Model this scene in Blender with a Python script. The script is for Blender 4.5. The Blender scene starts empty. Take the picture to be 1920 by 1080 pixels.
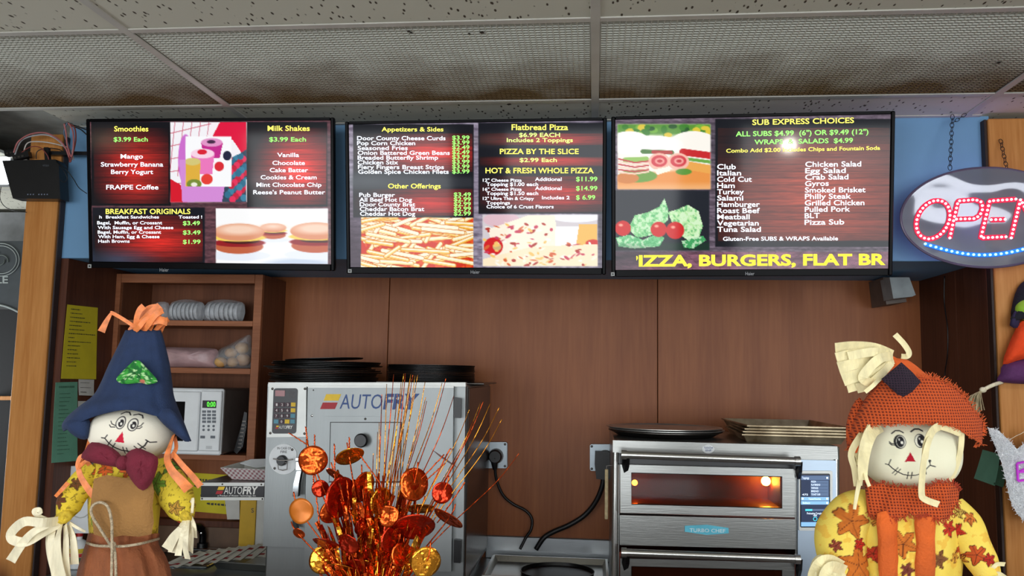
import bpy, bmesh, math, random
import numpy as np
from mathutils import Vector, Matrix
random.seed(7)
PI = math.pi
SC = bpy.context.scene
COL = SC.collection
# ------------------------------------------------------------------ camera
FPX, PITCH, YAW, ROLL, EYE = 1560.915, 0.1032985, 0.0993740, 0.0172766, 1.564
_cy, _sy = math.cos(YAW), math.sin(YAW)
FWD = np.array([-_sy*math.cos(PITCH), _cy*math.cos(PITCH), math.sin(PITCH)])
_r = np.array([_cy, _sy, 0.0]); _u = np.cross(_r, FWD)
RT = _r*math.cos(ROLL)+_u*math.sin(ROLL); UP = -_r*math.sin(ROLL)+_u*math.cos(ROLL)
cam = bpy.data.cameras.new('camera'); co = bpy.data.objects.new('camera', cam); COL.objects.link(co)
cam.sensor_width = 36; cam.lens = FPX*36/1920; cam.clip_start = 0.05
m = Matrix.Identity(4)
for i in range(3):
    m[i][0] = RT[i]; m[i][1] = UP[i]; m[i][2] = -FWD[i]
m[2][3] = EYE
co.matrix_world = m; SC.camera = co
# ------------------------------------------------------------------ world, lights, exposure
w = bpy.data.worlds.new('world'); SC.world = w; w.use_nodes = True
w.node_tree.nodes['Background'].inputs[0].default_value = (0.62, 0.72, 0.85, 1)
w.node_tree.nodes['Background'].inputs[1].default_value = 0.8
SC.view_settings.view_transform = 'Standard'; SC.view_settings.look = 'None'
SC.view_settings.exposure = 0.0; SC.view_settings.gamma = 1.0; SC.view_settings.use_curve_mapping = False
def area(name, loc, rot, sx, sy, power, col):
    l = bpy.data.lights.new(name, 'AREA'); l.shape = 'RECTANGLE'; l.size = sx; l.size_y = sy; l.energy = power; l.color = col
    o = bpy.data.objects.new(name, l); COL.objects.link(o); o.location = loc; o.rotation_euler = rot
    return o
# daylight through the three shop windows behind the camera (they face +Y)
for i, x in enumerate((-2.6, 0.0, 2.6)):
    area('window_daylight', (x, -3.02, 1.42), (PI/2, 0, 0), 2.0, 1.5, 62, (0.95, 0.98, 1.0))

# unseen fill light added to brighten the next room on the left
area('next_room_fill', (-4.5, 3.6, 1.4), (PI/2+.45, 0, -PI/2), 1.2, 1.2, 60, (0.9, 0.96, 1.0))

# ------------------------------------------------------------------ helpers
def ray(px, py): return FWD+RT*(px-960)/FPX-UP*(py-540)/FPX
def W(px, py, Y):
    d = ray(px, py); t = Y/d[1]
    return Vector((d[0]*t, Y, EYE+d[2]*t))
def pull(v, Y):
    """slide a point along its line of sight to distance Y, so an outline measured in front stays where it was measured"""
    e = Vector((0, 0, EYE)); return e+(Vector(v)-e)*(Y/v[1])
def projn(P):
    Q = np.asarray(P, float)-np.array([0, 0, EYE]); d = Q@FWD
    return 960+FPX*(Q@RT)/d, 540-FPX*(Q@UP)/d
def lin(c):
    c = [x/255.0 for x in c[:3]]
    return tuple([(x/12.92 if x <= 0.04045 else ((x+0.055)/1.055)**2.4) for x in c])+(1.0,)
def wloc(o):
    p = Vector((0, 0, 0))
    while o is not None: p += o.location; o = o.parent
    return p
def tag(o, label=None, cat=None, group=None, kind=None):
    if label: o['label'] = label
    if cat: o['category'] = cat
    if group: o['group'] = group
    if kind: o['kind'] = kind
    return o
def root(name, label, cat, loc, group=None, kind=None):
    o = bpy.data.objects.new(name, None); COL.objects.link(o); o.location = loc; o.empty_display_size = 0.05
    return tag(o, label, cat, group, kind)
class MB:
    def __init__(s): s.v = []; s.f = []; s.mi = []; s.mats = []; s.cur = 0
    def use(s, mt):
        if mt not in s.mats: s.mats.append(mt)
        s.cur = s.mats.index(mt); return s
    def add(s, vs, fs):
        n = len(s.v); s.v += [tuple(v) for v in vs]
        for f in fs: s.f.append(tuple(n+i for i in f)); s.mi.append(s.cur)
        return s
    def box(s, a, b, bev=0.0, M=None):
        x0, x1 = sorted((a[0], b[0])); y0, y1 = sorted((a[1], b[1])); z0, z1 = sorted((a[2], b[2]))
        bev = min(bev, 0.45*min(x1-x0, y1-y0, z1-z0))
        if bev <= 0:
            vs = [(x, y, z) for x in (x0, x1) for y in (y0, y1) for z in (z0, z1)]
            fs = [(0, 1, 3, 2), (4, 6, 7, 5), (0, 4, 5, 1), (2, 3, 7, 6), (0, 2, 6, 4), (1, 5, 7, 3)]
        else:
            vs = []; ix = {}
            for i, x in enumerate((x0, x1)):
                for j, y in enumerate((y0, y1)):
                    for k, z in enumerate((z0, z1)):
                        sx, sy, sz = (1 if i == 0 else -1), (1 if j == 0 else -1), (1 if k == 0 else -1)
                        ix[(i, j, k, 0)] = len(vs); vs.append((x, y+sy*bev, z+sz*bev))
                        ix[(i, j, k, 1)] = len(vs); vs.append((x+sx*bev, y, z+sz*bev))
                        ix[(i, j, k, 2)] = len(vs); vs.append((x+sx*bev, y+sy*bev, z))
            fs = []
            for i in (0, 1):
                fs.append([ix[(i, 0, 0, 0)], ix[(i, 0, 1, 0)], ix[(i, 1, 1, 0)], ix[(i, 1, 0, 0)]])
                fs.append([ix[(0, i, 0, 1)], ix[(1, i, 0, 1)], ix[(1, i, 1, 1)], ix[(0, i, 1, 1)]])
                fs.append([ix[(0, 0, i, 2)], ix[(0, 1, i, 2)], ix[(1, 1, i, 2)], ix[(1, 0, i, 2)]])
                for j in (0, 1):
                    fs.append([ix[(i, j, 0, 0)], ix[(i, j, 1, 0)], ix[(i, j, 1, 1)], ix[(i, j, 0, 1)]])
                    fs.append([ix[(i, 0, j, 0)], ix[(i, 1, j, 0)], ix[(i, 1, j, 2)], ix[(i, 0, j, 2)]])
                    fs.append([ix[(0, i, j, 1)], ix[(1, i, j, 1)], ix[(1, i, j, 2)], ix[(0, i, j, 2)]])
                    for k in (0, 1): fs.append([ix[(i, j, k, 0)], ix[(i, j, k, 1)], ix[(i, j, k, 2)]])
        if M is not None: vs = [M @ Vector(v) for v in vs]
        return s.add(vs, fs)
    def pbox(s, x0, y0, x1, y1, Y, d, bev=0.0):
        """box whose front face is at distance Y, back at Y+d, corners taken from measured front corners"""
        a = W(x0, (y0+y1)/2, Y); b = W(x1, (y0+y1)/2, Y); c = W((x0+x1)/2, y0, Y); e = W((x0+x1)/2, y1, Y)
        return s.box((a.x, Y, e.z), (b.x, Y+d, c.z), bev)
    def tube(s, pts, r, n=8, cap=True, flat=1.0):
        pts = [Vector(p) for p in pts]; rs = r if isinstance(r, (list, tuple)) else [r]*len(pts)
        base = len(s.v); up = Vector((0.03, -1, 0.05)).normalized(); vs = []; fs = []
        for i, p in enumerate(pts):
            t = (pts[min(i+1, len(pts)-1)]-pts[max(i-1, 0)])
            t = t.normalized() if t.length > 1e-9 else Vector((0, 0, 1))
            a = t.cross(up)
            if a.length < 1e-3: a = t.cross(Vector((1, 0, 0)))
            a.normalize(); b = t.cross(a).normalized(); up = -b if (-b).dot(up) > 0 else b
            for k in range(n):
                q = 2*PI*k/n; vs.append(p+a*math.cos(q)*rs[i]+b*math.sin(q)*rs[i]*flat)
        for i in range(len(pts)-1):
            for k in range(n):
                k2 = (k+1) % n; fs.append((i*n+k, i*n+k2, (i+1)*n+k2, (i+1)*n+k))
        if cap: fs.append(tuple(range(n-1, -1, -1))); fs.append(tuple((len(pts)-1)*n+k for k in range(n)))
        return s.add(vs, fs)
    def cyl(s, a, b, r, n=20, r2=None): return s.tube([a, b], [r, r if r2 is None else r2], n)
    def lathe(s, prof, M, n=32, closed=False):
        vs = []; fs = []
        for (r, z) in prof:
            for k in range(n):
                q = 2*PI*k/n; vs.append(M @ Vector((r*math.cos(q), r*math.sin(q), z)))
        L = len(prof); R_ = L if closed else L-1
        for i in range(R_):
            j = (i+1) % L
            for k in range(n):
                k2 = (k+1) % n; fs.append((i*n+k, i*n+k2, j*n+k2, j*n+k))
        if not closed:
            fs.append(tuple(range(n-1, -1, -1))); fs.append(tuple((L-1)*n+k for k in range(n)))
        return s.add(vs, fs)
    def sphere(s, c, rx, ry, rz, n=20, m_=12, M=None):
        vs = []; fs = []
        for i in range(m_+1):
            a = PI*i/m_
            for k in range(n):
                q = 2*PI*k/n; p = Vector((rx*math.sin(a)*math.cos(q), ry*math.sin(a)*math.sin(q), rz*math.cos(a)))
                if M is not None: p = M @ p
                vs.append(p+Vector(c))
        for i in range(m_):
            for k in range(n):
                k2 = (k+1) % n; fs.append((i*n+k, (i+1)*n+k, (i+1)*n+k2, i*n+k2))
        return s.add(vs, fs)
    def prism(s, pts, off):
        """closed outline (list of Vectors) extruded by vector off"""
        n = len(pts); pts = [Vector(p) for p in pts]; off = Vector(off)
        s.add(pts+[p+off for p in pts], [tuple(range(n)), tuple(range(2*n-1, n-1, -1))]+[(i, i+n, (i+1) % n+n, (i+1) % n) for i in range(n)])
        return s
    def pprism(s, pp, Y, d): return s.prism([W(x, y, Y) for x, y in pp], (0, d, 0))
    def pillow(s, pp, Y, th, rings=5, back=True, bulge=None, jit=0.0, up=2):
        """soft cushion: measured outline pp at distance Y, thickness th (metres) towards the viewer"""
        P = [W(x, y, Y) for x, y in pp]
        if up > 1:
            Q = []
            for i in range(len(P)):
                a, b, c, d = P[i-1], P[i], P[(i+1) % len(P)], P[(i+2) % len(P)]
                for k in range(up):
                    t = k/up; Q.append(0.5*((2*b)+(c-a)*t+(2*a-5*b+4*c-d)*t*t+(3*b-a-3*c+d)*t**3))
            P = Q
        n = len(P); c = sum(P, Vector())/n; vs = []; fs = []
        for sgn in ((-1, 1) if back else (-1,)):
            st = len(vs)
            for j in range(rings):
                q = 1-j/rings; h = th*math.sqrt(max(0, 1-q*q))
                for i, p in enumerate(P):
                    v = c+(p-c)*q; hh = h*(1+jit*math.sin(i*1.7+j*2.1)+0.5*jit*math.sin(i*4.1+j))
                    vs.append(pull(v, v.y+sgn*hh))
            vs.append(pull(c, c.y+sgn*th)); ce = len(vs)-1
            for j in range(rings-1):
                for i in range(n):
                    i2 = (i+1) % n; f = (st+j*n+i, st+j*n+i2, st+(j+1)*n+i2, st+(j+1)*n+i)
                    fs.append(f if sgn < 0 else f[::-1])
            for i in range(n):
                i2 = (i+1) % n; f = (st+(rings-1)*n+i, st+(rings-1)*n+i2, ce)
                fs.append(f if sgn < 0 else f[::-1])
        return s.add(vs, fs)
    def ribbon(s, pts, wid, th=0.0006, twist=0.0, side=None):
        """thin strip along 3D points with width list; twist turns it about its run"""
        pts = [Vector(p) for p in pts]; n = len(pts)
        if n < 3: pts = [pts[0], (pts[0]+pts[-1])/2, pts[-1]]; n = 3
        ws = wid if isinstance(wid, (list, tuple)) else [wid]*n
        if len(ws) != n: ws = [ws[min(len(ws)-1, int(i*len(ws)/n))] for i in range(n)]
        vs = []; fs = []
        for i, p in enumerate(pts):
            t = (pts[min(i+1, n-1)]-pts[max(i-1, 0)]).normalized()
            nn = Vector((0, -1, 0)) if side is None else Vector(side)
            a = t.cross(nn)
            if a.length < 1e-3: a = t.cross(Vector((0, 0, 1)))
            a.normalize(); b = t.cross(a).normalized()
            q = twist*i/(n-1); a2 = a*math.cos(q)+b*math.sin(q); b2 = -a*math.sin(q)+b*math.cos(q)
            h = ws[i]/2
            vs += [p-a2*h+b2*th, p+b2*th*2.2, p+a2*h+b2*th, p+a2*h-b2*th, p-b2*th*0.2, p-a2*h-b2*th]
        for i in range(n-1):
            for k in range(6): k2 = (k+1) % 6; fs.append((i*6+k, i*6+k2, i*6+6+k2, i*6+6+k))
        fs.append((5, 4, 3, 2, 1, 0)); fs.append(tuple((n-1)*6+k for k in range(6)))
        return s.add(vs, fs)
    def build(s, name, mat=None, parent=None, smooth=False, local=False, col=None, kind=None, label=None):
        me = bpy.data.meshes.new(name)
        off = Vector((0, 0, 0)) if (local or parent is None) else wloc(parent)
        vs = np.array([tuple(v) for v in s.v], dtype=float)-np.array(off)
        me.from_pydata(vs.tolist(), [], s.f)
        if s.mats:
            for mt in s.mats: me.materials.append(mt)
            me.polygons.foreach_set('material_index', s.mi)
        elif mat: me.materials.append(mat)
        if smooth: me.polygons.foreach_set('use_smooth', [True]*len(me.polygons)); 
        if col is not None:
            a = me.color_attributes.new('paint', 'FLOAT_COLOR', 'POINT')
            c = np.clip(col, 0, 1); c = np.where(c <= 0.04045, c/12.92, ((c+0.055)/1.055)**2.4)
            a.data.foreach_set('color', np.concatenate([c, np.ones((len(c), 1))], 1).astype(np.float32).ravel())
        me.update()
        bm = bmesh.new(); bm.from_mesh(me); bmesh.ops.recalc_face_normals(bm, faces=bm.faces); bm.to_mesh(me); bm.free()
        if smooth == 'auto':
            try: me.set_sharp_from_angle(angle=math.radians(35))
            except Exception: pass
        o = bpy.data.objects.new(name, me); COL.objects.link(o)
        if parent is not None: o.parent = parent
        if kind: o['kind'] = kind
        if label: o['label'] = label
        return o
def part(name, mat, parent, fn, **k):
    b = MB(); fn(b); return b.build(name, mat, parent, **k)
def catmull(P, k=6):
    P = [Vector(p) for p in P]; Q = []
    for i in range(len(P)-1):
        a, b, c, d = P[max(i-1, 0)], P[i], P[i+1], P[min(i+2, len(P)-1)]
        for j in range(k):
            t = j/k; Q.append(0.5*((2*b)+(c-a)*t+(2*a-5*b+4*c-d)*t*t+(3*b-a-3*c+d)*t**3))
    Q.append(P[-1]); return Q
def WP(pp, Y, k=6):
    """smooth run through measured points (x, y[, extra distance])"""
    return catmull([W(p[0], p[1], Y+(p[2] if len(p) > 2 else 0)) for p in pp], k)
def ring_loft(rows, Y, n=48, back=0.8, up=4, fold=0.0, cap=True):
    """rows (xl,yl,xr,yr,yf,depth): cross rings through measured left, right and front points"""
    R = []
    rows = [tuple(float(q) for q in r) for r in rows]
    for i in range(len(rows)-1):
        a, b, c, d = [np.array(rows[min(max(i+j, 0), len(rows)-1)]) for j in (-1, 0, 1, 2)]
        for k in range(up):
            t = k/up; R.append(0.5*((2*b)+(c-a)*t+(2*a-5*b+4*c-d)*t*t+(3*b-a-3*c+d)*t**3))
    R.append(np.array(rows[-1])); vs = []; fs = []
    for j, (xl, yl, xr, yr, yf, dp) in enumerate(R):
        for k in range(n):
            q = 2*PI*k/n; c, s_ = math.cos(q), math.sin(q)
            x = (xl+xr)/2+(xr-xl)/2*c; ys = (yl+yr)/2+(yr-yl)/2*c; y = ys+(yf-ys)*s_*s_
            dd = dp*s_*(1 if s_ > 0 else back)*(1+fold*math.sin(q*9+j*0.15)+0.6*fold*math.sin(q*17+1))
            vs.append(W(x, y, Y-dd))
    for j in range(len(R)-1):
        for k in range(n):
            k2 = (k+1) % n; fs.append((j*n+k, j*n+k2, (j+1)*n+k2, (j+1)*n+k))
    if cap: fs.append(tuple(range(n-1, -1, -1))); fs.append(tuple((len(R)-1)*n+k for k in range(n)))
    return vs, fs
# ------------------------------------------------------------------ materials
def newmat(name):
    mt = bpy.data.materials.new(name); mt.use_nodes = True
    nt = mt.node_tree; return mt, nt, nt.nodes['Principled BSDF']
def pm(name, c, rough=0.55, metal=0.0, var=0.10, scale=18.0, bump=0.0, bscale=None, stretch=(1, 1, 1), c2=None, emit=None, es=0.0, alpha=1.0, trans=0.0, coat=0.0, spec=None):
    mt, nt, b = newmat(name); L = nt.links
    tc = nt.nodes.new('ShaderNodeTexCoord'); mp = nt.nodes.new('ShaderNodeMapping'); mp.inputs['Scale'].default_value = stretch
    L.new(tc.outputs['Object'], mp.inputs['Vector'])
    nz = nt.nodes.new('ShaderNodeTexNoise'); nz.inputs['Scale'].default_value = scale; nz.inputs['Detail'].default_value = 4
    L.new(mp.outputs[0], nz.inputs['Vector'])
    mx = nt.nodes.new('ShaderNodeMix'); mx.data_type = 'RGBA'
    lc = lin(c)
    a = lin(c2) if c2 else tuple(x*(1-var*1.6) for x in lc[:3])+(1,)
    bb = lc if c2 else tuple(min(1, x*(1+var)) for x in lc[:3])+(1,)
    mx.inputs['A'].default_value = a; mx.inputs['B'].default_value = bb
    rm = nt.nodes.new('ShaderNodeMapRange'); rm.inputs[1].default_value = 0.33; rm.inputs[2].default_value = 0.67
    L.new(nz.outputs['Fac'], rm.inputs[0]); L.new(rm.outputs[0], mx.inputs['Factor'])
    L.new(mx.outputs['Result'], b.inputs['Base Color'])
    b.inputs['Roughness'].default_value = rough; b.inputs['Metallic'].default_value = metal
    if spec is not None: b.inputs['Specular IOR Level'].default_value = spec
    if coat: b.inputs['Coat Weight'].default_value = coat; b.inputs['Coat Roughness'].default_value = 0.08
    if bump:
        n2 = nt.nodes.new('ShaderNodeTexNoise'); n2.inputs['Scale'].default_value = bscale or scale*3; L.new(mp.outputs[0], n2.inputs['Vector'])
        bp = nt.nodes.new('ShaderNodeBump'); bp.inputs['Strength'].default_value = bump; bp.inputs['Distance'].default_value = 0.01
        L.new(n2.outputs['Fac'], bp.inputs['Height']); L.new(bp.outputs[0], b.inputs['Normal'])
    if emit: b.inputs['Emission Color'].default_value = lin(emit); b.inputs['Emission Strength'].default_value = es
    if trans: b.inputs['Transmission Weight'].default_value = trans
    if alpha < 1: b.inputs['Alpha'].default_value = alpha
    return mt
def wood(name, c1, c2, axis='Z', sc=6.0, rough=0.4, knots=None, coat=0.0, contrast=1.0):
    mt, nt, b = newmat(name); L = nt.links
    tc = nt.nodes.new('ShaderNodeTexCoord'); mp = nt.nodes.new('ShaderNodeMapping')
    s = {'X': (0.06, 1, 1), 'Y': (1, 0.06, 1), 'Z': (1, 1, 0.06)}[axis]; mp.inputs['Scale'].default_value = s
    L.new(tc.outputs['Object'], mp.inputs['Vector'])
    n1 = nt.nodes.new('ShaderNodeTexNoise'); n1.inputs['Scale'].default_value = sc*4; n1.inputs['Detail'].default_value = 6; n1.inputs['Distortion'].default_value = 0.3
    n2 = nt.nodes.new('ShaderNodeTexNoise'); n2.inputs['Scale'].default_value = sc*28; n2.inputs['Detail'].default_value = 3
    L.new(mp.outputs[0], n1.inputs['Vector']); L.new(mp.outputs[0], n2.inputs['Vector'])
    ad = nt.nodes.new('ShaderNodeMath'); ad.operation = 'MULTIPLY_ADD'; ad.inputs[1].default_value = 0.45; L.new(n2.outputs['Fac'], ad.inputs[0]); 
    m2 = nt.nodes.new('ShaderNodeMath'); m2.operation = 'MULTIPLY'; m2.inputs[1].default_value = 0.6; L.new(n1.outputs['Fac'], m2.inputs[0]); L.new(m2.outputs[0], ad.inputs[2])
    rp = nt.nodes.new('ShaderNodeValToRGB'); rp.color_ramp.elements[0].position = 0.52-0.14/contrast; rp.color_ramp.elements[1].position = 0.52+0.14/contrast
    rp.color_ramp.elements[0].color = lin(c1); rp.color_ramp.elements[1].color = lin(c2); L.new(ad.outputs[0], rp.inputs[0])
    out = rp.outputs[0]
    if knots:
        vm = nt.nodes.new('ShaderNodeMapping'); vm.inputs['Scale'].default_value = (1, 1, 0.55); L.new(tc.outputs['Object'], vm.inputs['Vector'])
        vo = nt.nodes.new('ShaderNodeTexVoronoi'); vo.inputs['Scale'].default_value = knots; L.new(vm.outputs[0], vo.inputs['Vector'])
        mr = nt.nodes.new('ShaderNodeMapRange'); mr.inputs[1].default_value = 0.05; mr.inputs[2].default_value = 0.26; mr.inputs[3].default_value = 1; mr.inputs[4].default_value = 0
        L.new(vo.outputs['Distance'], mr.inputs[0])
        mx = nt.nodes.new('ShaderNodeMix'); mx.data_type = 'RGBA'; L.new(mr.outputs[0], mx.inputs['Factor']); L.new(out, mx.inputs['A']); mx.inputs['B'].default_value = lin((92, 44, 18)); out = mx.outputs['Result']
    L.new(out, b.inputs['Base Color']); b.inputs['Roughness'].default_value = rough
    b.inputs['Specular IOR Level'].default_value = 0.28
    if coat: b.inputs['Coat Weight'].default_value = coat; b.inputs['Coat Roughness'].default_value = 0.25
    bp = nt.nodes.new('ShaderNodeBump'); bp.inputs['Strength'].default_value = 0.08; bp.inputs['Distance'].default_value = 0.004
    L.new(n2.outputs['Fac'], bp.inputs['Height']); L.new(bp.outputs[0], b.inputs['Normal'])
    return mt
def vpaint(name, rough=0.8, emit=0.0, spec=0.5, bump=0.0, bs=400.0, coat=0.0, haze=0.0):
    mt, nt, b = newmat(name); L = nt.links
    at = nt.nodes.new('ShaderNodeAttribute'); at.attribute_name = 'paint'
    if emit:
        b.inputs['Base Color'].default_value = (0.01, 0.01, 0.012, 1); L.new(at.outputs['Color'], b.inputs['Emission Color']); b.inputs['Emission Strength'].default_value = emit
    else: L.new(at.outputs['Color'], b.inputs['Base Color'])
    b.inputs['Roughness'].default_value = rough; b.inputs['Specular IOR Level'].default_value = spec
    if bump:
        tc = nt.nodes.new('ShaderNodeTexCoord'); nz = nt.nodes.new('ShaderNodeTexNoise'); nz.inputs['Scale'].default_value = bs; L.new(tc.outputs['Object'], nz.inputs['Vector'])
        bp = nt.nodes.new('ShaderNodeBump'); bp.inputs['Strength'].default_value = bump; bp.inputs['Distance'].default_value = 0.003
        L.new(nz.outputs['Fac'], bp.inputs['Height']); L.new(bp.outputs[0], b.inputs['Normal'])
    return mt
def steel(name, c=(176, 182, 186), rough=0.32, axis='X', var=0.05):
    mt = pm(name, c, rough, 0.9, var, 9, 0.03, 300, stretch={'X': (0.05, 1, 1), 'Z': (1, 1, 0.05)}[axis]); return mt
def burlap(name, c, c2, sc=85.0):
    mt, nt, b = newmat(name); L = nt.links
    tc = nt.nodes.new('ShaderNodeTexCoord'); waves = []
    for ax, (rx) in (('X', 0.12), ('Z', 0.0)):
        mp = nt.nodes.new('ShaderNodeMapping'); mp.inputs['Rotation'].default_value = (0, rx, 0); L.new(tc.outputs['Object'], mp.inputs['Vector'])
        wv = nt.nodes.new('ShaderNodeTexWave'); wv.bands_direction = ax; wv.inputs['Scale'].default_value = sc; wv.inputs['Distortion'].default_value = 1.2; wv.inputs['Detail'].default_value = 1
        L.new(mp.outputs[0], wv.inputs['Vector']); waves.append(wv)
    mx = nt.nodes.new('ShaderNodeMath'); mx.operation = 'MAXIMUM'; L.new(waves[0].outputs['Fac'], mx.inputs[0]); L.new(waves[1].outputs['Fac'], mx.inputs[1])
    rp = nt.nodes.new('ShaderNodeValToRGB'); rp.color_ramp.elements[0].position = 0.25; rp.color_ramp.elements[1].position = 0.85
    rp.color_ramp.elements[0].color = lin(c2); rp.color_ramp.elements[1].color = lin(c); L.new(mx.outputs[0], rp.inputs[0])
    L.new(rp.outputs[0], b.inputs['Base Color']); b.inputs['Roughness'].default_value = 0.95
    bp = nt.nodes.new('ShaderNodeBump'); bp.inputs['Strength'].default_value = 0.7; bp.inputs['Distance'].default_value = 0.002
    L.new(mx.outputs[0], bp.inputs['Height']); L.new(bp.outputs[0], b.inputs['Normal'])
    return mt
M_ = {}
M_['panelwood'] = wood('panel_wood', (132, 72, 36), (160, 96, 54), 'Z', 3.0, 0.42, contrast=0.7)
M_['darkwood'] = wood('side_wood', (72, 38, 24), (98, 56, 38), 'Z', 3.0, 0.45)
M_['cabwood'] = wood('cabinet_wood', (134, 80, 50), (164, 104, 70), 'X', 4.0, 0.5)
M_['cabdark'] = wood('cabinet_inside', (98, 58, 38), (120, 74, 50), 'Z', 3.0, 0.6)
M_['pine'] = wood('pine', (182, 118, 56), (204, 142, 78), 'Z', 5.0, 0.5, knots=5)
M_['blue'] = pm('blue_paint', (112, 158, 198), 0.6, var=0.04, scale=3)
M_['black'] = pm('black_plastic', (14, 14, 17), 0.35, var=0.15)
M_['gloss'] = pm('gloss_black', (8, 8, 11), 0.12, var=0.1, spec=.3)
M_['steel'] = steel('brushed_steel'); M_['steelz'] = steel('brushed_steel_upright', (172, 180, 186), 0.3, 'Z')
M_['steeld'] = steel('dark_steel', (96, 92, 88), 0.35)
M_['chrome'] = pm('chrome', (225, 228, 230), 0.1, 1.0, 0.02)
M_['white'] = pm('white_plastic', (226, 230, 232), 0.4, var=0.03)
M_['cream'] = pm('cream_raffia', (232, 222, 190), 0.55, var=0.10, scale=90, bump=0.15, stretch=(1, 1, 0.3))
M_['oraffia'] = pm('orange_raffia', (236, 134, 72), 0.5, var=0.18, scale=80)
M_['lightgrey'] = pm('light_grey', (170, 172, 172), 0.6, var=0.05)
M_['grid'] = pm('grid_metal', (196, 194, 186), 0.5, var=0.05, scale=8)
# ------------------------------------------------------------------ painter (flat print for screens and cloth)
def _hash(i, j, s): 
    v = np.sin(i*127.1+j*311.7+s*74.7)*43758.5453; return v-np.floor(v)
def vnoise(x, y, s=0):
    i = np.floor(x); j = np.floor(y); a = x-i; b = y-j; a = a*a*(3-2*a); b = b*b*(3-2*b)
    return (_hash(i, j, s)*(1-a)+_hash(i+1, j, s)*a)*(1-b)+(_hash(i, j+1, s)*(1-a)+_hash(i+1, j+1, s)*a)*b
def fbm(x, y, s=0): return 0.55*vnoise(x, y, s)+0.3*vnoise(x*2.1, y*2.1, s+1)+0.15*vnoise(x*4.3, y*4.3, s+2)
class Paint:
    def __init__(s, x, y, base): s.x = x; s.y = y; s.c = np.tile(np.array(base, float)/255, (len(x), 1))
    def mix(s, a, col):
        a = np.clip(a, 0, 1)[:, None]; col = np.asarray(col, float)
        if col.ndim == 1: col = col/255
        s.c = s.c*(1-a)+col*a
    def rect(s, x0, y0, x1, y1, soft=0.7):
        return np.clip((s.x-x0)/soft+.5, 0, 1)*np.clip((x1-s.x)/soft+.5, 0, 1)*np.clip((s.y-y0)/soft+.5, 0, 1)*np.clip((y1-s.y)/soft+.5, 0, 1)
    def em(s, cx, cy, rx, ry, ang=0, soft=1.0):
        a = math.radians(ang); dx = s.x-cx; dy = s.y-cy; u = dx*math.cos(a)+dy*math.sin(a); v = -dx*math.sin(a)+dy*math.cos(a)
        d = np.sqrt((u/rx)**2+(v/ry)**2); return np.clip((1-d)*min(rx, ry)/soft+.5, 0, 1)
    def pm(s, pts):
        ins = np.zeros(len(s.x), bool); n = len(pts)
        for i in range(n):
            x0, y0 = pts[i]; x1, y1 = pts[(i+1) % n]
            if y0 == y1: continue
            c = ((y0 > s.y) != (y1 > s.y)) & (s.x < (x1-x0)*(s.y-y0)/(y1-y0)+x0); ins ^= c
        return ins.astype(float)
    def lm(s, pts, wd, soft=0.8):
        d = np.full(len(s.x), 1e9)
        for (x0, y0), (x1, y1) in zip(pts[:-1], pts[1:]):
            L2 = (x1-x0)**2+(y1-y0)**2+1e-9; t = np.clip(((s.x-x0)*(x1-x0)+(s.y-y0)*(y1-y0))/L2, 0, 1)
            d = np.minimum(d, np.hypot(s.x-x0-t*(x1-x0), s.y-y0-t*(y1-y0)))
        return np.clip((wd/2-d)/soft+.5, 0, 1)
    def ell(s, cx, cy, rx, ry, col, ang=0, soft=1.0, m=None):
        a = s.em(cx, cy, rx, ry, ang, soft); s.mix(a if m is None else a*m, col)
    def poly(s, pts, col, m=None): a = s.pm(pts); s.mix(a if m is None else a*m, col)
    def line(s, pts, wd, col, m=None): a = s.lm(pts, wd); s.mix(a if m is None else a*m, col)
    def leaf(s, cx, cy, r, ang, col, out=(90, 50, 25), lobes=5, vein=True):
        dx = s.x-cx; dy = s.y-cy; d = np.hypot(dx, dy); th = np.arctan2(dy, dx)-math.radians(ang)
        R = r*(0.52+0.48*np.abs(np.cos(th*lobes/2.0))**1.3)*(0.92+0.08*np.cos(th*11))
        s.mix(np.clip((R-d)/1.0+.5, 0, 1), out); s.mix(np.clip((R-1.6-d)/1.0+.5, 0, 1)*(0.8+0.2*vnoise(s.x*.2, s.y*.2)), col)
        if vein:
            for k in range(lobes):
                a = math.radians(ang)+k*2*PI/lobes; s.line([(cx, cy), (cx+r*.8*math.cos(a), cy+r*.8*math.sin(a))], 1.0, out)
# text: outlines of the built-in font, cached, as (verts, faces, width, cap height)
_TX = {}
def text_geo(t, bold=0.0, shear=0.0):
    key = (t, bold, shear)
    if key in _TX: return _TX[key]
    cu = bpy.data.curves.new('lettering', 'FONT'); cu.body = t; cu.size = 1; cu.offset = bold; cu.shear = shear; cu.resolution_u = 3
    o = bpy.data.objects.new('lettering', cu); COL.objects.link(o); dg = bpy.context.evaluated_depsgraph_get(); dg.update()
    e = o.evaluated_get(dg); me = e.to_mesh(); vs = [tuple(v.co) for v in me.vertices]; fs = [tuple(p.vertices) for p in me.polygons]
    e.to_mesh_clear(); bpy.data.objects.remove(o); bpy.data.curves.remove(cu)
    xs = [v[0] for v in vs]; r = (vs, fs, min(xs), max(xs)); _TX[key] = r; return r
CAPH = None
def put_text(mb, t, x0, yb, x1, cap, fr, bold=0.018, shear=0.0, dy=0.0, lift=0.001):
    """lettering between measured x0..x1, baseline yb (falling dy over the run), capital height cap; fr(px,py,lift)->point"""
    global CAPH
    if CAPH is None: CAPH = max(v[1] for v in text_geo('H')[0])
    vs, fs, a, b = text_geo(t, bold, shear)
    out = [fr(x0+(v[0]-a)/(b-a)*(x1-x0), yb+dy*(v[0]-a)/(b-a)-v[1]/CAPH*cap, lift) for v in vs]
    mb.add(out, fs)
def frY(Y): return lambda px, py, l: W(px, py, Y-l)
def flatmat(name, c, es=0.0, rough=0.5):
    return pm(name, c, rough, var=0.0, emit=c if es else None, es=es)
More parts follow.
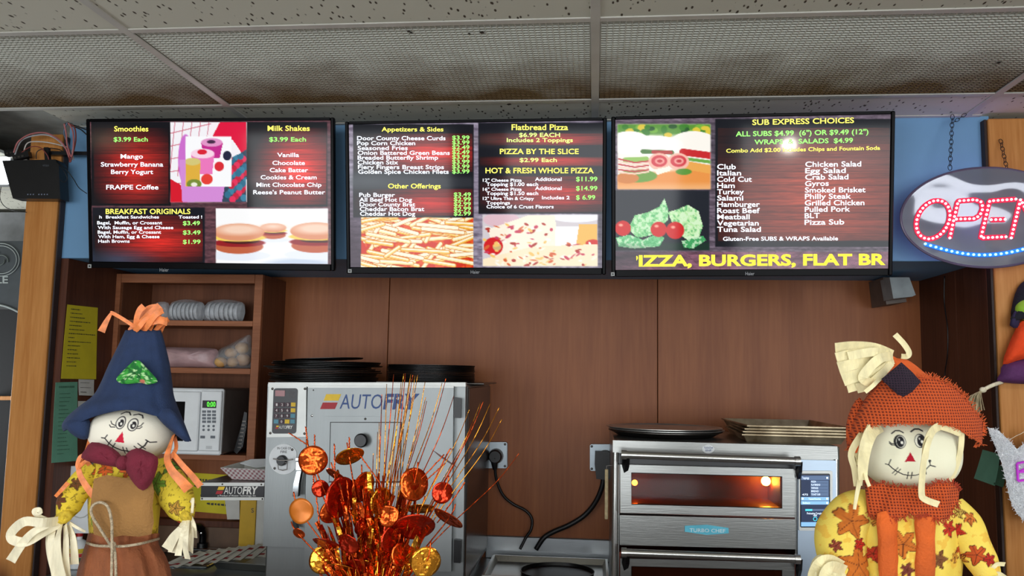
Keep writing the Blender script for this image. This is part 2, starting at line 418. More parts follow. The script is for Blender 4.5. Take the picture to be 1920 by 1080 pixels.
#@@STRUCTURE
# ================================================================== the room
CEIL = 2.44; GX0 = -1.2225; GY0 = 1.984; YS = 2.82; YB = 3.38
XR = 1.264; XL = -1.898; XFL, XFR, YFB = -4.6, 4.2, -3.1
def struct(name, fn, mat, **k):
    b = MB(); fn(b); o = b.build(name, mat, None, **k); o['kind'] = 'structure'; return o
struct('floor', lambda b: b.box((XFL, YFB, -0.05), (XFR, 5.4, 0)), pm('floor_tile', (120, 108, 96), 0.4, var=0.1, scale=4))
M_['roomwall'] = pm('room_wall', (112, 104, 94), 0.8, var=0.05, scale=3)
struct('wall_rear', lambda b: [b.box((XFL, YFB-0.1, 0), (XFR, YFB, 0.6)), b.box((XFL, YFB-0.1, 2.2), (XFR, YFB, CEIL+0.2))]
       +[b.box((x0, YFB-0.1, 0.6), (x1, YFB, 2.2)) for x0, x1 in ((XFL, -3.65), (-1.55, -1.05), (1.05, 1.55), (3.65, XFR))], M_['roomwall'])
for i, x in enumerate((-2.6, 0, 2.6)):
    o = struct('window_%d' % (i+1), lambda b: b.box((x-1.05, YFB-0.08, 0.6), (x+1.05, YFB-0.05, 2.2)), pm('sky_glass', (150, 170, 190), 0.1, emit=(200, 215, 230), es=0.6))
struct('wall_left', lambda b: b.box((XFL-0.1, YFB, 0), (XFL, 5.4, CEIL+0.2)), M_['roomwall'])
struct('wall_right', lambda b: b.box((XFR, YFB, 0), (XFR+0.1, 5.4, CEIL+0.2)), M_['roomwall'])
# wood lined back wall of the alcove, three wide panels with open joints
M_['backing'] = pm('wall_backing', (30, 20, 16), 0.8)
wb = root('wall_back', None, None, (0, YB, 0), kind='structure')
part('backing', M_['backing'], wb, lambda b: b.box((XL-0.03, YB+0.012, 0), (XR+0.03, YB+0.1, CEIL)))
xs = [XL-0.02]+[W(x, 650, YB).x for x in (727, 1233)]+[XR+0.02]
for a, c in zip(xs[:-1], xs[1:]):
    part('wall_panel', M_['panelwood'], wb, lambda b: b.box((a+0.0015, YB, 0), (c-0.0015, YB+0.011, 2.1), 0.001))
# side walls of the alcove
zs = W(1750, 490, YS).z
def side(name, x, s):
    o = root(name, None, None, (x, 2.8, 0), kind='structure')
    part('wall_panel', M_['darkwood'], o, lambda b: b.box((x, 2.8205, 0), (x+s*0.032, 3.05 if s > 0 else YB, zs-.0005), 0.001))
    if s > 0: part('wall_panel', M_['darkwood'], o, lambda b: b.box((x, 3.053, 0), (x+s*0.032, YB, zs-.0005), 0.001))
    return o
side('wall_alcove_right', XR, 1); side('wall_alcove_left', XL, -1)
# blue soffit above the alcove
soffit = struct('wall_soffit', lambda b: b.box((XL-.033, YS, zs), (XR+.03, YB, CEIL+0.1), 0.002), M_['blue'])
# pine posts
pl = root('trim_1', None, None, (-1.93, 2.74, 0), kind='structure')
xa, xb = -2.052, -1.930
part('post', M_['pine'], pl, lambda b: b.box((xa, 2.78, 0), (xb, 2.819, 2.405), 0.003))
part('edge_strip', pm('post_strip_dark', (52, 40, 40), 0.6), pl, lambda b: b.box((xb+0.0006, 2.79, 0), (xb+0.006, 2.8185, 2.40), 0.001))  # dark strip down the right edge of the left post
pr = root('trim_2', None, None, (1.32, 2.74, 0), kind='structure')
part('post', M_['pine'], pr, lambda b: b.box((1.273, 2.78, 0), (1.44, 2.819, CEIL-0.02), 0.003))
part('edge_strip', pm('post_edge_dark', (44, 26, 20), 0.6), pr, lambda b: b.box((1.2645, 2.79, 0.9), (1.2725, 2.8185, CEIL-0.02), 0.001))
# right of the post: rest of the front partition
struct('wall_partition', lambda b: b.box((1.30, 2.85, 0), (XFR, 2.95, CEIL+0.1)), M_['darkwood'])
# other room, left of the alcove
struct('wall_far', lambda b: b.box((XFL, 4.9, 0), (XL-0.03, 5.0, CEIL+0.1)), M_['lightgrey'])
struct('wall_far_soffit', lambda b: b.box((XFL, 4.3, W(10, 470, 4.3).z), (XL-0.03, 4.899, W(10, 398, 4.3).z)), pm('far_soffit', (120, 122, 124), 0.8))
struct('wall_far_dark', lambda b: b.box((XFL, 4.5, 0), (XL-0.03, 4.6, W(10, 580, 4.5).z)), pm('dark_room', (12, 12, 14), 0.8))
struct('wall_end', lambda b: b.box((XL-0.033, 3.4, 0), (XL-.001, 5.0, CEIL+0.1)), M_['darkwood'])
# ---- suspended ceiling: fissured tiles, T bars, egg-crate panels
def tilemat():
    mt, nt, b = newmat('fissured_tile'); L = nt.links
    tc = nt.nodes.new('ShaderNodeTexCoord'); mp = nt.nodes.new('ShaderNodeMapping'); mp.inputs['Scale'].default_value = (1, 0.38, 1); mp.inputs['Rotation'].default_value = (0, 0, 0.35)
    L.new(tc.outputs['Object'], mp.inputs['Vector'])
    nz = nt.nodes.new('ShaderNodeTexNoise'); nz.inputs['Scale'].default_value = 2; L.new(tc.outputs['Object'], nz.inputs['Vector'])
    vo = nt.nodes.new('ShaderNodeTexVoronoi'); vo.inputs['Scale'].default_value = 74; L.new(mp.outputs[0], vo.inputs['Vector'])
    mr = nt.nodes.new('ShaderNodeMapRange'); mr.inputs[1].default_value = 0.17; mr.inputs[2].default_value = 0.26; mr.inputs[3].default_value = 1; mr.inputs[4].default_value = 0; L.new(vo.outputs['Distance'], mr.inputs[0])
    sp = nt.nodes.new('ShaderNodeSeparateColor'); L.new(vo.outputs['Color'], sp.inputs[0])
    gt = nt.nodes.new('ShaderNodeMath'); gt.operation = 'GREATER_THAN'; gt.inputs[1].default_value = 0.35; L.new(sp.outputs[0], gt.inputs[0])
    mu = nt.nodes.new('ShaderNodeMath'); mu.operation = 'MULTIPLY'; L.new(mr.outputs[0], mu.inputs[0]); L.new(gt.outputs[0], mu.inputs[1])
    mx = nt.nodes.new('ShaderNodeMix'); mx.data_type = 'RGBA'; mx.inputs['A'].default_value = lin((210, 208, 192)); mx.inputs['B'].default_value = lin((70, 58, 42)); L.new(mu.outputs[0], mx.inputs['Factor'])
    L.new(mx.outputs['Result'], b.inputs['Base Color']); b.inputs['Roughness'].default_value = 0.95
    bp = nt.nodes.new('ShaderNodeBump'); bp.inputs['Strength'].default_value = 0.6; bp.inputs['Distance'].default_value = 0.003; bp.invert = True
    L.new(mu.outputs[0], bp.inputs['Height']); L.new(bp.outputs[0], b.inputs['Normal']); return mt
M_['tile'] = tilemat()
ceil = root('ceiling', None, None, (0, 0, CEIL), kind='structure')
part('slab', pm('plenum', (150, 146, 134), 0.9), ceil, lambda b: b.box((XFL, YFB, CEIL+0.12), (XFR, 5.4, CEIL+0.2)))
troffer_cells = {(2, -2), (-1, -4), (1, -6), (-2, -7)}
proto = None
for i in range(-3, 5):
    for j in range(-9, 6):
        if j == 0: continue
        x0 = GX0+1.22*i; y0 = GY0+0.61*j
        if (i, j) in troffer_cells: continue
        if j == 1:
            y1 = 2.81 if x0+0.6 > XL else y0+0.61
            if -1 <= i <= 1:
                b = MB(); b.box((max(x0, XL-0.0)+0.004, y0+0.004, CEIL), (min(x0+1.216, XR), y1, CEIL+0.012)); b.build('ceiling_tile', M_['tile'], ceil); continue
        if j > 1 and i > -2: continue
        if x0 > XFR or x0+1.22 < XFL: continue
        if proto is None:
            b = MB(); b.box((0.004, 0.004, 0), (1.216, 0.606, 0.012)); proto = b.build('ceiling_tile', M_['tile'], ceil, local=True); o = proto
        else: o = proto.copy(); COL.objects.link(o); o.parent = ceil
        o.location = (x0, y0, 0)
def tbar(a, c):
    b = MB(); b.box(a, c, 0.001); b.build('grid_bar', M_['grid'], ceil)
for i in range(-2, 5):
    x = GX0+1.22*i
    if x > XFR: break
    yend = YS-0.002 if -1 <= i <= 2 else 4.28
    tbar((x-0.012, YFB, CEIL-0.004), (x+0.012, yend, CEIL+0.0005))
for j in range(-8, 4):
    y = GY0+0.61*j
    x1 = XFR if j < 2 else XL-0.04
    tbar((XFL, y-0.012, CEIL-0.0035), (x1, y+0.012, CEIL+0.0003))
# wall angle along the soffit, with the dark shadow gap over it
tbar((XL, YS-0.022, CEIL-0.003), (XR, YS-0.001, CEIL+0.0005))
def cratemat(name, ca, cb_):
    mt, nt, b = newmat(name); L = nt.links
    tc = nt.nodes.new('ShaderNodeTexCoord'); sx = nt.nodes.new('ShaderNodeSeparateXYZ'); L.new(tc.outputs['Object'], sx.inputs[0])
    nz = nt.nodes.new('ShaderNodeTexNoise'); nz.inputs['Scale'].default_value = 5; nz.inputs['Detail'].default_value = 5; L.new(tc.outputs['Object'], nz.inputs['Vector'])
    md = nt.nodes.new('ShaderNodeMath'); md.operation = 'MULTIPLY_ADD'; md.inputs[1].default_value = 0.42; L.new(nz.outputs['Fac'], md.inputs[0]); L.new(sx.outputs['Y'], md.inputs[2])
    mr = nt.nodes.new('ShaderNodeMapRange'); mr.inputs[1].default_value = 0.40; mr.inputs[2].default_value = 0.78; L.new(md.outputs[0], mr.inputs[0])
    mx = nt.nodes.new('ShaderNodeMix'); mx.data_type = 'RGBA'; mx.inputs['A'].default_value = lin(ca); mx.inputs['B'].default_value = lin(cb_); L.new(mr.outputs[0], mx.inputs['Factor'])
    L.new(mx.outputs['Result'], b.inputs['Base Color']); b.inputs['Roughness'].default_value = 0.7; return mt
M_['crate'] = cratemat('egg_crate_plastic', (214, 216, 206), (108, 84, 50)); M_['crateback'] = cratemat('plenum_film', (146, 146, 136), (116, 100, 68))
cb = MB(); N1, N2 = 76, 38
for k in range(N1+1):
    x = 0.014+k*(1.192/N1); cb.box((x-0.0011, 0.014, 0.001), (x+0.0011, 0.596, 0.012))
for k in range(N2+1):
    y = 0.014+k*(0.582/N2); cb.box((0.014, y-0.0011, 0.0012), (1.206, y+0.0011, 0.0118))
crate = None; film = None
for i in range(-3, 4):
    if crate is None: crate = cb.build('egg_crate_grille', M_['crate'], ceil, local=True, kind='stuff'); o = crate
    else: o = crate.copy(); COL.objects.link(o); o.parent = ceil
    o.location = (GX0+1.22*i, GY0, 0)
    if film is None: b = MB(); b.box((0.01, 0.01, 0.020), (1.21, 0.6, 0.023)); film = b.build('backing_film', M_['crateback'], ceil, local=True); o = film
    else: o = film.copy(); COL.objects.link(o); o.parent = ceil
    o.location = (GX0+1.22*i, GY0, 0)
# dark debris caught on the grille
b = MB()
for (px, py) in ((766, 58), (771, 61), (903, 60), (880, 63), (1872, 117), (1850, 186), (790, 192), (955, 195), (1215, 187), (1440, 182)):
    d = ray(px, py); t = (CEIL-EYE)/d[2]; p = Vector((d[0]*t, d[1]*t, CEIL-0.001)); s = random.uniform(0.004, 0.009)
    b.add([p+Vector((-s, -s*.4, 0)), p+Vector((s*.6, -s, 0)), p+Vector((s, s*.8, 0)), p+Vector((-s*.3, s, 0.0)), p+Vector((0, 0, 0.003))], [(0, 1, 2, 3), (0, 4, 1), (1, 4, 2), (2, 4, 3), (3, 4, 0)])
b.build('dust_clumps', pm('dust', (46, 38, 30), 0.9), ceil, kind='stuff')
# ceiling troffers (out of frame, they light the shop)
M_['lens'] = pm('lamp_lens', (250, 250, 245), 0.4, emit=(236, 242, 255), es=7.5)
for n, (i, j) in enumerate(sorted(troffer_cells)):
    x0 = GX0+1.22*i; y0 = GY0+0.61*j
    r_ = root('ceiling_light', ['recessed ceiling light in the far left corner behind the camera', 'recessed ceiling light left of the camera', 'recessed ceiling light behind the camera', 'recessed ceiling light over the customer side on the right'][n], 'ceiling light', (x0+.61, y0+.3, CEIL), 'recessed ceiling lights')
    part('housing', M_['white'], r_, lambda b: [b.box((x0+.013, y0+.013, CEIL-.002), (x0+1.207, y0+.05, CEIL+.1)), b.box((x0+.013, y0+.56, CEIL-.002), (x0+1.207, y0+.597, CEIL+.1)),
         b.box((x0+.013, y0+.051, CEIL-.002), (x0+.06, y0+.559, CEIL+.1)), b.box((x0+1.16, y0+.051, CEIL-.002), (x0+1.207, y0+.559, CEIL+.1))])
    part('diffuser', M_['lens'], r_, lambda b: b.box((x0+.061, y0+.051, CEIL+.0), (x0+1.159, y0+.559, CEIL+.01)))
q = root('pendant_lamp', 'bare bulb pendant lamp hanging from the ceiling behind the camera', 'lamp', (1.40, -.5, CEIL))
part('cord', M_['black'], q, lambda b: b.cyl((1.40, -.5, 2.20), (1.40, -.5, CEIL-.001), .004, 8))
part('socket', M_['black'], q, lambda b: b.cyl((1.40, -.5, 2.165), (1.40, -.5, 2.20), .018, 16))
part('bulb', pm('bulb_glow', (255, 250, 240), .4, emit=(255, 248, 236), es=350), q, lambda b: b.sphere((1.40, -.5, 2.133), .034, .034, .034, 20, 12), smooth=True)
# back counter and the customer counter (below the frame)
def counter(name, x0, x1, y0, y1, z):
    o = root(name, None, None, ((x0+x1)/2, y0, 0), kind='structure')
    part('counter_body', M_['cabdark'], o, lambda b: b.box((x0, y0+.03, 0), (x1, y1, z-.03)))
    part('worktop', M_['steel'], o, lambda b: b.box((x0, y0, z-.03), (x1, y1, z), .004)); return o
ZC = 0.84
bc = counter('trim_3', XL+.002, XR-.002, 2.70, YB-.001, ZC)
xs0, xs1 = W(912, 1005, YB).x, W(1146, 1005, YB).x
part('backsplash', M_['steel'], bc, lambda b: b.box((xs0, YB-.02, ZC), (xs1, YB-.0015, W(1040, 1007, YB).z), .003))
fc = counter('trim_4', -1.9, 1.8, 0.86, 1.56, 1.03)
#@@TV
# ================================================================== menu televisions
TW, TH, TILT = 0.8715, 0.5090, 0.16154
TVS = [((-1.29984, 2.65204, 0.5881), -0.00215, -0.0082), ((-0.39944, 2.67979, 0.57995), -0.0104, -0.00043), ((0.48721, 2.63497, 0.57268), 0.01638, 0.01222)]
M_['screen'] = vpaint('menu_screen', 0.07, emit=1.0, spec=0.18)
M_['frame'] = pm('tv_frame', (7, 7, 10), 0.3, var=0.1, spec=.08)
def tframe(mw):
    inv = mw.inverted(); o = np.array(mw.translation)-np.array([0, 0, EYE]); n = np.array(mw.col[2][:3])
    def fr(px, py, l):
        d = ray(px, py); t = (o@n)/(d@n); p = inv @ Vector(tuple(d*t+np.array([0, 0, EYE]))); return Vector((p.x, p.y, l))
    return fr
def planks(P, m, x0, y0, x1, y1, seed, cx=None, cy=None, ph=11.0, bright=1.0, flat=0.0, tint=(.86, .13, .08)):
    cx = (x0+x1)/2 if cx is None else cx; cy = (y0+y1)/2 if cy is None else cy
    row = np.floor((P.y-y0+seed*3)/ph); tone = _hash(row, row*0+seed, 3); g = fbm(P.x*0.03+row*7, P.y*0.9, seed)
    edge = np.clip(np.abs(((P.y-y0+seed*3)/ph) % 1-.5)*2-.8, 0, 1)*3
    rad = np.clip(1.15-np.sqrt(((P.x-cx)/(x1-x0)*1.75)**2+((P.y-cy)/(y1-y0)*1.75)**2), 0, 1)*(1-flat)+flat*.75
    v = rad*(0.45+0.5*tone*0.6+0.55*g)*(1-np.clip(edge, 0, .6)*.7)*bright
    col = np.stack([v*tint[0]+.07, v*tint[1]+.05, v*tint[2]+.06], 1); P.mix(m, col)
def stone(P, seed, lo, hi):
    g = fbm(P.x*.12, P.y*.35, seed); e = np.abs((P.y+3*vnoise(P.x*.05, P.y*.02, seed)) % 14-7)/7
    v = (0.25+.75*g)*(0.6+.4*np.clip(e*2, 0, 1)); P.c = (np.array(lo)+(np.array(hi)-np.array(lo))*v[:, None])/255
def bun(P, cx, cy, rx, m=None):
    P.ell(cx, cy+rx*.80, rx*1.25, rx*.20, (235, 240, 250), m=m)
    P.ell(cx, cy+rx*.45, rx*.95, rx*.28, (196, 96, 60), m=m)
    P.ell(cx, cy+rx*.30, rx*1.02, rx*.16, (150, 24, 30), m=m); P.ell(cx+rx*.1, cy+rx*.24, rx*.7, rx*.10, (70, 22, 16), m=m)
    P.ell(cx, cy+rx*.10, rx*1.05, rx*.15, (250, 214, 96), m=m)
    P.ell(cx, cy-rx*.12, rx, rx*.34, (226, 150, 112), m=m); P.ell(cx, cy-rx*.22, rx*.8, rx*.2, (250, 214, 190), m=m, soft=8)
def paint1(P):
    stone(P, 1, (40, 24, 30), (130, 84, 92))
    P.mix(P.rect(171, 228, 320, 386), (12, 12, 16)); planks(P, P.rect(176, 240, 316, 382), 176, 236, 318, 384, 1, 255, 318, bright=1.05)
    P.mix(P.em(200, 262, 40, 20, 0, 30)*.5, (120, 100, 80))
    P.mix(P.rect(463, 229, 614, 388), (14, 16, 20)); planks(P, P.rect(468, 240, 612, 384), 468, 240, 614, 386, 2, 560, 318, bright=1.15)
    P.mix(P.em(492, 338, 36, 16, 0, 26)*.45, (110, 110, 115))
    m = P.rect(319.5, 229, 462.5, 379); P.mix(m, (246, 244, 248))
    for k in range(5):
        P.line([(320, 250+k*24), (395, 232+k*26)], 1.4, (200, 60, 90), m); P.line([(328+k*16, 229), (318+k*15, 330)], 1.2, (200, 70, 100), m)
    P.poly([(412, 229), (462, 229), (462, 300), (436, 262), (398, 256)], (226, 16, 60), m); P.poly([(398, 229), (408, 229), (398, 256), (388, 256)], (250, 240, 245), m)
    P.poly([(319, 335), (345, 350), (352, 379), (319, 379)], (215, 20, 40), m)
    P.ell(348, 300, 14, 48, (206, 110, 206), m=m); P.poly([(336, 300), (425, 300), (420, 379), (342, 379)], (214, 140, 216), m)
    P.poly([(430, 300), (462, 280), (462, 379), (416, 379)], (52, 70, 90), m)
    for k in range(34):
        x = 426+(k*17 % 36); y = 292+(k*29 % 84); P.ell(x, y, 6, 6.5, [(200, 30, 60), (48, 110, 140), (232, 50, 90), (60, 130, 160)][k % 4], m=m*P.pm([(432, 296), (462, 282), (462, 379), (418, 379)]))
    i = P.rect(348, 256, 434, 350); P.mix(i, (252, 252, 254))
    P.poly([(377, 268), (418, 268), (412, 296), (382, 296)], (196, 40, 140), i); P.ell(397, 267, 20, 8, (228, 150, 200), m=i); P.ell(396, 266, 8, 3.5, (70, 40, 70), m=i)
    P.poly([(358, 290), (402, 290), (398, 326), (366, 326)], (238, 120, 190), i); P.ell(380, 288, 22, 9, (250, 214, 232), m=i); P.ell(379, 285, 9, 5, (220, 30, 50), m=i)
    P.poly([(347, 302), (376, 302), (374, 350), (347, 350)], (226, 176, 60), i); P.ell(361, 303, 15, 7, (214, 200, 120), m=i)
    P.ell(411, 312, 9, 9, (220, 40, 50), m=i); P.ell(388, 336, 11, 10, (232, 60, 50), m=i); P.ell(364, 345, 14, 9, (120, 140, 50), m=i); P.ell(364, 346, 6, 4, (240, 240, 220), m=i); P.ell(426, 292, 8, 9, (30, 34, 60), m=i)
    P.mix(P.rect(173, 389, 384, 496, 2), (16, 18, 26)); planks(P, P.rect(178, 404, 380, 492), 178, 404, 382, 494, 4, 300, 450, bright=.95, ph=9)
    P.mix(P.em(220, 486, 50, 14, 0, 24)*.6, (70, 90, 120))
    m = P.rect(405, 391, 615, 494.5); P.mix(m, (253, 253, 253)); P.ell(560, 500, 70, 16, (200, 214, 232), m=m, soft=8)
    bun(P, 512, 430, 25, m); bun(P, 448, 441, 48, m); bun(P, 592, 439, 48, m)
def paint2(P):
    stone(P, 5, (60, 50, 66), (196, 186, 206)); P.mix(P.em(645, 500, 60, 110, 0, 60)*.8, (44, 26, 40)); P.mix(P.em(1140, 340, 26, 160, 0, 20)*.7, (30, 24, 34))
    P.mix(P.rect(662, 233, 888, 408), (14, 16, 22)); planks(P, P.rect(664, 250, 886, 322), 664, 244, 900, 326, 6, 810, 288, bright=.95, ph=8); planks(P, P.rect(664, 354, 886, 404), 664, 350, 900, 408, 7, 810, 380, bright=.9, ph=8)
    P.mix(P.em(690, 340, 70, 14, 0, 24)*.7, (96, 104, 108)); P.mix(P.rect(664, 332, 886, 352, 8)*.5, (60, 64, 70))
    P.mix(P.rect(897, 230, 1134, 401), (14, 16, 24))
    for a, c, s_ in ((250, 272, 8), (294, 312, 9), (330, 398, 10)): planks(P, P.rect(900, a, 1131, c), 880, a-4, 1131, c+4, s_, 1040, (a+c)/2, bright=.9, ph=8)
    P.mix(P.em(925, 262, 30, 10, 0, 20)*.5, (90, 80, 76))
    m = P.rect(677, 408, 887.5, 502); P.mix(m, (214, 44, 18)); P.mix(m*(fbm(P.x*.1, P.y*.1, 9) > .55)*.6, (250, 110, 30))
    rg = random.Random(5)
    for k in range(95):
        x = rg.uniform(672, 890); y = rg.uniform(406, 504); a = math.radians(rg.choice([-24, -18, 14, 20, 8, -60, -30])+rg.uniform(-12, 12)); l = rg.uniform(18, 44)
        p = [(x-l*math.cos(a), y-l*.62*math.sin(a)), (x+l*math.cos(a), y+l*.62*math.sin(a))]
        P.line(p, 8.4, (214, 110, 20), m); P.line(p, 6.4, rg.choice([(255, 214, 110), (255, 236, 170), (252, 200, 84), (255, 248, 214)]), m); P.line([(p[0][0], p[0][1]-1), (p[1][0], p[1][1]-1)], 2.6, (255, 250, 226), m)
    m = P.rect(904.5, 402.5, 1120.5, 499, 2); P.mix(m, (214, 206, 210)); P.ell(1080, 405, 50, 12, (245, 245, 248), m=m); P.ell(940, 412, 34, 14, (226, 190, 200), m=m)
    P.poly([(915, 430), (990, 404), (1040, 404), (1050, 476), (930, 486)], (255, 244, 222), m); P.ell(925, 462, 18, 17, (214, 26, 30), m=m); P.ell(932, 463, 8, 7, (210, 180, 120), m=m)
    P.poly([(1042, 424), (1086, 424), (1086, 462), (1040, 466)], (252, 250, 250), m); P.poly([(1086, 420), (1120, 420), (1120, 460), (1080, 460)], (244, 190, 90), m); P.ell(1112, 456, 14, 7, (214, 40, 30), m=m)
    P.poly([(905, 486), (1000, 462), (1121, 458), (1121, 500), (905, 500)], (255, 236, 200), m)
    for k in range(150):
        x = rg.uniform(908, 1118); y = rg.uniform(420, 498)
        if y < 455 and x > 1035: continue
        P.ell(x, y, rg.uniform(2, 7), rg.uniform(1, 3.2), rg.choice([(220, 100, 50), (180, 50, 36), (255, 252, 240), (250, 200, 110), (205, 60, 90), (255, 246, 226)]), ang=rg.uniform(-40, 40), m=m)
def paint3(P):
    stone(P, 11, (34, 26, 34), (150, 132, 150)); rg = random.Random(9)
    P.mix(P.rect(1341, 223, 1672, 463, 1.5), (14, 16, 22)); planks(P, P.rect(1346, 240, 1668, 452), 1330, 240, 1680, 452, 12, 1540, 360, ph=13, bright=.95, flat=.35, tint=(.82, .30, .18))
    P.mix(P.em(1380, 270, 40, 40, 0, 50)*.6, (24, 28, 34)); P.mix(P.em(1600, 300, 60, 16, 0, 40)*.35, (150, 110, 110))
    m = P.rect(1158, 233, 1332, 354.5, 3); P.mix(m, (250, 246, 236)); P.mix(m*np.clip((258-P.y)/8, 0, 1), (90, 150, 50))
    for k in range(26): P.ell(rg.uniform(1172, 1330), rg.uniform(236, 254), rg.uniform(5, 10), rg.uniform(4, 8), rg.choice([(60, 130, 40), (150, 196, 80), (226, 200, 60), (40, 90, 40), (120, 180, 60)]), m=m)
    P.mix(m*np.clip((P.y-318+.12*(P.x-1240))/8, 0, 1), (238, 150, 70)); P.mix(m*np.clip((P.y-340)/10, 0, 1)*.5, (250, 200, 150))
    P.ell(1300, 268, 44, 22, (255, 250, 240), m=m); P.line([(1280, 285), (1334, 292)], 13, (204, 36, 40), m); P.line([(1280, 297), (1334, 304)], 6, (110, 170, 70), m); P.line([(1288, 310), (1334, 318)], 16, (240, 170, 80), m)
    P.ell(1220, 272, 62, 18, (255, 252, 246), m=m); P.ell(1180, 268, 40, 22, (255, 252, 246), m=m)
    P.line([(1205, 284), (1260, 286)], 8, (70, 120, 50), m); P.line([(1225, 285), (1258, 286)], 7, (180, 50, 40), m); P.line([(1172, 300), (1212, 298)], 9, (150, 196, 90), m)
    P.ell(1196, 330, 36, 12, (110, 160, 60), m=m); P.ell(1176, 334, 22, 10, (214, 130, 60), m=m)
    for k in range(6): P.line([(1160, 298+k*5), (1190, 305+k*4.2), (1216, 302+k*4)], 3.0, [(196, 60, 60), (250, 214, 190)][k % 2], m)
    for cx in (1236, 1272):
        P.ell(cx, 303, 20, 16, (250, 190, 170), m=m); P.ell(cx, 302, 15, 11, (214, 60, 70), m=m); P.ell(cx+1, 302, 9, 6, (244, 160, 150), m=m); P.ell(cx+1, 302, 5, 3, (200, 40, 50), m=m)
    P.poly([(1227, 318), (1254, 312), (1257, 320), (1232, 328)], (255, 252, 230), m); P.ell(1282, 322, 15, 6, (90, 150, 50), m=m)
    m = P.rect(1153, 357, 1330, 469, 2); P.mix(m, (26, 30, 38)); P.mix(m*np.clip((P.y-452)/6, 0, 1), (20, 46, 34))
    def lettuce(pts, c):
        P.poly(pts, c, m); q = P.pm(pts)*m; f = fbm(P.x*.22, P.y*.22, 4); P.mix(q*(f > .55)*.7, (226, 250, 214)); P.mix(q*(f < .36)*.6, (70, 170, 100))
    lettuce([(1178, 430), (1190, 404), (1215, 398), (1236, 388), (1246, 372), (1252, 390), (1252, 412), (1226, 440), (1196, 446)], (150, 220, 150))
    lettuce([(1252, 398), (1272, 392), (1290, 384), (1310, 396), (1318, 424), (1310, 446), (1290, 450), (1268, 436)], (190, 236, 170))
    lettuce([(1155, 446), (1180, 440), (1206, 450), (1232, 438), (1246, 446), (1236, 462), (1190, 466), (1160, 462)], (120, 206, 140))
    lettuce([(1278, 452), (1318, 442), (1324, 450), (1300, 466), (1282, 464)], (60, 160, 90))
    for cx, cy, r in ((1168, 428, 15), (1235, 430, 15), (1266, 432, 17)): P.ell(cx, cy, r, r*.95, (210, 24, 20), m=m); P.ell(cx-4, cy-6, 4, 2.6, (255, 170, 150), m=m, soft=2)
    m = P.rect(1150, 472, 1668, 512); g = fbm(P.x*.05, P.y*.2, 21); v = (0.25+.6*g)*(.75+.25*((P.x+(P.y-470)*((P.x-1400)*.014)) % 26 > 1.6)); P.mix(m, np.stack([v*.75+.06, v*.5+.04, v*.58+.06], 1))
    P.mix(P.em(1160, 482, 60, 14, 0, 30)*.7, (20, 20, 26))
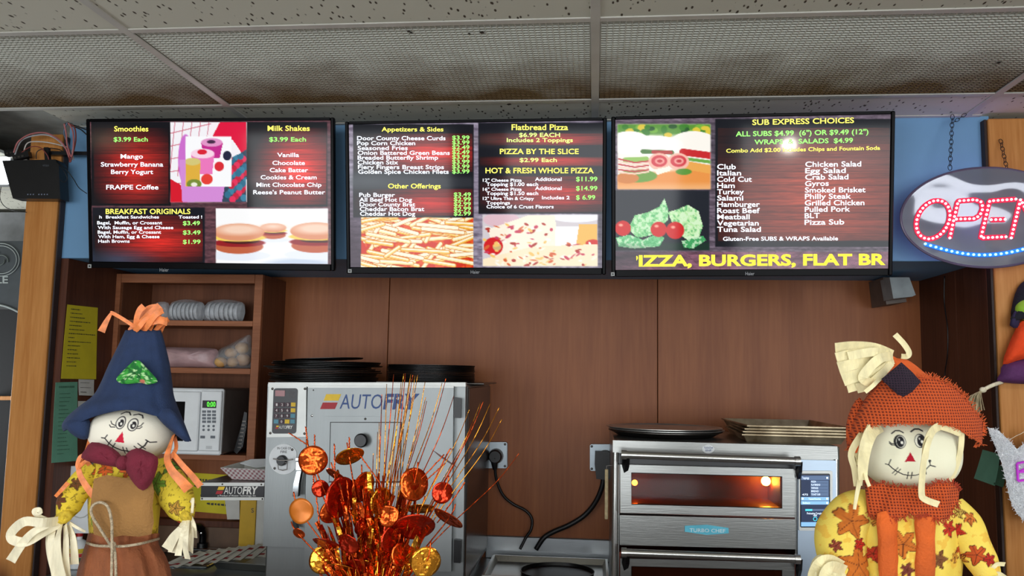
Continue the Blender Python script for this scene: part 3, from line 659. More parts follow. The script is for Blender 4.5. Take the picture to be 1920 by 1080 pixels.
TL = {0: [('y', 'Smoothies', 213, 246, 277, 9.5), ('g', '$3.99 Each', 212, 265, 276, 8), ('w', 'Mango', 225, 297, 267, 8), ('w', 'Strawberry Banana', 188, 312, 305, 8), ('w', 'Berry Yogurt', 207, 326, 286, 8), ('w', 'FRAPPE Coffee', 198, 355, 296, 8.3),
          ('y', 'Milk Shakes', 501, 245, 580, 9.5), ('g', '$3.99 Each', 504, 265, 573, 8), ('w', 'Vanilla', 519, 294, 560, 7.5), ('w', 'Chocolate', 510, 309, 571, 7.5), ('w', 'Cake Batter', 505, 322.5, 577, 7.5), ('w', 'Cookies & Cream', 488, 336, 593, 7.5), ('w', 'Mint Chocolate Chip', 480, 350, 602, 7.5), ('w', "Reese's Peanut Butter", 474, 364, 609, 7.5),
          ('y', 'BREAKFAST ORIGINALS', 197, 401, 356, 9.2), ('w', 'h  Breakfast Sandwiches', 185, 409.5, 297, 5.5), ('w', 'Toasted !', 334, 409.5, 378, 5.5), ('w', 'Bagel,  Muffin, or Crossant', 181, 420.5, 303, 5.8), ('w', 'With Sausage Egg and Cheese', 182, 429.5, 324, 5.8),
          ('w', 'Bagel, Muffin, or Crossant', 182, 438, 301, 5.8), ('w', 'With Ham, Egg & Cheese', 183, 446.5, 298, 5.8), ('w', 'Hash Browns', 183, 455, 242, 5.8), ('g', '$3.49', 342, 422, 374, 7.4), ('g', '$3.49', 342, 439.5, 375, 7.4), ('g', '$1.99', 342, 457, 375, 7.4)],
      1: [('y', 'Appetizers & Sides', 715, 246, 831, 7.8), ('w', 'Door County Cheese Curds', 669, 262.5, 835, 7.4), ('w', 'Pop Corn Chicken', 669, 271.8, 778, 7.4), ('w', 'Seasoned Fries', 670, 281, 764, 7.4), ('w', 'Onion Battered Green Beans', 670, 290, 843, 7.4),
          ('w', 'Breaded Butterfly Shrimp', 670, 299, 821, 7.4), ('w', 'Chicken Stix', 670, 308, 746, 7.4), ('w', 'Fiery Fingers Breast Strips', 670.5, 316.7, 832, 7.4), ('w', 'Golden Spice Chicken Filets', 671, 325.5, 841, 7.4), ('y', 'Other Offerings', 727, 353, 826, 8.6),
          ('w', 'Pub Burger', 673, 369, 740, 7.4), ('w', 'All Beef Hot Dog', 673, 378, 772, 7.4), ('w', 'Door County Brat', 674, 386.8, 778, 7.4), ('w', 'Cheddar Bacon Brat', 674, 395.5, 795, 7.4), ('w', 'Cheddar Hot Dog', 674.5, 404.3, 778, 7.4)]
         +[('g', t, 847.5, 261.5+9.05*k, 880, 7.4) for k, t in enumerate(['$3.99', '$3.99', '$2.49', '$2.49', '$3.99', '$3.99', '$3.99', '$3.99'])]+[('g', t, 850.5, 368.3+8.9*k, 882.5, 7.4) for k, t in enumerate(['$3.49', '$2.99', '$2.99', '$2.99', '$2.99'])]
         +[('y', 'Flatbread Pizza', 959, 243.5, 1065, 10.5), ('p', '$6.99 EACH', 973, 256.5, 1050, 7.6), ('p', 'Includes 2 Toppings', 950, 266, 1074, 7.2), ('y', 'PIZZA BY THE SLICE', 937, 288.5, 1085, 9.6), ('p', '$2.99 Each', 974, 303.5, 1044, 7.4), ('y', 'HOT & FRESH WHOLE PIZZA', 910, 324.5, 1113, 9.8),
          ('w', '12" Cheese Pizza', 905, 340.5, 978, 5.6), ('w', 'Additional', 1003, 339, 1053, 6.4), ('g', '$11.99', 1080, 339.5, 1120, 8), ('w', 'Topping $1.00 each', 911.5, 348.5, 1009, 6.4), ('w', '16" Cheese Pizza', 905, 357.5, 978, 5.6), ('w', 'Additional', 1003, 356, 1053, 6.4), ('g', '$14.99', 1080, 356.8, 1120, 8),
          ('w', 'Topping $1.50 each', 911.5, 365.5, 1009, 6.4), ('w', '12" Ultra Thin & Crispy', 905, 374.8, 1001, 5.6), ('w', 'Includes 2', 1016, 373.5, 1068, 6.2), ('g', '$ 6.99', 1080, 374, 1116, 8), ('w', 'Toppings', 911.5, 383, 956, 5.8), ('w', 'Choice of 6 Crust Flavors', 912, 390.5, 1038, 6)],
      2: [('y', 'SUB EXPRESS CHOICES', 1411, 234, 1602, 9.8, -4), ('g', 'ALL SUBS $4.99  (6") OR $9.49 (12")', 1380, 255.5, 1629, 9, -4.5), ('g', 'WRAPS  &  SALADS  $4.99', 1415, 270.5, 1600, 8.6, -3.5), ('y', 'Combo Add $2.00 Includes Chips and Fountain Soda', 1362, 286, 1651, 7, -5.5)]
         +[('w', t, 1345+.0*k, 317+11.75*k, 1345+wd, 9.2) for k, (t, wd) in enumerate([('Club', 35), ('Italian', 45), ('Cold Cut', 65), ('Ham', 33), ('Turkey', 50), ('Salami', 49), ('Hamburger', 80), ('Roast Beef', 80), ('Meatball', 61), ('Vegetarian', 78), ('Tuna Salad', 82)])]
         +[('w', t, 1510.5-.15*k, 312.5+12.1*k, 1510.5+wd, 9.4, -.8) for k, (t, wd) in enumerate([('Chicken Salad', 105), ('Egg Salad', 76), ('Crab Salad', 81), ('Gyros', 44), ('Smoked Brisket', 113), ('Philly Steak', 86), ('Grilled Chicken', 111), ('Pulled Pork', 84), ('BLT', 27), ('Pizza Sub', 73)])]
         +[('w', 'Gluten-Free SUBS & WRAPS Available', 1356, 451.5, 1572, 7.2, -1), ('Y', 'IZZA, BURGERS, FLAT BR', 1198, 499, 1661, 19.5, -3)]}
TCOL = {'w': flatmat('letters_white', (238, 244, 255), 1.0), 'y': flatmat('letters_yellow', (250, 240, 96), 1.0), 'g': flatmat('letters_green', (150, 250, 110), 1.0), 'p': flatmat('letters_pale_green', (214, 250, 130), 1.0), 'Y': flatmat('letters_ticker_yellow', (250, 232, 50), 1.0)}
tvlabels = ['menu television on the left listing Smoothies, Milk Shakes and breakfast sandwiches', 'middle menu television with appetizers, flatbread pizza and a picture of fries', 'menu television on the right headed SUB EXPRESS CHOICES with a yellow ticker line']
for k, (c, yaw, roll) in enumerate(TVS):
    U = Vector((math.cos(roll), -math.sin(roll)*math.sin(TILT), math.sin(roll)*math.cos(TILT)))
    V = Vector((-math.sin(roll), -math.cos(roll)*math.sin(TILT), math.cos(roll)*math.cos(TILT)))
    Rz = Matrix.Rotation(yaw, 3, 'Z'); U = Rz @ U; V = Rz @ V; N = U.cross(V)
    mw = Matrix.Identity(4)
    for i in range(3): mw[i][0], mw[i][1], mw[i][2], mw[i][3] = U[i], V[i], N[i], (c[0], c[1], c[2]+EYE)[i]
    r_ = root('television', tvlabels[k], 'television', (0, 0, 0), 'menu televisions above the counter'); r_.matrix_world = mw
    fr = tframe(mw); x0, x1, y0, y1 = -TW/2+.013, TW/2-.013, -TH/2+.022, TH/2-.010
    b = MB(); b.box((-TW/2, -TH/2, -.016), (x0, TH/2, 0), .003); b.box((x1, -TH/2, -.016), (TW/2, TH/2, 0), .003); b.box((x0, -TH/2, -.016), (x1, y0, 0), .002); b.box((x0, y1, -.016), (x1, TH/2, 0), .002); b.build('bezel', M_['frame'], r_, local=True)
    b = MB(); b.box((-TW/2+.004, -TH/2+.004, -.034), (TW/2-.004, TH/2-.004, -.0165), .004); b.box((-.28, -.2, -.062), (.28, .1, -.0335), .008); b.build('back_case', M_['black'], r_, local=True)
    b = MB(); b.box((-.12, -.1, -.085), (.12, .12, -.0625)); b.build('wall_mount', M_['black'], r_, local=True)
    nx, ny = 340, 196
    gx, gy = np.meshgrid(np.linspace(x0, x1, nx), np.linspace(y1, y0, ny))
    vs = np.stack([gx.ravel(), gy.ravel(), np.full(gx.size, -.004)], 1)
    wv = vs@np.array([U, V, N])+np.array([c[0], c[1], c[2]+EYE])
    px, py = projn(wv); P = Paint(px, py, (10, 10, 12)); (paint1, paint2, paint3)[k](P)
    P.mix(np.full(len(px), 1.0)*.02, (150, 165, 185))
    ii = (np.arange(ny-1)[:, None]*nx+np.arange(nx-1)[None]).ravel(); fs = np.stack([ii, ii+nx, ii+nx+1, ii+1], 1)
    me = bpy.data.meshes.new('screen'); me.vertices.add(len(vs)); me.vertices.foreach_set('co', vs.ravel()); me.loops.add(fs.size); me.loops.foreach_set('vertex_index', fs.ravel().astype(np.int32)); me.polygons.add(len(fs)); me.polygons.foreach_set('loop_start', np.arange(0, fs.size, 4, dtype=np.int32)); me.polygons.foreach_set('loop_total', np.full(len(fs), 4, dtype=np.int32))
    me.update(); me.validate(); me.materials.append(M_['screen'])
    a = me.color_attributes.new('paint', 'FLOAT_COLOR', 'POINT'); cc = np.clip(P.c, 0, 1); cc = np.where(cc <= .04045, cc/12.92, ((cc+.055)/1.055)**2.4); a.data.foreach_set('color', np.concatenate([cc, np.ones((len(cc), 1))], 1).astype(np.float32).ravel())
    so = bpy.data.objects.new('screen', me); COL.objects.link(so); so.parent = r_
    for q in TL[k]:
        b = MB(); put_text(b, q[1], q[2], q[3], q[4], q[5], fr, bold=0.014 if q[0] != 'Y' else .035, dy=q[6] if len(q) > 6 else 0, lift=-.0035)
        b.build('menu_line', TCOL[q[0]], so, local=True)
        if q[0] == 'Y': b = MB(); b.add([fr(1193, 480, -.0035), fr(1195, 480, -.0035), fr(1196.5, 484, -.0035), fr(1193.5, 489, -.0035)], [(3, 2, 1, 0)]); b.build('menu_line', TCOL['Y'], so, local=True)
    cx = [308, 891, 1406][k]; cy = [506, 510, 513][k]
    b = MB(); b.use(pm('badge_grey', (150, 152, 156), 0.4)); put_text(b, 'Haier', cx-8.5, cy+3, cx+8.5, 6, fr, bold=.012, lift=.0005); b.build('badge', None, r_, local=True)
    sx, sy = [(168, 499), (656, 508), (1149, 514)][k]
    b = MB(); b.use(pm('sticker_pale', (176, 180, 178), .6)); b.add([fr(sx-3.4, sy-3.4, .0006), fr(sx+3.4, sy-3.4, .0006), fr(sx+3.4, sy+3.4, .0006), fr(sx-3.4, sy+3.4, .0006)], [(0, 1, 2, 3)]); b.use(M_['black']); b.add([fr(sx-1.6, sy-1.6, .0009), fr(sx+1.6, sy-1.6, .0009), fr(sx+1.6, sy+1.6, .0009), fr(sx-1.6, sy+1.6, .0009)], [(0, 1, 2, 3)]); b.build('corner_sticker', None, r_, local=True)
#@@KIT
# ================================================================== left shelf cabinet
YC = 3.13
def X_(px, Y, py=600): return W(px, py, Y).x
def Z_(py, Y, px=960): return W(px, py, Y).z
cx0, cx1 = X_(212, YC), X_(489, YC); ci0, ci1 = cx0+.022, cx1-.032
zt = Z_(514, YC, 350); z1 = Z_(601, YC, 380); z2 = Z_(690, YC, 380); z3 = Z_(853, YC, 420)
cab = root('shelf_cabinet', 'open brown wooden shelf cabinet on the wall left of the steel fryer', 'cabinet', ((cx0+cx1)/2, YC, z3-.02))
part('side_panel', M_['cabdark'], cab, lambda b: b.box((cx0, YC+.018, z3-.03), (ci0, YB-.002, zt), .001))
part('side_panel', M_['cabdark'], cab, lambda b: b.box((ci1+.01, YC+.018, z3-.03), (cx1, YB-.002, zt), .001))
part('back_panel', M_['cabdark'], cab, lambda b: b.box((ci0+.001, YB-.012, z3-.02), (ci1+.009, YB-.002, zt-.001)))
part('front_rail', M_['cabwood'], cab, lambda b: b.box((ci0+.001, YC, zt-.035), (ci1-.001, YC+.018, zt), .001))
part('face_frame', M_['cabwood'], cab, lambda b: b.box((ci1, YC, z3-.03), (cx1, YC+.0175, zt), .001))
part('face_frame', M_['cabwood'], cab, lambda b: b.box((cx0, YC, z3-.03), (ci0, YC+.0175, zt), .001))
part('top_board', M_['cabwood'], cab, lambda b: b.box((ci0+.001, YC+.019, zt-.018), (ci1+.009, YB-.013, zt-.001)))
for z in (z1, z2, z3):
    part('shelf', M_['cabwood'], cab, lambda b: b.box((ci0+.001, YC+.001, z-.021), (ci1-.001, YB-.013, z), .001))
# lower ledge of the alcove under the cabinet
M_['tanpanel'] = pm('tan_panel', (112, 84, 62), 0.5, var=0.25, scale=7)
struct('trim_5', lambda b: b.box((XL+.002, YB-.03, Z_(1046, YB, 420)), (X_(497, YB), YB-.001, Z_(986, YB, 420)), .002), M_['tanpanel'])
struct('trim_6', lambda b: b.box((XL+.002, YB-.045, Z_(985.5, YB, 420)), (X_(497, YB), YB-.001, Z_(973, YB, 420)), .002), M_['darkwood'])
# ---- clear bags with white foam plates on the top shelf
M_['film'] = pm('clear_film', (225, 228, 232), 0.12, var=0.02, alpha=0.30, bump=0.5, bscale=60)
M_['foam'] = pm('white_foam', (206, 210, 214), 0.5, var=0.14, scale=40, bump=0.3, bscale=30)
def lathM(c, ax='Z', rx=0.0):
    M = Matrix.Translation(Vector(c))
    if ax == 'Y': M = M @ Matrix.Rotation(PI/2, 4, 'X')
    if ax == 'X': M = M @ Matrix.Rotation(PI/2, 4, 'Y')
    return M @ Matrix.Rotation(rx, 4, 'Y') if rx else M
for px0, px1, lab in ((318, 378, 'plastic wrapped pack of white foam bowls on the top shelf, left one'), (385, 453, 'plastic wrapped pack of white foam bowls on the top shelf, right one')):
    r_ = root('foam_bowl_pack', lab, 'bowl pack', W((px0+px1)/2, 601, 3.24), 'wrapped foam bowls on the top shelf')
    a, c = px0, px1; Yk = 3.24; zb = z1
    base = W((a+c)/2, 590, Yk); rr = (c-a)/2*Yk/FPX
    def mk(b):
        n = 7
        for q in range(n):
            u = base.x-rr*.95+q*(rr*1.9/n)
            b.lathe([(.026+.004*math.sin(q), 0), (.038, rr*.2), (.040, rr*.34), (.036, rr*.30), (.024, .004)], Matrix.Translation(Vector((u, Yk, zb+.042))) @ Matrix.Rotation(PI/2, 4, 'Y'), 20)
    part('foam_bowls', M_['foam'], r_, mk, smooth='auto', kind='stuff')
    part('wrapper', M_['film'], r_, lambda b: b.pillow([(a-4, 584), (a+4, 567), ((a+c)/2, 561), (c-6, 565), (c+6, 572), (c+2, 600.5), ((a+c)/2, 601.5), (a-2, 600.5)], Yk, .05, jit=.12), smooth=True)
r_ = root('wrapper_tail', 'loose clear plastic bag end beside the foam bowl packs', 'plastic bag', W(305, 601, 3.24))
part('film', M_['film'], r_, lambda b: b.pillow([(288, 573), (300, 566), (316, 568), (318, 585), (316, 600.5), (290, 600.5)], 3.24, .03, jit=.2), smooth=True)
# ---- pink package and bag of rolls on the middle shelf
M_['pinkwrap'] = pm('pink_wrap', (180, 148, 150), 0.35, var=0.16, scale=26, bump=0.5, bscale=24, stretch=(.5, 1, 1))
r_ = root('wrapped_package', 'long pink package in crinkled wrap on the middle shelf', 'package', W(350, 690, 3.2))
part('package', M_['pinkwrap'], r_, lambda b: b.pillow([(262, 651.5), (300, 650.5), (350, 651.5), (395, 653), (409, 658), (408, 678), (402, 690), (350, 690), (262, 690)], 3.2, .055, rings=4, jit=.05, up=3), smooth=True)
M_['roll'] = pm('bread_roll', (222, 180, 116), 0.5, var=0.2, scale=14, c2=(176, 120, 62))
for i, (x, y, r, Y) in enumerate([(414, 679, 12, 3.17), (436, 679, 11.5, 3.2), (456, 675, 14.5, 3.23), (433, 662, 12, 3.235), (454, 653, 14, 3.265)]):
    s = r*Y/FPX; b = MB(); p = W(x, y, Y); zz = max(p.z, z2+s*.82) if i < 3 else p.z
    b.sphere((p.x, p.y, zz), s, s*.95, s*.84, 18, 10); o = b.build('bread_roll', M_['roll'], None, smooth=True)
    tag(o, ['bread roll at the lower left in the clear bag on the middle shelf', 'bread roll at the lower middle of the clear bag on the middle shelf', 'bread roll at the lower right in the clear bag by the cabinet frame', 'bread roll at the upper left in the clear bag', 'topmost bread roll in the clear bag by the cabinet frame'][i], 'bread roll', 'bread rolls in the clear bag')
o = part('plastic_bag', M_['film'], None, lambda b: b.pillow([(399, 690), (398, 672), (412, 655), (430, 646), (452, 634), (469, 628), (471, 650), (470, 690)], 3.215, .085, jit=.06, up=3), smooth=True)
tag(o, 'clear plastic bag holding bread rolls on the middle shelf', 'plastic bag')
# ---- microwave
YM = 3.05; mx0, mx1 = X_(240, YM, 790), X_(415, YM, 790); mz0 = z3+.002; mz1 = Z_(729, YM, 380)
r_ = root('microwave', 'white microwave oven with green clock digits on the bottom shelf', 'microwave', ((mx0+mx1)/2, YM, mz0))
M_['mwcase'] = pm('microwave_case', (92, 84, 80), 0.35, var=0.1)
part('case', M_['mwcase'], r_, lambda b: b.box((mx0, YM+.018, mz0+.006), (mx1, YB-.03, mz1), .006))
for x in (mx0+.03, mx1-.05): part('foot', M_['black'], r_, lambda b: b.box((x, YC+.02, mz0-.002), (x+.02, YC+.05, mz0+.006)))
part('front', M_['white'], r_, lambda b: b.box((mx0-.002, YM+.001, mz0+.004), (mx1+.002, YM+.018, mz1+.001), .005))
d = part('door', M_['white'], r_, lambda b: b.pbox(244, 733, 372, 845, YM-.012, .0125, .004))
part('window', M_['gloss'], d, lambda b: b.pbox(252, 752, 345, 826, YM-.0135, .002, .001))
cp = part('control_panel', M_['white'], r_, lambda b: b.pbox(374.5, 733, 413, 846, YM-.010, .011, .003))
part('display', M_['black'], cp, lambda b: b.pbox(379.5, 751, 405.5, 765, YM-.0115, .0016))
b = MB(); put_text(b, '0:00', 388, 762.5, 404, 9, frY(YM-.0118), bold=.02, lift=.0003); b.build('clock_digits', flatmat('digits_green', (90, 235, 60), 1.0), cp)
M_['key'] = pm('key_grey', (104, 110, 118), 0.5)
for ry in range(4):
    for cx_ in range(3): part('button', M_['key'], cp, lambda b: b.pbox(379+cx_*9.3, 769.5+ry*6.3, 386+cx_*9.3, 774+ry*6.3, YM-.0116, .0017))
for ry in range(2):
    for cx_ in range(3):
        p = W(381.5+cx_*9.4, 799+ry*7, YM-.0116); part('button', M_['key'], cp, lambda b: b.cyl(p, p+Vector((0, .0017, 0)), .0048, 10))
for x in (375.5, 394.5): part('button', M_['key'], cp, lambda b: b.pbox(x, 817, x+8.5, 822, YM-.0116, .0017))
part('button', pm('key_pale', (200, 204, 206), .5), cp, lambda b: b.pbox(386, 836, 397, 842, YM-.0116, .0017))
r_ = root('wire_rack', 'black slotted tray standing on edge beside the microwave', 'rack', W(450, 850, 3.16))
part('tray', M_['black'], r_, lambda b: b.pprism([(438, 846), (452, 800), (458, 772), (463, 774), (462, 800), (455, 838), (444, 851)], 3.155, .008))
for k in range(8): part('slat', M_['steeld'], r_, lambda b: b.pbox(445+k*1.3, 838-k*7, 452+k*1.3, 840-k*7, 3.151, .004))
# ================================================================== papers
def paper(name, pts, Y, mt, label, wr=None, curl=.004, inkc=(50, 50, 44), cat='paper', xr=None):
    """thin slightly curled sheet through measured corners; pts TL,TR,BR,BL; xr: the sheet lies on the side wall x=xr"""
    r_ = root(name, label, cat, (0, 0, 0))
    C = [np.array(p, float) for p in pts]
    def P(u, v, l=0.0):
        q = C[0]*(1-u)*(1-v)+C[1]*u*(1-v)+C[2]*u*v+C[3]*(1-u)*v
        if xr is not None:
            d = ray(q[0], q[1]); t = xr[0]/d[0]; return Vector((xr[0]+xr[1]*(.0012+l+curl*v*v), d[1]*t, EYE+d[2]*t))
        return W(q[0], q[1], Y-l-curl*math.sin(u*PI)*.5-curl*v*v)
    c = P(.5, .5); r_.location = c
    b = MB(); n = 10; vs = []; off = Vector((0, .0006, 0)) if xr is None else Vector((-xr[1]*.0006, 0, 0))
    for s in (0, 1):
        for j in range(n+1):
            for i in range(n+1): vs.append(P(i/n, j/n)+off*s)
    fs = []; N = (n+1)**2
    for j in range(n):
        for i in range(n):
            a = j*(n+1)+i; fs += [(a, a+1, a+n+2, a+n+1), (N+a+n+1, N+a+n+2, N+a+1, N+a)]
    for i in range(n):
        for a, c_ in ((i, i+1), (n*(n+1)+i+1, n*(n+1)+i), ((i+1)*(n+1), i*(n+1)), (i*(n+1)+n, (i+1)*(n+1)+n)): fs.append((c_, a, N+a, N+c_))
    b.add(vs, fs); b.build('sheet', mt, r_, smooth='auto')
    if wr:
        b = MB(); rg = random.Random(len(label))
        for (v, u0, u1, h) in wr:
            u = u0
            while u < u1:
                wd = rg.uniform(.02, .06); b.add([P(u, v, .0006), P(min(u+wd, u1), v-h*.2, .0006), P(min(u+wd, u1), v+h, .0006), P(u, v+h*rg.uniform(.5, 1), .0006)], [(0, 1, 2, 3)]); u += wd+.015
        b.build('handwriting', flatmat('ink', inkc), r_, kind='stuff')
    return r_
M_['ypaper'] = pm('yellow_paper', (222, 206, 40), 0.7, var=0.03); M_['gpaper'] = pm('green_paper', (112, 176, 148), 0.7, var=0.05); M_['wpaper'] = pm('white_paper', (214, 214, 208), 0.7, var=0.04)
wl = [(.05+.055*k, .12, [.42, .5, .6, .78, .5, .6, .95, .3, .82, .5, .4, .45, .5, .4, .42, .38][k], .012) for k in range(15)]
paper('yellow_paper', [(126, 571), (183, 577), (178, 711), (112, 710)], 2.9, M_['ypaper'], 'long yellow handwritten list taped to the wooden side panel beside the left post', wl, xr=(XL, 1))
paper('green_paper', [(104, 717), (145, 716), (143, 864), (94, 868)], 2.9, M_['gpaper'], 'long pale green price list below the yellow paper', [(.05, .15, .85, .025)]+[(.14+.05*k, .2, .45+.3*_hash(k, 1, 2), .010) for k in range(16)], inkc=(70, 120, 96), xr=(XL, 1))
paper('white_note', [(147, 711), (176, 712), (174, 742), (146, 741)], 2.9, M_['wpaper'], 'small white printed slip below the yellow paper', [(.2, .1, .7, .03), (.5, .1, .8, .03), (.78, .1, .5, .05)], xr=(XL, 1))
paper('white_note', [(146, 752), (166, 752), (163, 790), (146, 790)], 2.9, M_['wpaper'], 'white slip half hidden behind the green paper and blue hat', None, xr=(XL, 1))
paper('yellow_paper', [(352, 886), (472, 893), (470, 968), (352, 958)], YB-.002, M_['ypaper'], 'wide yellow sheet with black handwriting on the wall under the chute', [(.15, .1, .55, .05), (.32, .1, .5, .05), (.55, .2, .9, .06), (.75, .3, .8, .05)])
paper('white_note', [(421, 930), (449, 930), (449, 974), (426, 974)], YB-.05, M_['wpaper'], 'white sheet hanging behind the yellow carton', None)
paper('green_note', [(1843, 843), (1876, 852), (1868, 911), (1829, 897)], 2.9, M_['gpaper'], 'small green paper on the dark panel beside the right scarecrow', None, xr=(XR, -1))
paper('green_note', [(1873, 872), (1888, 878), (1884, 914), (1866, 908)], 2.9, pm('dark_green_paper', (58, 108, 84), .7), 'darker green paper slip behind the tinsel sign', None, xr=(XR, -1))
# ================================================================== fryer
YF = 2.75
fx0, fx1 = X_(501, YF, 860), X_(873, YF, 860); fzt = Z_(718.5, YF, 690)
M_['fsteel'] = steel('fryer_steel', (142, 146, 146), .44, 'Z', .04); M_['fpanel'] = pm('pale_metal', (206, 208, 204), .4, .35, .04)
fr_ = root('countertop_fryer', 'large stainless steel countertop fryer with yellow red and blue lettering', 'fryer', ((fx0+fx1)/2, YF+.25, ZC))
part('body', M_['fsteel'], fr_, lambda b: b.box((fx0+.004, YF+.012, ZC+.03), (fx1, YB-.03, fzt), .006))
part('side_cladding', pm('side_brown', (70, 52, 42), .25, .5, .2, 4), fr_, lambda b: b.box((fx1+.0002, YF+.03, ZC+.05), (fx1+.004, YB-.04, fzt-.01), .001))
part('control_column', M_['fsteel'], fr_, lambda b: b.pprism([(502, 720), (575, 720), (571, 1027), (493, 1024)], YF-.012, .024))
part('base', M_['steeld'], fr_, lambda b: b.box((fx0+.03, YF+.02, ZC), (fx1-.02, YB-.08, ZC+.029)))
part('side_frame', M_['fsteel'], fr_, lambda b: b.pprism([(851.5, 719), (873, 719), (868, 1100), (846, 1100)], YF-.006, .018))
part('top_rim', M_['fpanel'], fr_, lambda b: b.pprism([(503, 717), (873, 717), (873, 725), (503, 725)], YF-.02, .03))
pl_ = part('control_plate', M_['fpanel'], fr_, lambda b: b.pprism([(504, 720), (574.5, 721), (573.5, 819), (500, 820)], YF-.018, .006))
def rrect(x0, y0, x1, y1, r, k=4):
    o = []
    for cx_, cy_, a0 in ((x1-r, y0+r, -90), (x1-r, y1-r, 0), (x0+r, y1-r, 90), (x0+r, y0+r, 180)):
        for i in range(k+1): a = math.radians(a0+90*i/k); o.append((cx_+r*math.cos(a), cy_+r*math.sin(a)))
    return o
M_['keypad'] = pm('keypad_black', (24, 24, 30), .35)
kp = part('keypad', M_['keypad'], pl_, lambda b: b.pprism([(x-(y-728)*.04, y) for x, y in rrect(513, 728, 558, 813, 5)], YF-.021, .0035))
part('digit_window', pm('dark_red_window', (112, 12, 22), .2, emit=(90, 8, 16), es=.5), kp, lambda b: b.pbox(516, 732, 534, 743, YF-.0222, .0014))
kc = {'k': pm('key_maroon', (64, 30, 44), .5), 'y': pm('key_yellow', (236, 196, 40), .5), 'c': pm('key_cyan', (88, 150, 170), .5)}
kw = flatmat('key_print', (220, 216, 214))
for r__, row in enumerate([('k1', 'k2', 'k3', 'y'), ('k4', 'k5', 'k6', 'y'), ('k7', 'k8', 'k9', 'c'), ('c', 'k0', 'y', 'c')]):
    for c__, t in enumerate(row):
        x = 518.8+c__*10.3-r__*.45; y = 758.8+r__*10.6
        part('key', kc[t[0]], kp, lambda b: b.pbox(x-4.2, y-4, x+4.4, y+3.6, YF-.0224, .0016, .0003))
        if len(t) > 1: b = MB(); put_text(b, t[1], x-1.6, y+2.2, x+1.6, 4.6, frY(YF-.0224), lift=.0003); b.build('key_digit', kw, kp)
for k in range(3): 
    b = MB(); put_text(b, ['START', 'HEAT', 'POWER'][k], 542.5, 736.5+k*4.3, 553, 2.6, frY(YF-.0212), lift=.0003); b.build('panel_print', pm('faint_print', (110, 104, 104), .6), kp)
def logo(parent, Y, x0, y0, x1, y1, cA, cF, skew):
    """stripes + AUTO + FRY"""
    W_ = x1-x0; H = y1-y0; sk = H*.42
    b = MB(); b.use(kc['y']); b.add([W(x, y, Y) for x, y in ((x0+sk, y0), (x0+sk+W_*.15, y0), (x0+sk*.55+W_*.15, y0+H*.44), (x0+sk*.55, y0+H*.44))], [(0, 1, 2, 3)]); b.build('logo_stripe', None, parent, label='yellow logo stripe')
    b = MB(); b.use(M_['logored']); b.add([W(x, y, Y) for x, y in ((x0+sk*.45, y0+H*.56), (x0+sk*.45+W_*.15, y0+H*.56), (x0+W_*.15, y1), (x0, y1))], [(0, 1, 2, 3)]); b.build('logo_stripe', None, parent, label='red logo stripe')
    f = frY(Y); 
    b = MB(); put_text(b, 'AUTO', x0+W_*.195, y1-H*.02, x0+W_*.625, H*.96, f, bold=.0, shear=.18, lift=.0); b.build('logo_lettering', cA, parent)
    b = MB(); put_text(b, 'FRY', x0+W_*.63, y1-H*.02, x1, H*.96, f, bold=.035, shear=.18, lift=.0); b.build('logo_lettering', cF, parent)
M_['logored'] = pm('logo_red', (176, 26, 40), .5); M_['logoblue'] = pm('logo_blue', (36, 74, 140), .45); M_['white_ink'] = flatmat('white_ink', (236, 236, 232))
logo(kp, YF-.0216, 516, 798, 549, 804, M_['white_ink'], M_['white_ink'], 0)
def dome(name, px, py, Y, r, mt, parent, h=.003, n=12):
    p = W(px, py, Y); b = MB(); b.lathe([(r, 0), (r*.9, h*.6), (r*.45, h)], Matrix.Translation(p) @ Matrix.Rotation(PI/2, 4, 'X'), n); return b.build(name, mt, parent, smooth='auto')
for x, y in ((511, 729), (574-2, 729), (507, 812), (571, 813)): dome('screw', x, y, YF-.018, .0045, M_['steeld'], pl_)
# fire dial
fd = root('x', None, None, (0, 0, 0)); bpy.data.objects.remove(fd)
def disc_poly(cx_, cy_, rx, ry, cut=None, n=40):
    o = []
    for i in range(n):
        a = 2*PI*i/n; x = cx_+rx*math.cos(a); y = cy_+ry*math.sin(a)
        if cut: x = min(x, cut)
        o.append((x, y))
    return o
fp = part('fire_pull_plate', M_['white'], fr_, lambda b: b.pprism(disc_poly(532, 861, 27.5, 28.5, 556), YF-.0145, .0025))
b = MB(); f = frY(YF-.0148)
put_text(b, 'IN CASE OF', 520, 842.5, 546, 4.2, f, bold=.01, lift=.0003); b.build('printed_warning', M_['keypad'], fp)
b = MB(); put_text(b, 'FIRE', 526, 849.5, 538, 4.6, f, bold=.01, lift=.0003); b.build('printed_warning', M_['keypad'], fp)
p = W(530, 863, YF-.0145)
b = MB(); b.lathe([(.0175, 0), (.0175, .012), (.014, .018)], Matrix.Translation(p) @ Matrix.Rotation(PI/2, 4, 'X'), 20); b.build('knob', M_['black'], fp, smooth='auto')
part('pin', M_['steeld'], fp, lambda b: b.tube([W(512, 860, YF-.036), W(524, 863, YF-.036), W(540, 863, YF-.036), W(549, 861, YF-.036)], .0022, 6))
part('wire_ring', M_['steeld'], fp, lambda b: b.tube([W(x, y, YF-.03) for x, y in ((521, 868), (522, 880), (530, 882), (538, 880), (539, 868), (530, 866), (521, 868))], .0016, 6))
for x, y in ((548, 843), (515, 878)): dome('screw', x, y, YF-.0145, .0045, M_['steeld'], fp)
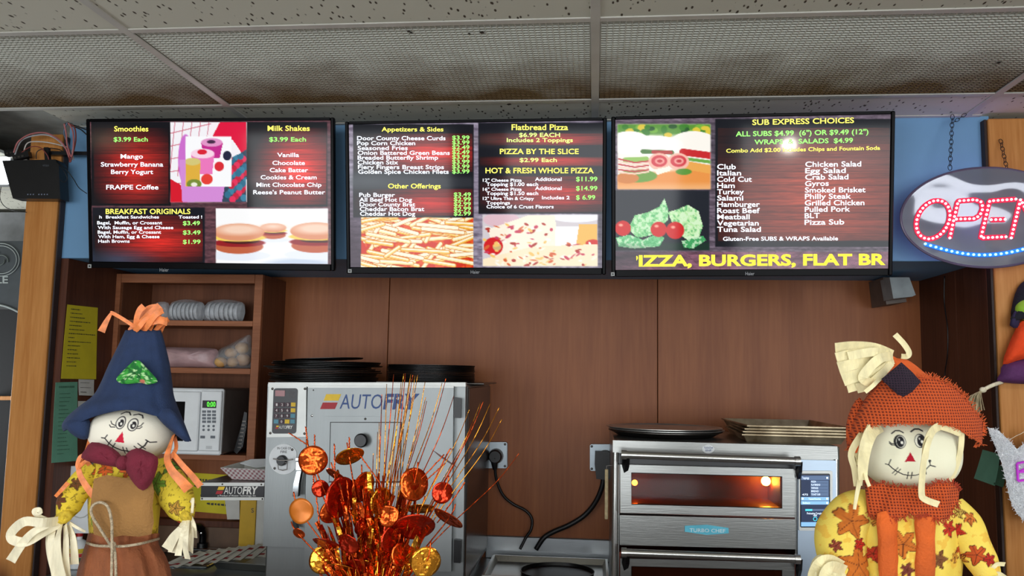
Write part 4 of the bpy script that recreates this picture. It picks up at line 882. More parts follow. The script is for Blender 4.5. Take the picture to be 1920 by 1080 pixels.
# door
YD = YF-.03
dr = part('door', M_['fsteel'], fr_, lambda b: b.pprism([(577, 726), (850.5, 726), (846, 1072), (570, 1068)], YD, .0175))
logo(dr, YD-.0006, 600, 739, 787, 767, M_['logoblue'], M_['logoblue'], 0)
part('door_edge', M_['fpanel'], dr, lambda b: b.pprism([(577, 724), (850.5, 724), (850.5, 727), (577, 727)], YD-.002, .012))
hf = part('hatch_frame', M_['fsteel'], dr, lambda b: [b.pprism([(609, 780.5), (756, 781), (754, 791), (619, 791)], YD-.004, .004), b.pprism([(609, 780.5), (619, 791), (616.5, 904), (606, 914)], YD-.004, .004), b.pprism([(756, 781), (754, 791), (751, 904), (755, 914)], YD-.004, .004)])
part('gap', M_['black'], dr, lambda b: b.pprism([(618, 790), (754, 790), (752, 905), (615.5, 905)], YD-.0012, .001))
ht = part('hatch', M_['fsteel'], dr, lambda b: b.pprism([(620.5, 792.5), (751.5, 793), (749.5, 902), (617.5, 902)], YD-.006, .0045))
p = W(680.5, 825, YD-.006)
b = MB(); b.lathe([(.010, 0), (.010, .010), (.021, .014), (.023, .024), (.019, .032)], Matrix.Translation(p) @ Matrix.Rotation(PI/2, 4, 'X'), 24); b.build('knob', M_['black'], ht, smooth='auto')
part('lower_ledge', M_['fpanel'], dr, lambda b: b.pprism([(650, 905.5), (752, 905.5), (752, 911), (650, 911)], YD-.005, .005))
dome('screw', 685, 785.5, YD-.004, .004, M_['steeld'], dr); dome('screw', 587.5, 731.5, YD, .0025, M_['steeld'], dr); dome('latch_catch', 585, 779.5, YD, .004, M_['chrome'], dr)
for y0, y1 in ((745, 784), (1012, 1056)): part('hinge', M_['black'], fr_, lambda b: b.pprism([(851.5, y0), (864, y0+2), (863, y1), (850.5, y1-1)], YD-.004, .02))
lt = part('latch', M_['chrome'], fr_, lambda b: [b.pbox(553, 858, 567, 865, YD-.018, .012, .002), b.pbox(554.5, 866, 565, 882, YD-.008, .006, .001), b.prism([W(x, y, YD-.03) for x, y in ((556, 884), (564, 884), (560, 908), (558.5, 931), (548, 931), (550, 908))], (0, .022, 0))])
part('latch_foot', M_['black'], fr_, lambda b: b.pprism([(547, 970), (552, 970), (556, 984), (557, 992), (550, 990)], YD-.02, .02))
# chute on the left of the fryer
YH = 2.80
ch = root('x', None, None, (0, 0, 0)); bpy.data.objects.remove(ch)
zc0, zc1 = Z_(936, YH, 440), Z_(905, YH, 440); hx0, hx1 = X_(378, YH, 920), X_(497, YH, 920)
part('chute', M_['steeld'], fr_, lambda b: b.box((hx0, YH, zc1-.006), (hx1, 3.10, zc1), .002))
cp2 = part('chute_sign', M_['fpanel'], fr_, lambda b: [b.pprism([(377, 905), (496, 905), (495, 911.5), (377, 911)], YH-.006, .0055), b.pprism([(376, 932.5), (495, 932.5), (495, 938), (376, 938)], YH-.006, .0055)])
sg = part('chute_face', M_['keypad'], fr_, lambda b: b.pprism([(377, 911.2), (495.5, 911.6), (494.5, 932.3), (376.5, 932.2)], YH-.005, .005))
logo(sg, YH-.0055, 404, 912.5, 484, 926.5, M_['white_ink'], M_['white_ink'], 0)
b = MB(); put_text(b, 'a Product of Motion Technology, Inc.', 408, 931, 480, 3.4, frY(YH-.0055), bold=.004, shear=.2, lift=0); b.build('sign_print', M_['white_ink'], sg)
for x, y in ((380, 908), (417, 908), (490, 908.5), (379, 935), (492, 935.5)): dome('screw', x, y, YH-.006, .003, M_['steeld'], cp2)
# ---- paper food tray on the chute
def gingham():
    mt, nt, b = newmat('red_gingham'); L = nt.links; tc = nt.nodes.new('ShaderNodeTexCoord'); mx = None
    ws = []
    for rot in (PI/4, -PI/4):
        mp = nt.nodes.new('ShaderNodeMapping'); mp.inputs['Rotation'].default_value = (0, rot, 0); L.new(tc.outputs['Object'], mp.inputs[0])
        wv = nt.nodes.new('ShaderNodeTexWave'); wv.bands_direction = 'X'; wv.inputs['Scale'].default_value = 26; wv.inputs['Distortion'].default_value = 0; L.new(mp.outputs[0], wv.inputs[0]); ws.append(wv)
    ad = nt.nodes.new('ShaderNodeMath'); ad.operation = 'ADD'; L.new(ws[0].outputs['Fac'], ad.inputs[0]); L.new(ws[1].outputs['Fac'], ad.inputs[1])
    rp = nt.nodes.new('ShaderNodeValToRGB'); rp.color_ramp.elements[0].position = .35; rp.color_ramp.elements[1].position = .75; rp.color_ramp.elements[0].color = lin((226, 220, 218)); rp.color_ramp.elements[1].color = lin((168, 116, 122))
    mh = nt.nodes.new('ShaderNodeMath'); mh.operation = 'MULTIPLY'; mh.inputs[1].default_value = .5; L.new(ad.outputs[0], mh.inputs[0]); L.new(mh.outputs[0], rp.inputs[0]); L.new(rp.outputs[0], b.inputs['Base Color']); b.inputs['Roughness'].default_value = .7; return mt
bt = root('paper_food_tray', 'red and white checked paper food tray on the fryer chute', 'food tray', Vector((X_(470, 2.92, 890), 2.92, zc1)))
p0 = W(470, 893, 2.92)
def boat(b, o, g):
    zb = zc1+.001+g
    bot = [Vector((p0.x-.045, 2.87+g, zb)), Vector((p0.x+.075, 2.87+g, zb)), Vector((p0.x+.075, 2.96-g, zb)), Vector((p0.x-.045, 2.96-g, zb))]
    top = [Vector((p0.x-.078, 2.84+g, zb+.042)), Vector((p0.x+.10, 2.84+g, zb+.040)), Vector((p0.x+.10, 2.99-g, zb+.062)), Vector((p0.x-.052, 2.99-g, zb+.052))]
    b.add(bot+top, [(0, 1, 2, 3), (0, 4, 5, 1), (1, 5, 6, 2), (2, 6, 7, 3), (3, 7, 4, 0)])
o_ = part('tray_wall', gingham(), bt, lambda b: boat(b, 0, 0)); part('tray_lining', M_['wpaper'], bt, lambda b: boat(b, 0, .0015))
part('liner_paper', M_['white'], bt, lambda b: b.prism([W(x, y, 2.93+z) for x, y, z in ((450, 868, 0), (470, 861, .02), (500, 860, .03), (510, 872, .0), (480, 876, -.02))], (0, .0, -.002)))
# ================================================================== black pizza pans on the fryer
def panlathe(b, c, R, h, tilt, lip=.006):
    M = Matrix.Translation(Vector(c)) @ Matrix.Rotation(tilt[0], 4, 'X') @ Matrix.Rotation(tilt[1], 4, 'Y')
    b.lathe([(.0, .0012), (R-lip, .0012), (R-lip*.4, h), (R, h+.0004), (R, h-.0012), (R-lip*.5, 0), (0.0, 0)], M, 40)
M_['panblack'] = pm('black_pan', (14, 13, 13), 0.38, .2, .3)
z = fzt+.0006
ft = root('top_tray', 'flat dark metal tray under the right stack of black pans', 'tray', (X_(820, 3.0), 3.02, z))
part('tray', M_['steeld'], ft, lambda b: b.box((X_(726, 3.0, 715), 2.84, z), (X_(919, 3.0, 715), 3.2, z+.006), .002)); z0 = z+.0066
rg = random.Random(3)
for st, (pxa, pxb, n, Yc_, zz, hh) in enumerate(((508, 722, 13, 3.0, z, 41), (729, 894, 12, 3.01, z0, 31))):
    xc = (X_(pxa, Yc_)+X_(pxb, Yc_))/2; R = (pxb-pxa)/2*Yc_/FPX*(.95 if st == 0 else 1); step = hh*Yc_/FPX/n
    for k in range(n):
        dx = rg.uniform(-.012, .012)*(1 if st == 0 else .15); ty = 0
        if st == 0 and k == n-1: dx = -.004; ty = -.045
        if st == 0 and k in (7, 8, 9): dx = (-.012, -.03, .012)[k-7]
        b = MB(); RR = R if not (st == 0 and k == n-1) else R*.72
        panlathe(b, (xc+dx, Yc_+rg.uniform(-.006, .006), zz+step*k+(.005 if abs(ty) > .04 else 0)), RR, min(.0045, step*.8), (0, ty)); o = b.build('pizza_pan', M_['panblack'], None, smooth='auto')
        where = 'loose left stack' if st == 0 else 'neat right stack'
        pos = 'topmost' if k == n-1 else ('bottom' if k == 0 else '%s from the bottom' % ['', 'second', 'third', 'fourth', 'fifth', 'sixth', 'seventh', 'eighth', 'ninth', 'tenth', 'eleventh', 'twelfth'][k])
        tag(o, 'black pizza pan, %s, in the %s on the fryer' % (pos, where), 'pizza pan', 'black pizza pans on the fryer')
# ================================================================== wall outlets, plugs, cords
M_['plate'] = pm('outlet_plate', (150, 160, 166), .35, .6, .05)
def outlet(x0, y0, x1, y1, lab, rd):
    r_ = root('outlet', lab, 'outlet', W((x0+x1)/2, (y0+y1)/2, YB))
    f_ = part('cover_plate', M_['plate'], r_, lambda b: b.pprism(rrect(x0, y0, x1, y1, 4), YB-.03, .0295))
    for x, y in ((x0+3.5, y0+4), (x1-4, y0+4), (x0+3.5, y1-4), (x1-4, y1-4)): dome('screw', x, y, YB-.03, .005, M_['steeld'], f_)
    part('socket_face', M_['black'], r_, lambda b: b.cyl(W(rd[0], rd[1], YB-.035), W(rd[0], rd[1], YB-.031), .03, 24)); return r_
outlet(904, 829, 951, 878, 'square metal outlet box between the fryer and the bare wood wall', (930, 855)); outlet(1106, 833, 1152, 883, 'square metal outlet box partly hidden by the pizza oven', (1135, 858))
M_['rubber'] = pm('black_rubber', (15, 15, 17), .45)
r_ = root('power_cord', 'thin black power cord with a round plug in the left outlet', 'power cord', W(930, 855, YB-.08))
part('plug', M_['rubber'], r_, lambda b: [b.lathe([(.026, 0), (.027, .03), (.022, .04)], Matrix.Translation(W(930, 855, YB-.036)) @ Matrix.Rotation(PI/2, 4, 'X'), 24), b.tube([W(929, 858, YB-.06), W(927, 868, YB-.058), W(928, 880, YB-.05)], [.017, .014, .009], 12)])
part('cord', M_['rubber'], r_, lambda b: b.tube(WP([(928, 876, -.05), (931, 900, -.04), (943, 928, -.03), (962, 945, -.02), (985, 957, -.02), (997, 972, -.02), (996, 992, -.03), (986, 1008, -.03), (975, 1030, -.04)], YB), .0058, 10), smooth=True)
r_ = root('power_cord', 'thick black power cord with a large angled plug behind the pizza oven', 'power cord', W(1130, 870, YB-.08))
part('plug', M_['rubber'], r_, lambda b: b.pprism([(1116, 847), (1141, 847), (1150, 862), (1150, 895), (1138, 900), (1118, 898), (1115, 870)], YB-.075, .038))
part('cord', M_['rubber'], r_, lambda b: b.tube(WP([(1132, 893, -.055), (1128, 915, -.05), (1116, 942, -.04), (1096, 966, -.03), (1068, 984, -.03), (1040, 996, -.03), (1020, 1008, -.04), (1005, 1030, -.04)], YB), .0098, 12), smooth=True)
#@@OVEN
# ================================================================== pizza oven
YO = 2.70
def OB(px, py, Y=YO): return W(px, py, Y)
ox0, ox1 = X_(1149.5, YO, 900), X_(1572, YO, 900); ozt = Z_(831, YO, 1360)
M_['osteel'] = steel('oven_steel', (136, 137, 134), .30, 'X', .05); M_['ocol'] = steel('oven_trim', (196, 196, 192), .25, 'Z', .04)
ov = root('pizza_oven', 'two-door stainless steel pizza oven with glowing window and touch screen', 'oven', ((ox0+ox1)/2, YO+.25, ZC))
def pq(b, pts, Y, d): b.pprism(pts, Y, d)
part('shell', M_['osteel'], ov, lambda b: [b.box((ox0, YO+.01, ozt-.075), (ox1, 3.30, ozt), .004), b.box((ox0, YO+.01, ZC+.03), (ox0+.02, 3.30, ozt-.0755)), b.box((ox1-.13, YO+.012, ZC+.03), (ox1, 3.30, ozt-.0755)), b.box((ox0+.021, 3.24, ZC+.03), (ox1-.131, 3.30, ozt-.0755)), b.box((ox0, YO+.02, ZC), (ox1, 3.28, ZC+.029))])
part('fascia', M_['osteel'], ov, lambda b: b.pprism([(1149, 825.5), (1570, 837), (1571.5, 861.5), (1149, 848)], YO, .012))
part('corner_trim', M_['ocol'], ov, lambda b: b.tube([W(1155, 826, YO+.012), W(1152, 1120, YO+.012)], .0105, 12))
part('corner_trim', M_['ocol'], ov, lambda b: b.tube([W(1568, 838, YO+.012), W(1568, 1120, YO+.012)], .009, 12))
part('side_column', pm('column_pale', (168, 184, 200), .35, .6, .05, 3), ov, lambda b: b.pprism([(1496, 862), (1568, 863.5), (1567, 1110), (1496, 1110)], YO+.001, .010))
def oven_door(y0, yw0, yw1, y1, glow, hy):
    def ln(y, x): return y+(x-1164)*.026
    F_ = lambda x, y: (x, ln(y, x))
    d = part('oven_door', M_['osteel'], ov, lambda b: [b.pprism([F_(1163, y0), F_(1490, y0), F_(1490, yw0), F_(1163, yw0)], YO-.022, .030), b.pprism([F_(1163, yw1), F_(1490, yw1), F_(1490, y1), F_(1163, y1)], YO-.022, .030),
        b.pprism([F_(1163, yw0+.05), F_(1184, yw0+.05), F_(1184, yw1-.05), F_(1163, yw1-.05)], YO-.022, .030), b.pprism([F_(1466.5, yw0+.05), F_(1490, yw0+.05), F_(1490, yw1-.05), F_(1466.5, yw1-.05)], YO-.022, .030)])
    part('window_glass', M_['oglass'], d, lambda b: b.pprism([F_(1182, yw0-1.5), F_(1468, yw0-1.5), F_(1468, yw1+1.5), F_(1182, yw1+1.5)], YO-.016, .004))
    part('window_gasket', M_['black'], d, lambda b: b.tube([W(*F_(x, y), YO-.0225) for x, y in ((1184, yw0), (1466.5, yw0), (1466.5, yw1), (1184, yw1), (1184, yw0))], .0012, 5))
    h = part('door_handle', M_['ocol'], ov, lambda b: b.cyl(W(1166, hy, YO-.075), W(1494, hy+12.2, YO-.075), .0115, 20), smooth='auto')
    for x, s in ((1170, 0), (1495, 1)):
        y = hy+(x-1166)*.037; part('handle_cap', M_['ocol'], h, lambda b: b.cyl(W(x-5, y-.1, YO-.075), W(x+5, y+.2, YO-.075), .0145, 20), smooth='auto')
        part('handle_arm', M_['black'], h, lambda b: b.prism([W(x-3, y+2, YO-.072), W(x+4, y+2, YO-.072), W(x+3, y+22, YO-.05), W(x, y+34, YO-.023), W(x-4, y+20, YO-.023)], (.012, .010, 0)))
    return d
mt, nt, b_ = newmat('oven_glass'); b_.inputs['Base Color'].default_value = (0.05, 0.012, 0.005, 1); b_.inputs['Roughness'].default_value = .06; b_.inputs['Transmission Weight'].default_value = 0.0; b_.inputs['Alpha'].default_value = .38; M_['oglass'] = mt
M_['soot'] = pm('oven_cavity', (112, 40, 14), .5, .0, .5, 5)
oven_door(871, 886, 945, 961.5, True, 852.5); oven_door(1047, 1061, 1130, 1140, False, 1036)
part('divider', M_['osteel'], ov, lambda b: b.pprism([(1162, 966), (1491, 974), (1491, 1030), (1162, 1022)], YO-.006, .016))
part('door_recess', M_['black'], ov, lambda b: b.pprism([(1161, 850), (1494, 862), (1494, 882), (1161, 872)], YO+.002, .006))
for (a, c, n) in ((868, 965, 0), (1044, 1108, 1)):
    zz0, zz1 = Z_(c, YO, 1300), Z_(a, YO, 1300); u0, u1 = ox0+.021, X_(1491, YO, 900)
    part('cavity', M_['soot'], ov, lambda b: [b.box((u0, 3.10, zz0), (u1, 3.11, zz1)), b.box((u0, YO+.012, zz1), (u1, 3.10, zz1+.004)), b.box((u0, YO+.012, zz0-.004), (u1, 3.10, zz0)), b.box((u0, YO+.012, zz0), (u0+.004, 3.10, zz1)), b.box((u1-.004, YO+.012, zz0), (u1, 3.10, zz1))])
    if n == 0:
        for x, y, Y, r, e in ((1436, 902, 3.03, .016, 90), (1190, 905, 3.0, .010, 45)):
            part('oven_lamp', pm('oven_lamp_glow', (255, 170, 70), .4, emit=(255, 150, 50) if r > .01 else (255, 90, 20), es=e*1.6), ov, lambda b: b.sphere(W(x, y, Y), r, r, r, 16, 10))
badge = part('badge', pm('badge_blue', (92, 190, 214), .35, .2), ov, lambda b: b.pprism([(1284, 986), (1325, 984), (1366, 990), (1366.5, 1000), (1325, 1003), (1284, 997)], YO-.011, .0045))
b = MB(); put_text(b, 'TURBO CHEF', 1293, 997.2, 1360, 6.5, frY(YO-.0113), bold=.01, lift=.0004, dy=1.6); b.build('badge_lettering', pm('badge_letters', (214, 236, 240), .3, .4), badge)
st = part('sticker', M_['white'], ov, lambda b: b.pprism(disc_poly(1328, 842, 11.5, 8.2), YO-.001, .0008))
for k, t in enumerate(('TurboChef', 'ENP')):
    b = MB(); put_text(b, t, 1320+k*3, 841+k*5, 1337-k*3, 3.2, frY(YO-.0011), lift=.0003); b.build('sticker_print', pm('sticker_ink', (90, 110, 150), .5), st)
# touch screen
tf = part('touch_panel', M_['fpanel'], ov, lambda b: b.pprism(rrect(1498, 883, 1561, 995, 3), YO-.006, .0065))
tg = part('touch_glass', M_['gloss'], tf, lambda b: b.pprism(rrect(1500.5, 888, 1556.5, 989, 3), YO-.008, .0018))
UI = {'b': flatmat('ui_dark_blue', (20, 36, 66), .9), 's': flatmat('ui_slate', (74, 94, 124), 1.0), 'w': flatmat('ui_white', (220, 234, 248), 1.0), 'c': flatmat('ui_cyan', (70, 200, 220), 1.0), 'l': flatmat('ui_blue', (120, 166, 206), 1.0)}
ft_ = frY(YO-.0082)
def uiq(b, x0, y0, x1, y1, c, l=.0): b.use(UI[c]); b.add([ft_(x0, y0, l), ft_(x1, y0, l), ft_(x1, y1, l), ft_(x0, y1, l)], [(0, 1, 2, 3)])
b = MB(); uiq(b, 1502, 890.5, 1555, 987.5, 'b'); uiq(b, 1502, 892, 1555, 900, 's', .0002); uiq(b, 1520, 901, 1553.5, 931, 's', .0002); uiq(b, 1502, 932, 1554.5, 938.5, 'l', .0002); uiq(b, 1502, 939.5, 1554.5, 946, 'l', .0002); uiq(b, 1510, 954.5, 1546, 958, 's', .0002); uiq(b, 1510, 954.5, 1523, 958, 'c', .0004); uiq(b, 1502, 979, 1554, 987, 'l', .0002)
for k in range(5): uiq(b, 1521, 905.6+k*6, 1552, 906.1+k*6, 'b', .0004)
for y in (896, 935, 943): 
    for x in (1551, 1505) if y == 935 else (1551,): b.use(UI['w']); b.add([ft_(x+2*math.cos(q*PI/4), y+2*math.sin(q*PI/4), .0004) for q in range(8)], [tuple(range(8))])
b.use(UI['c']); b.add([ft_(1528.5+(4 if k % 2 == 0 else 2.9)*math.cos((k//2)*PI/8), 973+(4 if k % 2 == 0 else 2.9)*math.sin((k//2)*PI/8), .0004) for k in range(34)], [(2*k, 2*k+2, 2*k+3, 2*k+1) for k in range(16)])
b.build('touch_display', None, tg)
b = MB(); b.use(UI['w'])
for t, x0, y, x1, h in (('Toppings', 1504, 898, 1517, 4), ('PIZZA', 1521, 904.6, 1530, 3.2), ('FLATBREAD', 1521, 910.6, 1538, 3.2), ('WINGS', 1521, 916.6, 1534, 3.2), ('BREAD', 1521, 922.6, 1535, 3.2), ('TOAST SUB', 1521, 928.6, 1538, 3.2), ('475', 1504, 929, 1515, 3.2), ('Toasted Favorites', 1516, 937, 1539, 3.2), ('Select', 1505, 944.5, 1519, 3.2), ('Preheating Complete', 1513, 964.3, 1544, 3.6), ('100%', 1525, 968.2, 1532, 3)):
    put_text(b, t, x0, y, x1, h, ft_, bold=.01, lift=.0006)
b.build('touch_lettering', None, tg, kind='stuff')
# wooden stick hanging at the oven's left side
wsr = root('wooden_stick', 'thin pale wooden stick hanging at the left side of the pizza oven', 'stick', (X_(1137, 2.80, 880), 2.80, Z_(880, 2.80, 1138)))
part('stick', pm('pale_wood', (206, 184, 140), .6, var=.15, scale=60), wsr, lambda b: b.box((X_(1134, 2.8, 920), 2.80, Z_(974, 2.8, 1138)), (X_(1140.5, 2.8, 920), 2.812, Z_(880, 2.8, 1138)), .002))
part('hook', M_['steeld'], wsr, lambda b: b.tube([Vector((X_(1137, 2.8, 920), 2.806, Z_(880, 2.8, 1138)-.003)), Vector((X_(1137, 2.8, 920), 2.806, Z_(874, 2.8, 1138))), Vector((ox0-.0003, 2.806, Z_(872, 2.8, 1138)))], .0015, 6))
# round silver pans on the oven
M_['alu'] = pm('pan_aluminium', (190, 190, 186), .36, .85, .12, 14); M_['bronze'] = pm('sheet_pan_stained', (206, 190, 158), .42, .7, .2, 9, c2=(96, 76, 50))
zo = ozt+.0006; pc = X_(1247, 2.96, 810)
for k in range(3):
    R = .198*(.985, 1.0, 1.0)[k]; b = MB(); z_ = zo+(0, .020, .0265)[k]; hh = (.018, .0045, .0045)[k]
    M = Matrix.Translation((pc+(0, .004, -.003)[k], 2.965, z_)) @ Matrix.Rotation((0, .008, .01)[k]*0, 4, 'Y')
    if k == 0: b.lathe([(0, .002), (.158, .002), (.190, hh), (R, hh+.001), (R, hh-.001), (.188, hh-.003), (.160, 0), (0, 0)], M, 48)
    else: b.lathe([(0, .001), (R-.012, .001), (R-.008, hh), (R, hh+.0008), (R, hh-.0012), (R-.010, .0), (0, 0)], M, 48)
    o = b.build('pizza_pan', M_['alu'] if k else M_['steeld'], None, smooth='auto')
    tag(o, ['deeper dark round pan, bottom of the stack on the pizza oven', 'silver round pizza pan, middle of the stack on the pizza oven', 'silver round pizza pan, topmost of the stack on the pizza oven'][k], 'pizza pan', 'silver pizza pans on the oven')
# sheet pans
def sheetpan(b, w_, d_, h, M, rim=.007):
    x, y = w_/2, d_/2; s = .010; lv = [(s, s, .0), (s, s, .0)]
    def ringp(i, z): return [M @ Vector(v) for v in ((-x+i, -y+i, z), (x-i, -y+i, z), (x-i, y-i, z), (-x+i, y-i, z))]
    R = [ringp(.018, 0), ringp(.006, h-.004), ringp(0, h-.004), ringp(0, h), ringp(.008, h), ringp(.020, .0015)]
    vs = sum(R, []); fs = []
    for j in range(5):
        for i in range(4): fs.append((j*4+i, j*4+(i+1) % 4, j*4+4+(i+1) % 4, j*4+4+i))
    fs += [(3, 2, 1, 0), (20, 21, 22, 23)]; b.add(vs, fs)
pc2 = W(1496, 830, 2.75); 
for k in range(4):
    b = MB(); th = (.0, .0, .0, .0)[k]; ang = (-.03, -.035, -.02, .035)[k]; h = .026
    M = Matrix.Translation((pc2.x+(-.004, .0, .002, -.004)[k], 2.965, zo+(0, .0095, .0185, .0285)[k])) @ Matrix.Rotation(ang, 4, 'Z')
    sheetpan(b, .325, .44, h, M); o = b.build('sheet_pan', M_['bronze'], None)
    tag(o, 'stained rimmed baking sheet, %s of the four stacked on the pizza oven' % ['bottom', 'second from the bottom', 'third from the bottom', 'topmost'][k], 'baking sheet', 'baking sheets on the oven')
# grey box under the soffit
sp = root('wall_speaker', 'small grey box mounted under the blue soffit right of the televisions', 'speaker', W(1690, 545, 3.15))
part('case', pm('speaker_grey', (142, 150, 152), .6), sp, lambda b: b.prism([W(1668, 520, 3.1), W(1705, 520, 3.1), W(1717, 553, 3.1), W(1711, 556, 3.1), W(1675, 560, 3.1)], (.0, .10, .0)))
part('bracket', pm('bracket_brown', (104, 92, 84), .6), sp, lambda b: b.prism([W(1656, 520, 3.21), W(1690, 520, 3.21), W(1700, 566, 3.21), W(1662, 571, 3.21)], (0, .165, 0)))
# ================================================================== items on the back counter
zc_ = ZC+.001
r_ = root('steel_tray', 'shallow stainless tray on the counter between fryer and oven', 'tray', (X_(1030, 3.2, 1050), 3.2, zc_))
tx0, tx1 = X_(918, 3.2, 1050), X_(1140, 3.2, 1050)
part('tray', M_['ocol'], r_, lambda b: sheetpan(b, tx1-tx0, .34, .022, Matrix.Translation(((tx0+tx1)/2, 3.15, zc_))))
r_ = root('round_black_pan', 'round black pan lying in the stainless tray', 'pan', (X_(1055, 3.08, 1070), 3.08, zc_+.003))
part('pan', M_['panblack'], r_, lambda b: panlathe(b, (X_(1045, 3.12, 1070), 3.13, zc_+.0025), .135, .012, (0, 0)), smooth='auto')
# sink with faucet
sx_0, sx_1 = X_(285, 3.15, 1060), X_(420, 3.15, 1060)
r_ = root('sink', 'stainless steel sink bowl in the counter below the yellow sheet', 'sink', ((sx_0+sx_1)/2, 3.14, zc_))
part('rim', M_['chrome'], r_, lambda b: [b.box((sx_0, 3.0, zc_), (sx_1, 3.025, zc_+.008), .003), b.box((sx_0, 3.285, zc_), (sx_1, 3.31, zc_+.008), .003), b.box((sx_0, 3.0255, zc_), (sx_0+.025, 3.2845, zc_+.008), .003), b.box((sx_1-.025, 3.0255, zc_), (sx_1, 3.2845, zc_+.008), .003)])
part('bowl', M_['steeld'], r_, lambda b: b.box((sx_0+.026, 3.026, zc_), (sx_1-.026, 3.284, zc_+.002)))
r_ = root('faucet', 'small black arched faucet behind the sink', 'faucet', W(377, 1045, 3.30))
fb = W(378, 1046, 3.335)
part('base', M_['black'], r_, lambda b: b.cyl((fb.x, 3.335, zc_-.0005), (fb.x, 3.335, zc_+.02), .021, 20), smooth='auto')
part('spout', M_['gloss'], r_, lambda b: b.tube(catmull([(fb.x, 3.335, zc_+.02), (fb.x, 3.333, zc_+.055), (fb.x-.008, 3.32, zc_+.083), (fb.x-.03, 3.29, zc_+.088), (fb.x-.05, 3.26, zc_+.075)], 5), .0145, 14), smooth=True)
part('cap', M_['chrome'], r_, lambda b: b.sphere((fb.x, 3.318, zc_+.062), .006, .004, .006, 12, 8))
# yellow and white cartons under the chute
ct = root('carton', 'tall yellow and white carton standing under the fryer chute', 'carton', W(497, 1040, 3.31))
part('box', M_['wpaper'], ct, lambda b: b.box((X_(470, 3.26, 990), 3.27, zc_), (X_(545, 3.26, 990), 3.325, Z_(938, 3.26, 500)), .001))
part('yellow_face', pm('carton_yellow', (216, 172, 36), .5, var=.05), ct, lambda b: b.box((X_(448, 3.26, 990), 3.262, zc_), (X_(477.5, 3.26, 990), 3.3249, Z_(938, 3.26, 460)), .001))
b = MB(); put_text(b, 'S', 471, 961, 476, 8, frY(3.262), lift=.0004); put_text(b, 'g  MAREN', 499, 1030, 530, 5, frY(3.27), lift=.0004); b.build('carton_print', pm('print_grey', (96, 90, 74), .6), ct, kind='stuff')
# foil-lined tray with printed paper bags
r_ = root('counter_tray', 'steel tray of printed paper bags beside the fryer', 'tray', (X_(450, 3.0, 1060), 3.0, zc_))
ta = W(430, 1050, 3.15).x; tb = W(562, 1050, 3.15).x
part('tray', M_['osteel'], r_, lambda b: sheetpan(b, .26, .26, .03, Matrix.Translation((X_(480, 3.0, 1070)-.03, 3.11, zc_)) @ Matrix.Rotation(-.10, 4, 'Z')))
part('liner', M_['white'], r_, lambda b: b.box((X_(480, 3.1, 1060)-.03, 3.06, zc_+.006), (X_(480, 3.1, 1060)+.065, 3.20, zc_+.012), .001, Matrix.Identity(4)))
M_['bag'] = pm('paper_bag', (206, 204, 192), .6, var=.08); M_['bagred'] = pm('bag_print_red', (150, 30, 36), .6)
for k in range(9):
    x = 345+k*21; y = 1078-k*4.2; Y = 2.98+.02*k
    p = W(x, y, Y); a = -.45+.05*k; M = Matrix.Translation((p.x, Y-.01, zc_+.035+.002*k)) @ Matrix.Rotation(a, 4, 'Z') @ Matrix.Rotation(.22, 4, 'X') @ Matrix.Rotation(-.08, 4, 'Y')
    r_ = root('paper_bag', '%s printed white paper bag fanned out beside the sink' % ['leftmost', 'second', 'third', 'fourth', 'fifth', 'sixth', 'seventh', 'eighth', 'rightmost'][k]+('' if k in (0, 8) else ' from the left'), 'paper bag', M.translation, 'printed paper bags beside the sink')
    def sh(b, x0, y0, x1, y1, z, wv=.004):
        vs = []; n = 6
        for s_ in (0, 1):
            for i in range(n+1):
                for j in (0, 1): u = x0+(x1-x0)*i/n; vs.append(M @ Vector((u, (y0, y1)[j], z+wv*math.sin(u*60)-.0005*s_)))
        fs = []; N = 2*(n+1)
        for i in range(n): fs += [(2*i, 2*i+2, 2*i+3, 2*i+1), (N+2*i+1, N+2*i+3, N+2*i+2, N+2*i), (2*i, N+2*i, N+2*i+2, 2*i+2), (2*i+1, 2*i+3, N+2*i+3, N+2*i+1)]
        fs += [(0, 1, N+1, N), (2*n, N+2*n, N+2*n+1, 2*n+1)]; b.add(vs, fs)
    part('bag_sheet', M_['bag'], r_, lambda b: sh(b, -.05, -.065, .05, .065, 0))
    part('printed_band', M_['bagred'], r_, lambda b: [sh(b, -.04, -.05, .035, -.038, .0008), sh(b, -.035, .02, .04, .035, .0008)])
# white dispenser and bottle at the far left of the counter
r_ = root('dispenser', 'white plastic paper towel dispenser behind the left scarecrow', 'dispenser', (XL+.1, 2.95, 1.1))
part('body', M_['white'], r_, lambda b: b.pprism(rrect(93, 874, 215, 1000, 12), 2.92, .14))
part('ring', M_['fpanel'], r_, lambda b: b.tube([W(150+22*math.cos(q*PI/8), 945+26*math.sin(q*PI/8), 2.918) for q in range(17)], .002, 6))
r_ = root('squeeze_bottle', 'small white bottle with green red and yellow label beside the left post', 'bottle', (X_(146, 2.93, 1060), 2.93, zc_))
bc_ = X_(147, 2.93, 1040)
part('bottle', M_['white'], r_, lambda b: b.lathe([(.026, 0), (.030, .004), (.030, .08), (.022, .095), (.010, .102), (.010, .112)], Matrix.Translation((bc_, 2.93, zc_)), 24), smooth='auto')
for z_, h, c in ((.02, .02, (40, 90, 60)), (.042, .012, (190, 40, 40)), (.056, .015, (220, 190, 50))): part('label_band', pm('label_band', c, .5), r_, lambda b: b.lathe([(.0303, 0), (.0308, .001), (.0308, h), (.0303, h+.001)], Matrix.Translation((bc_, 2.93, zc_+z_)), 24), smooth='auto')
part('cap', pm('cap_red', (170, 30, 30), .4), r_, lambda b: b.lathe([(.012, 0), (.012, .010), (.006, .014), (.003, .022)], Matrix.Translation((bc_, 2.93, zc_+.1125)), 16), smooth='auto')
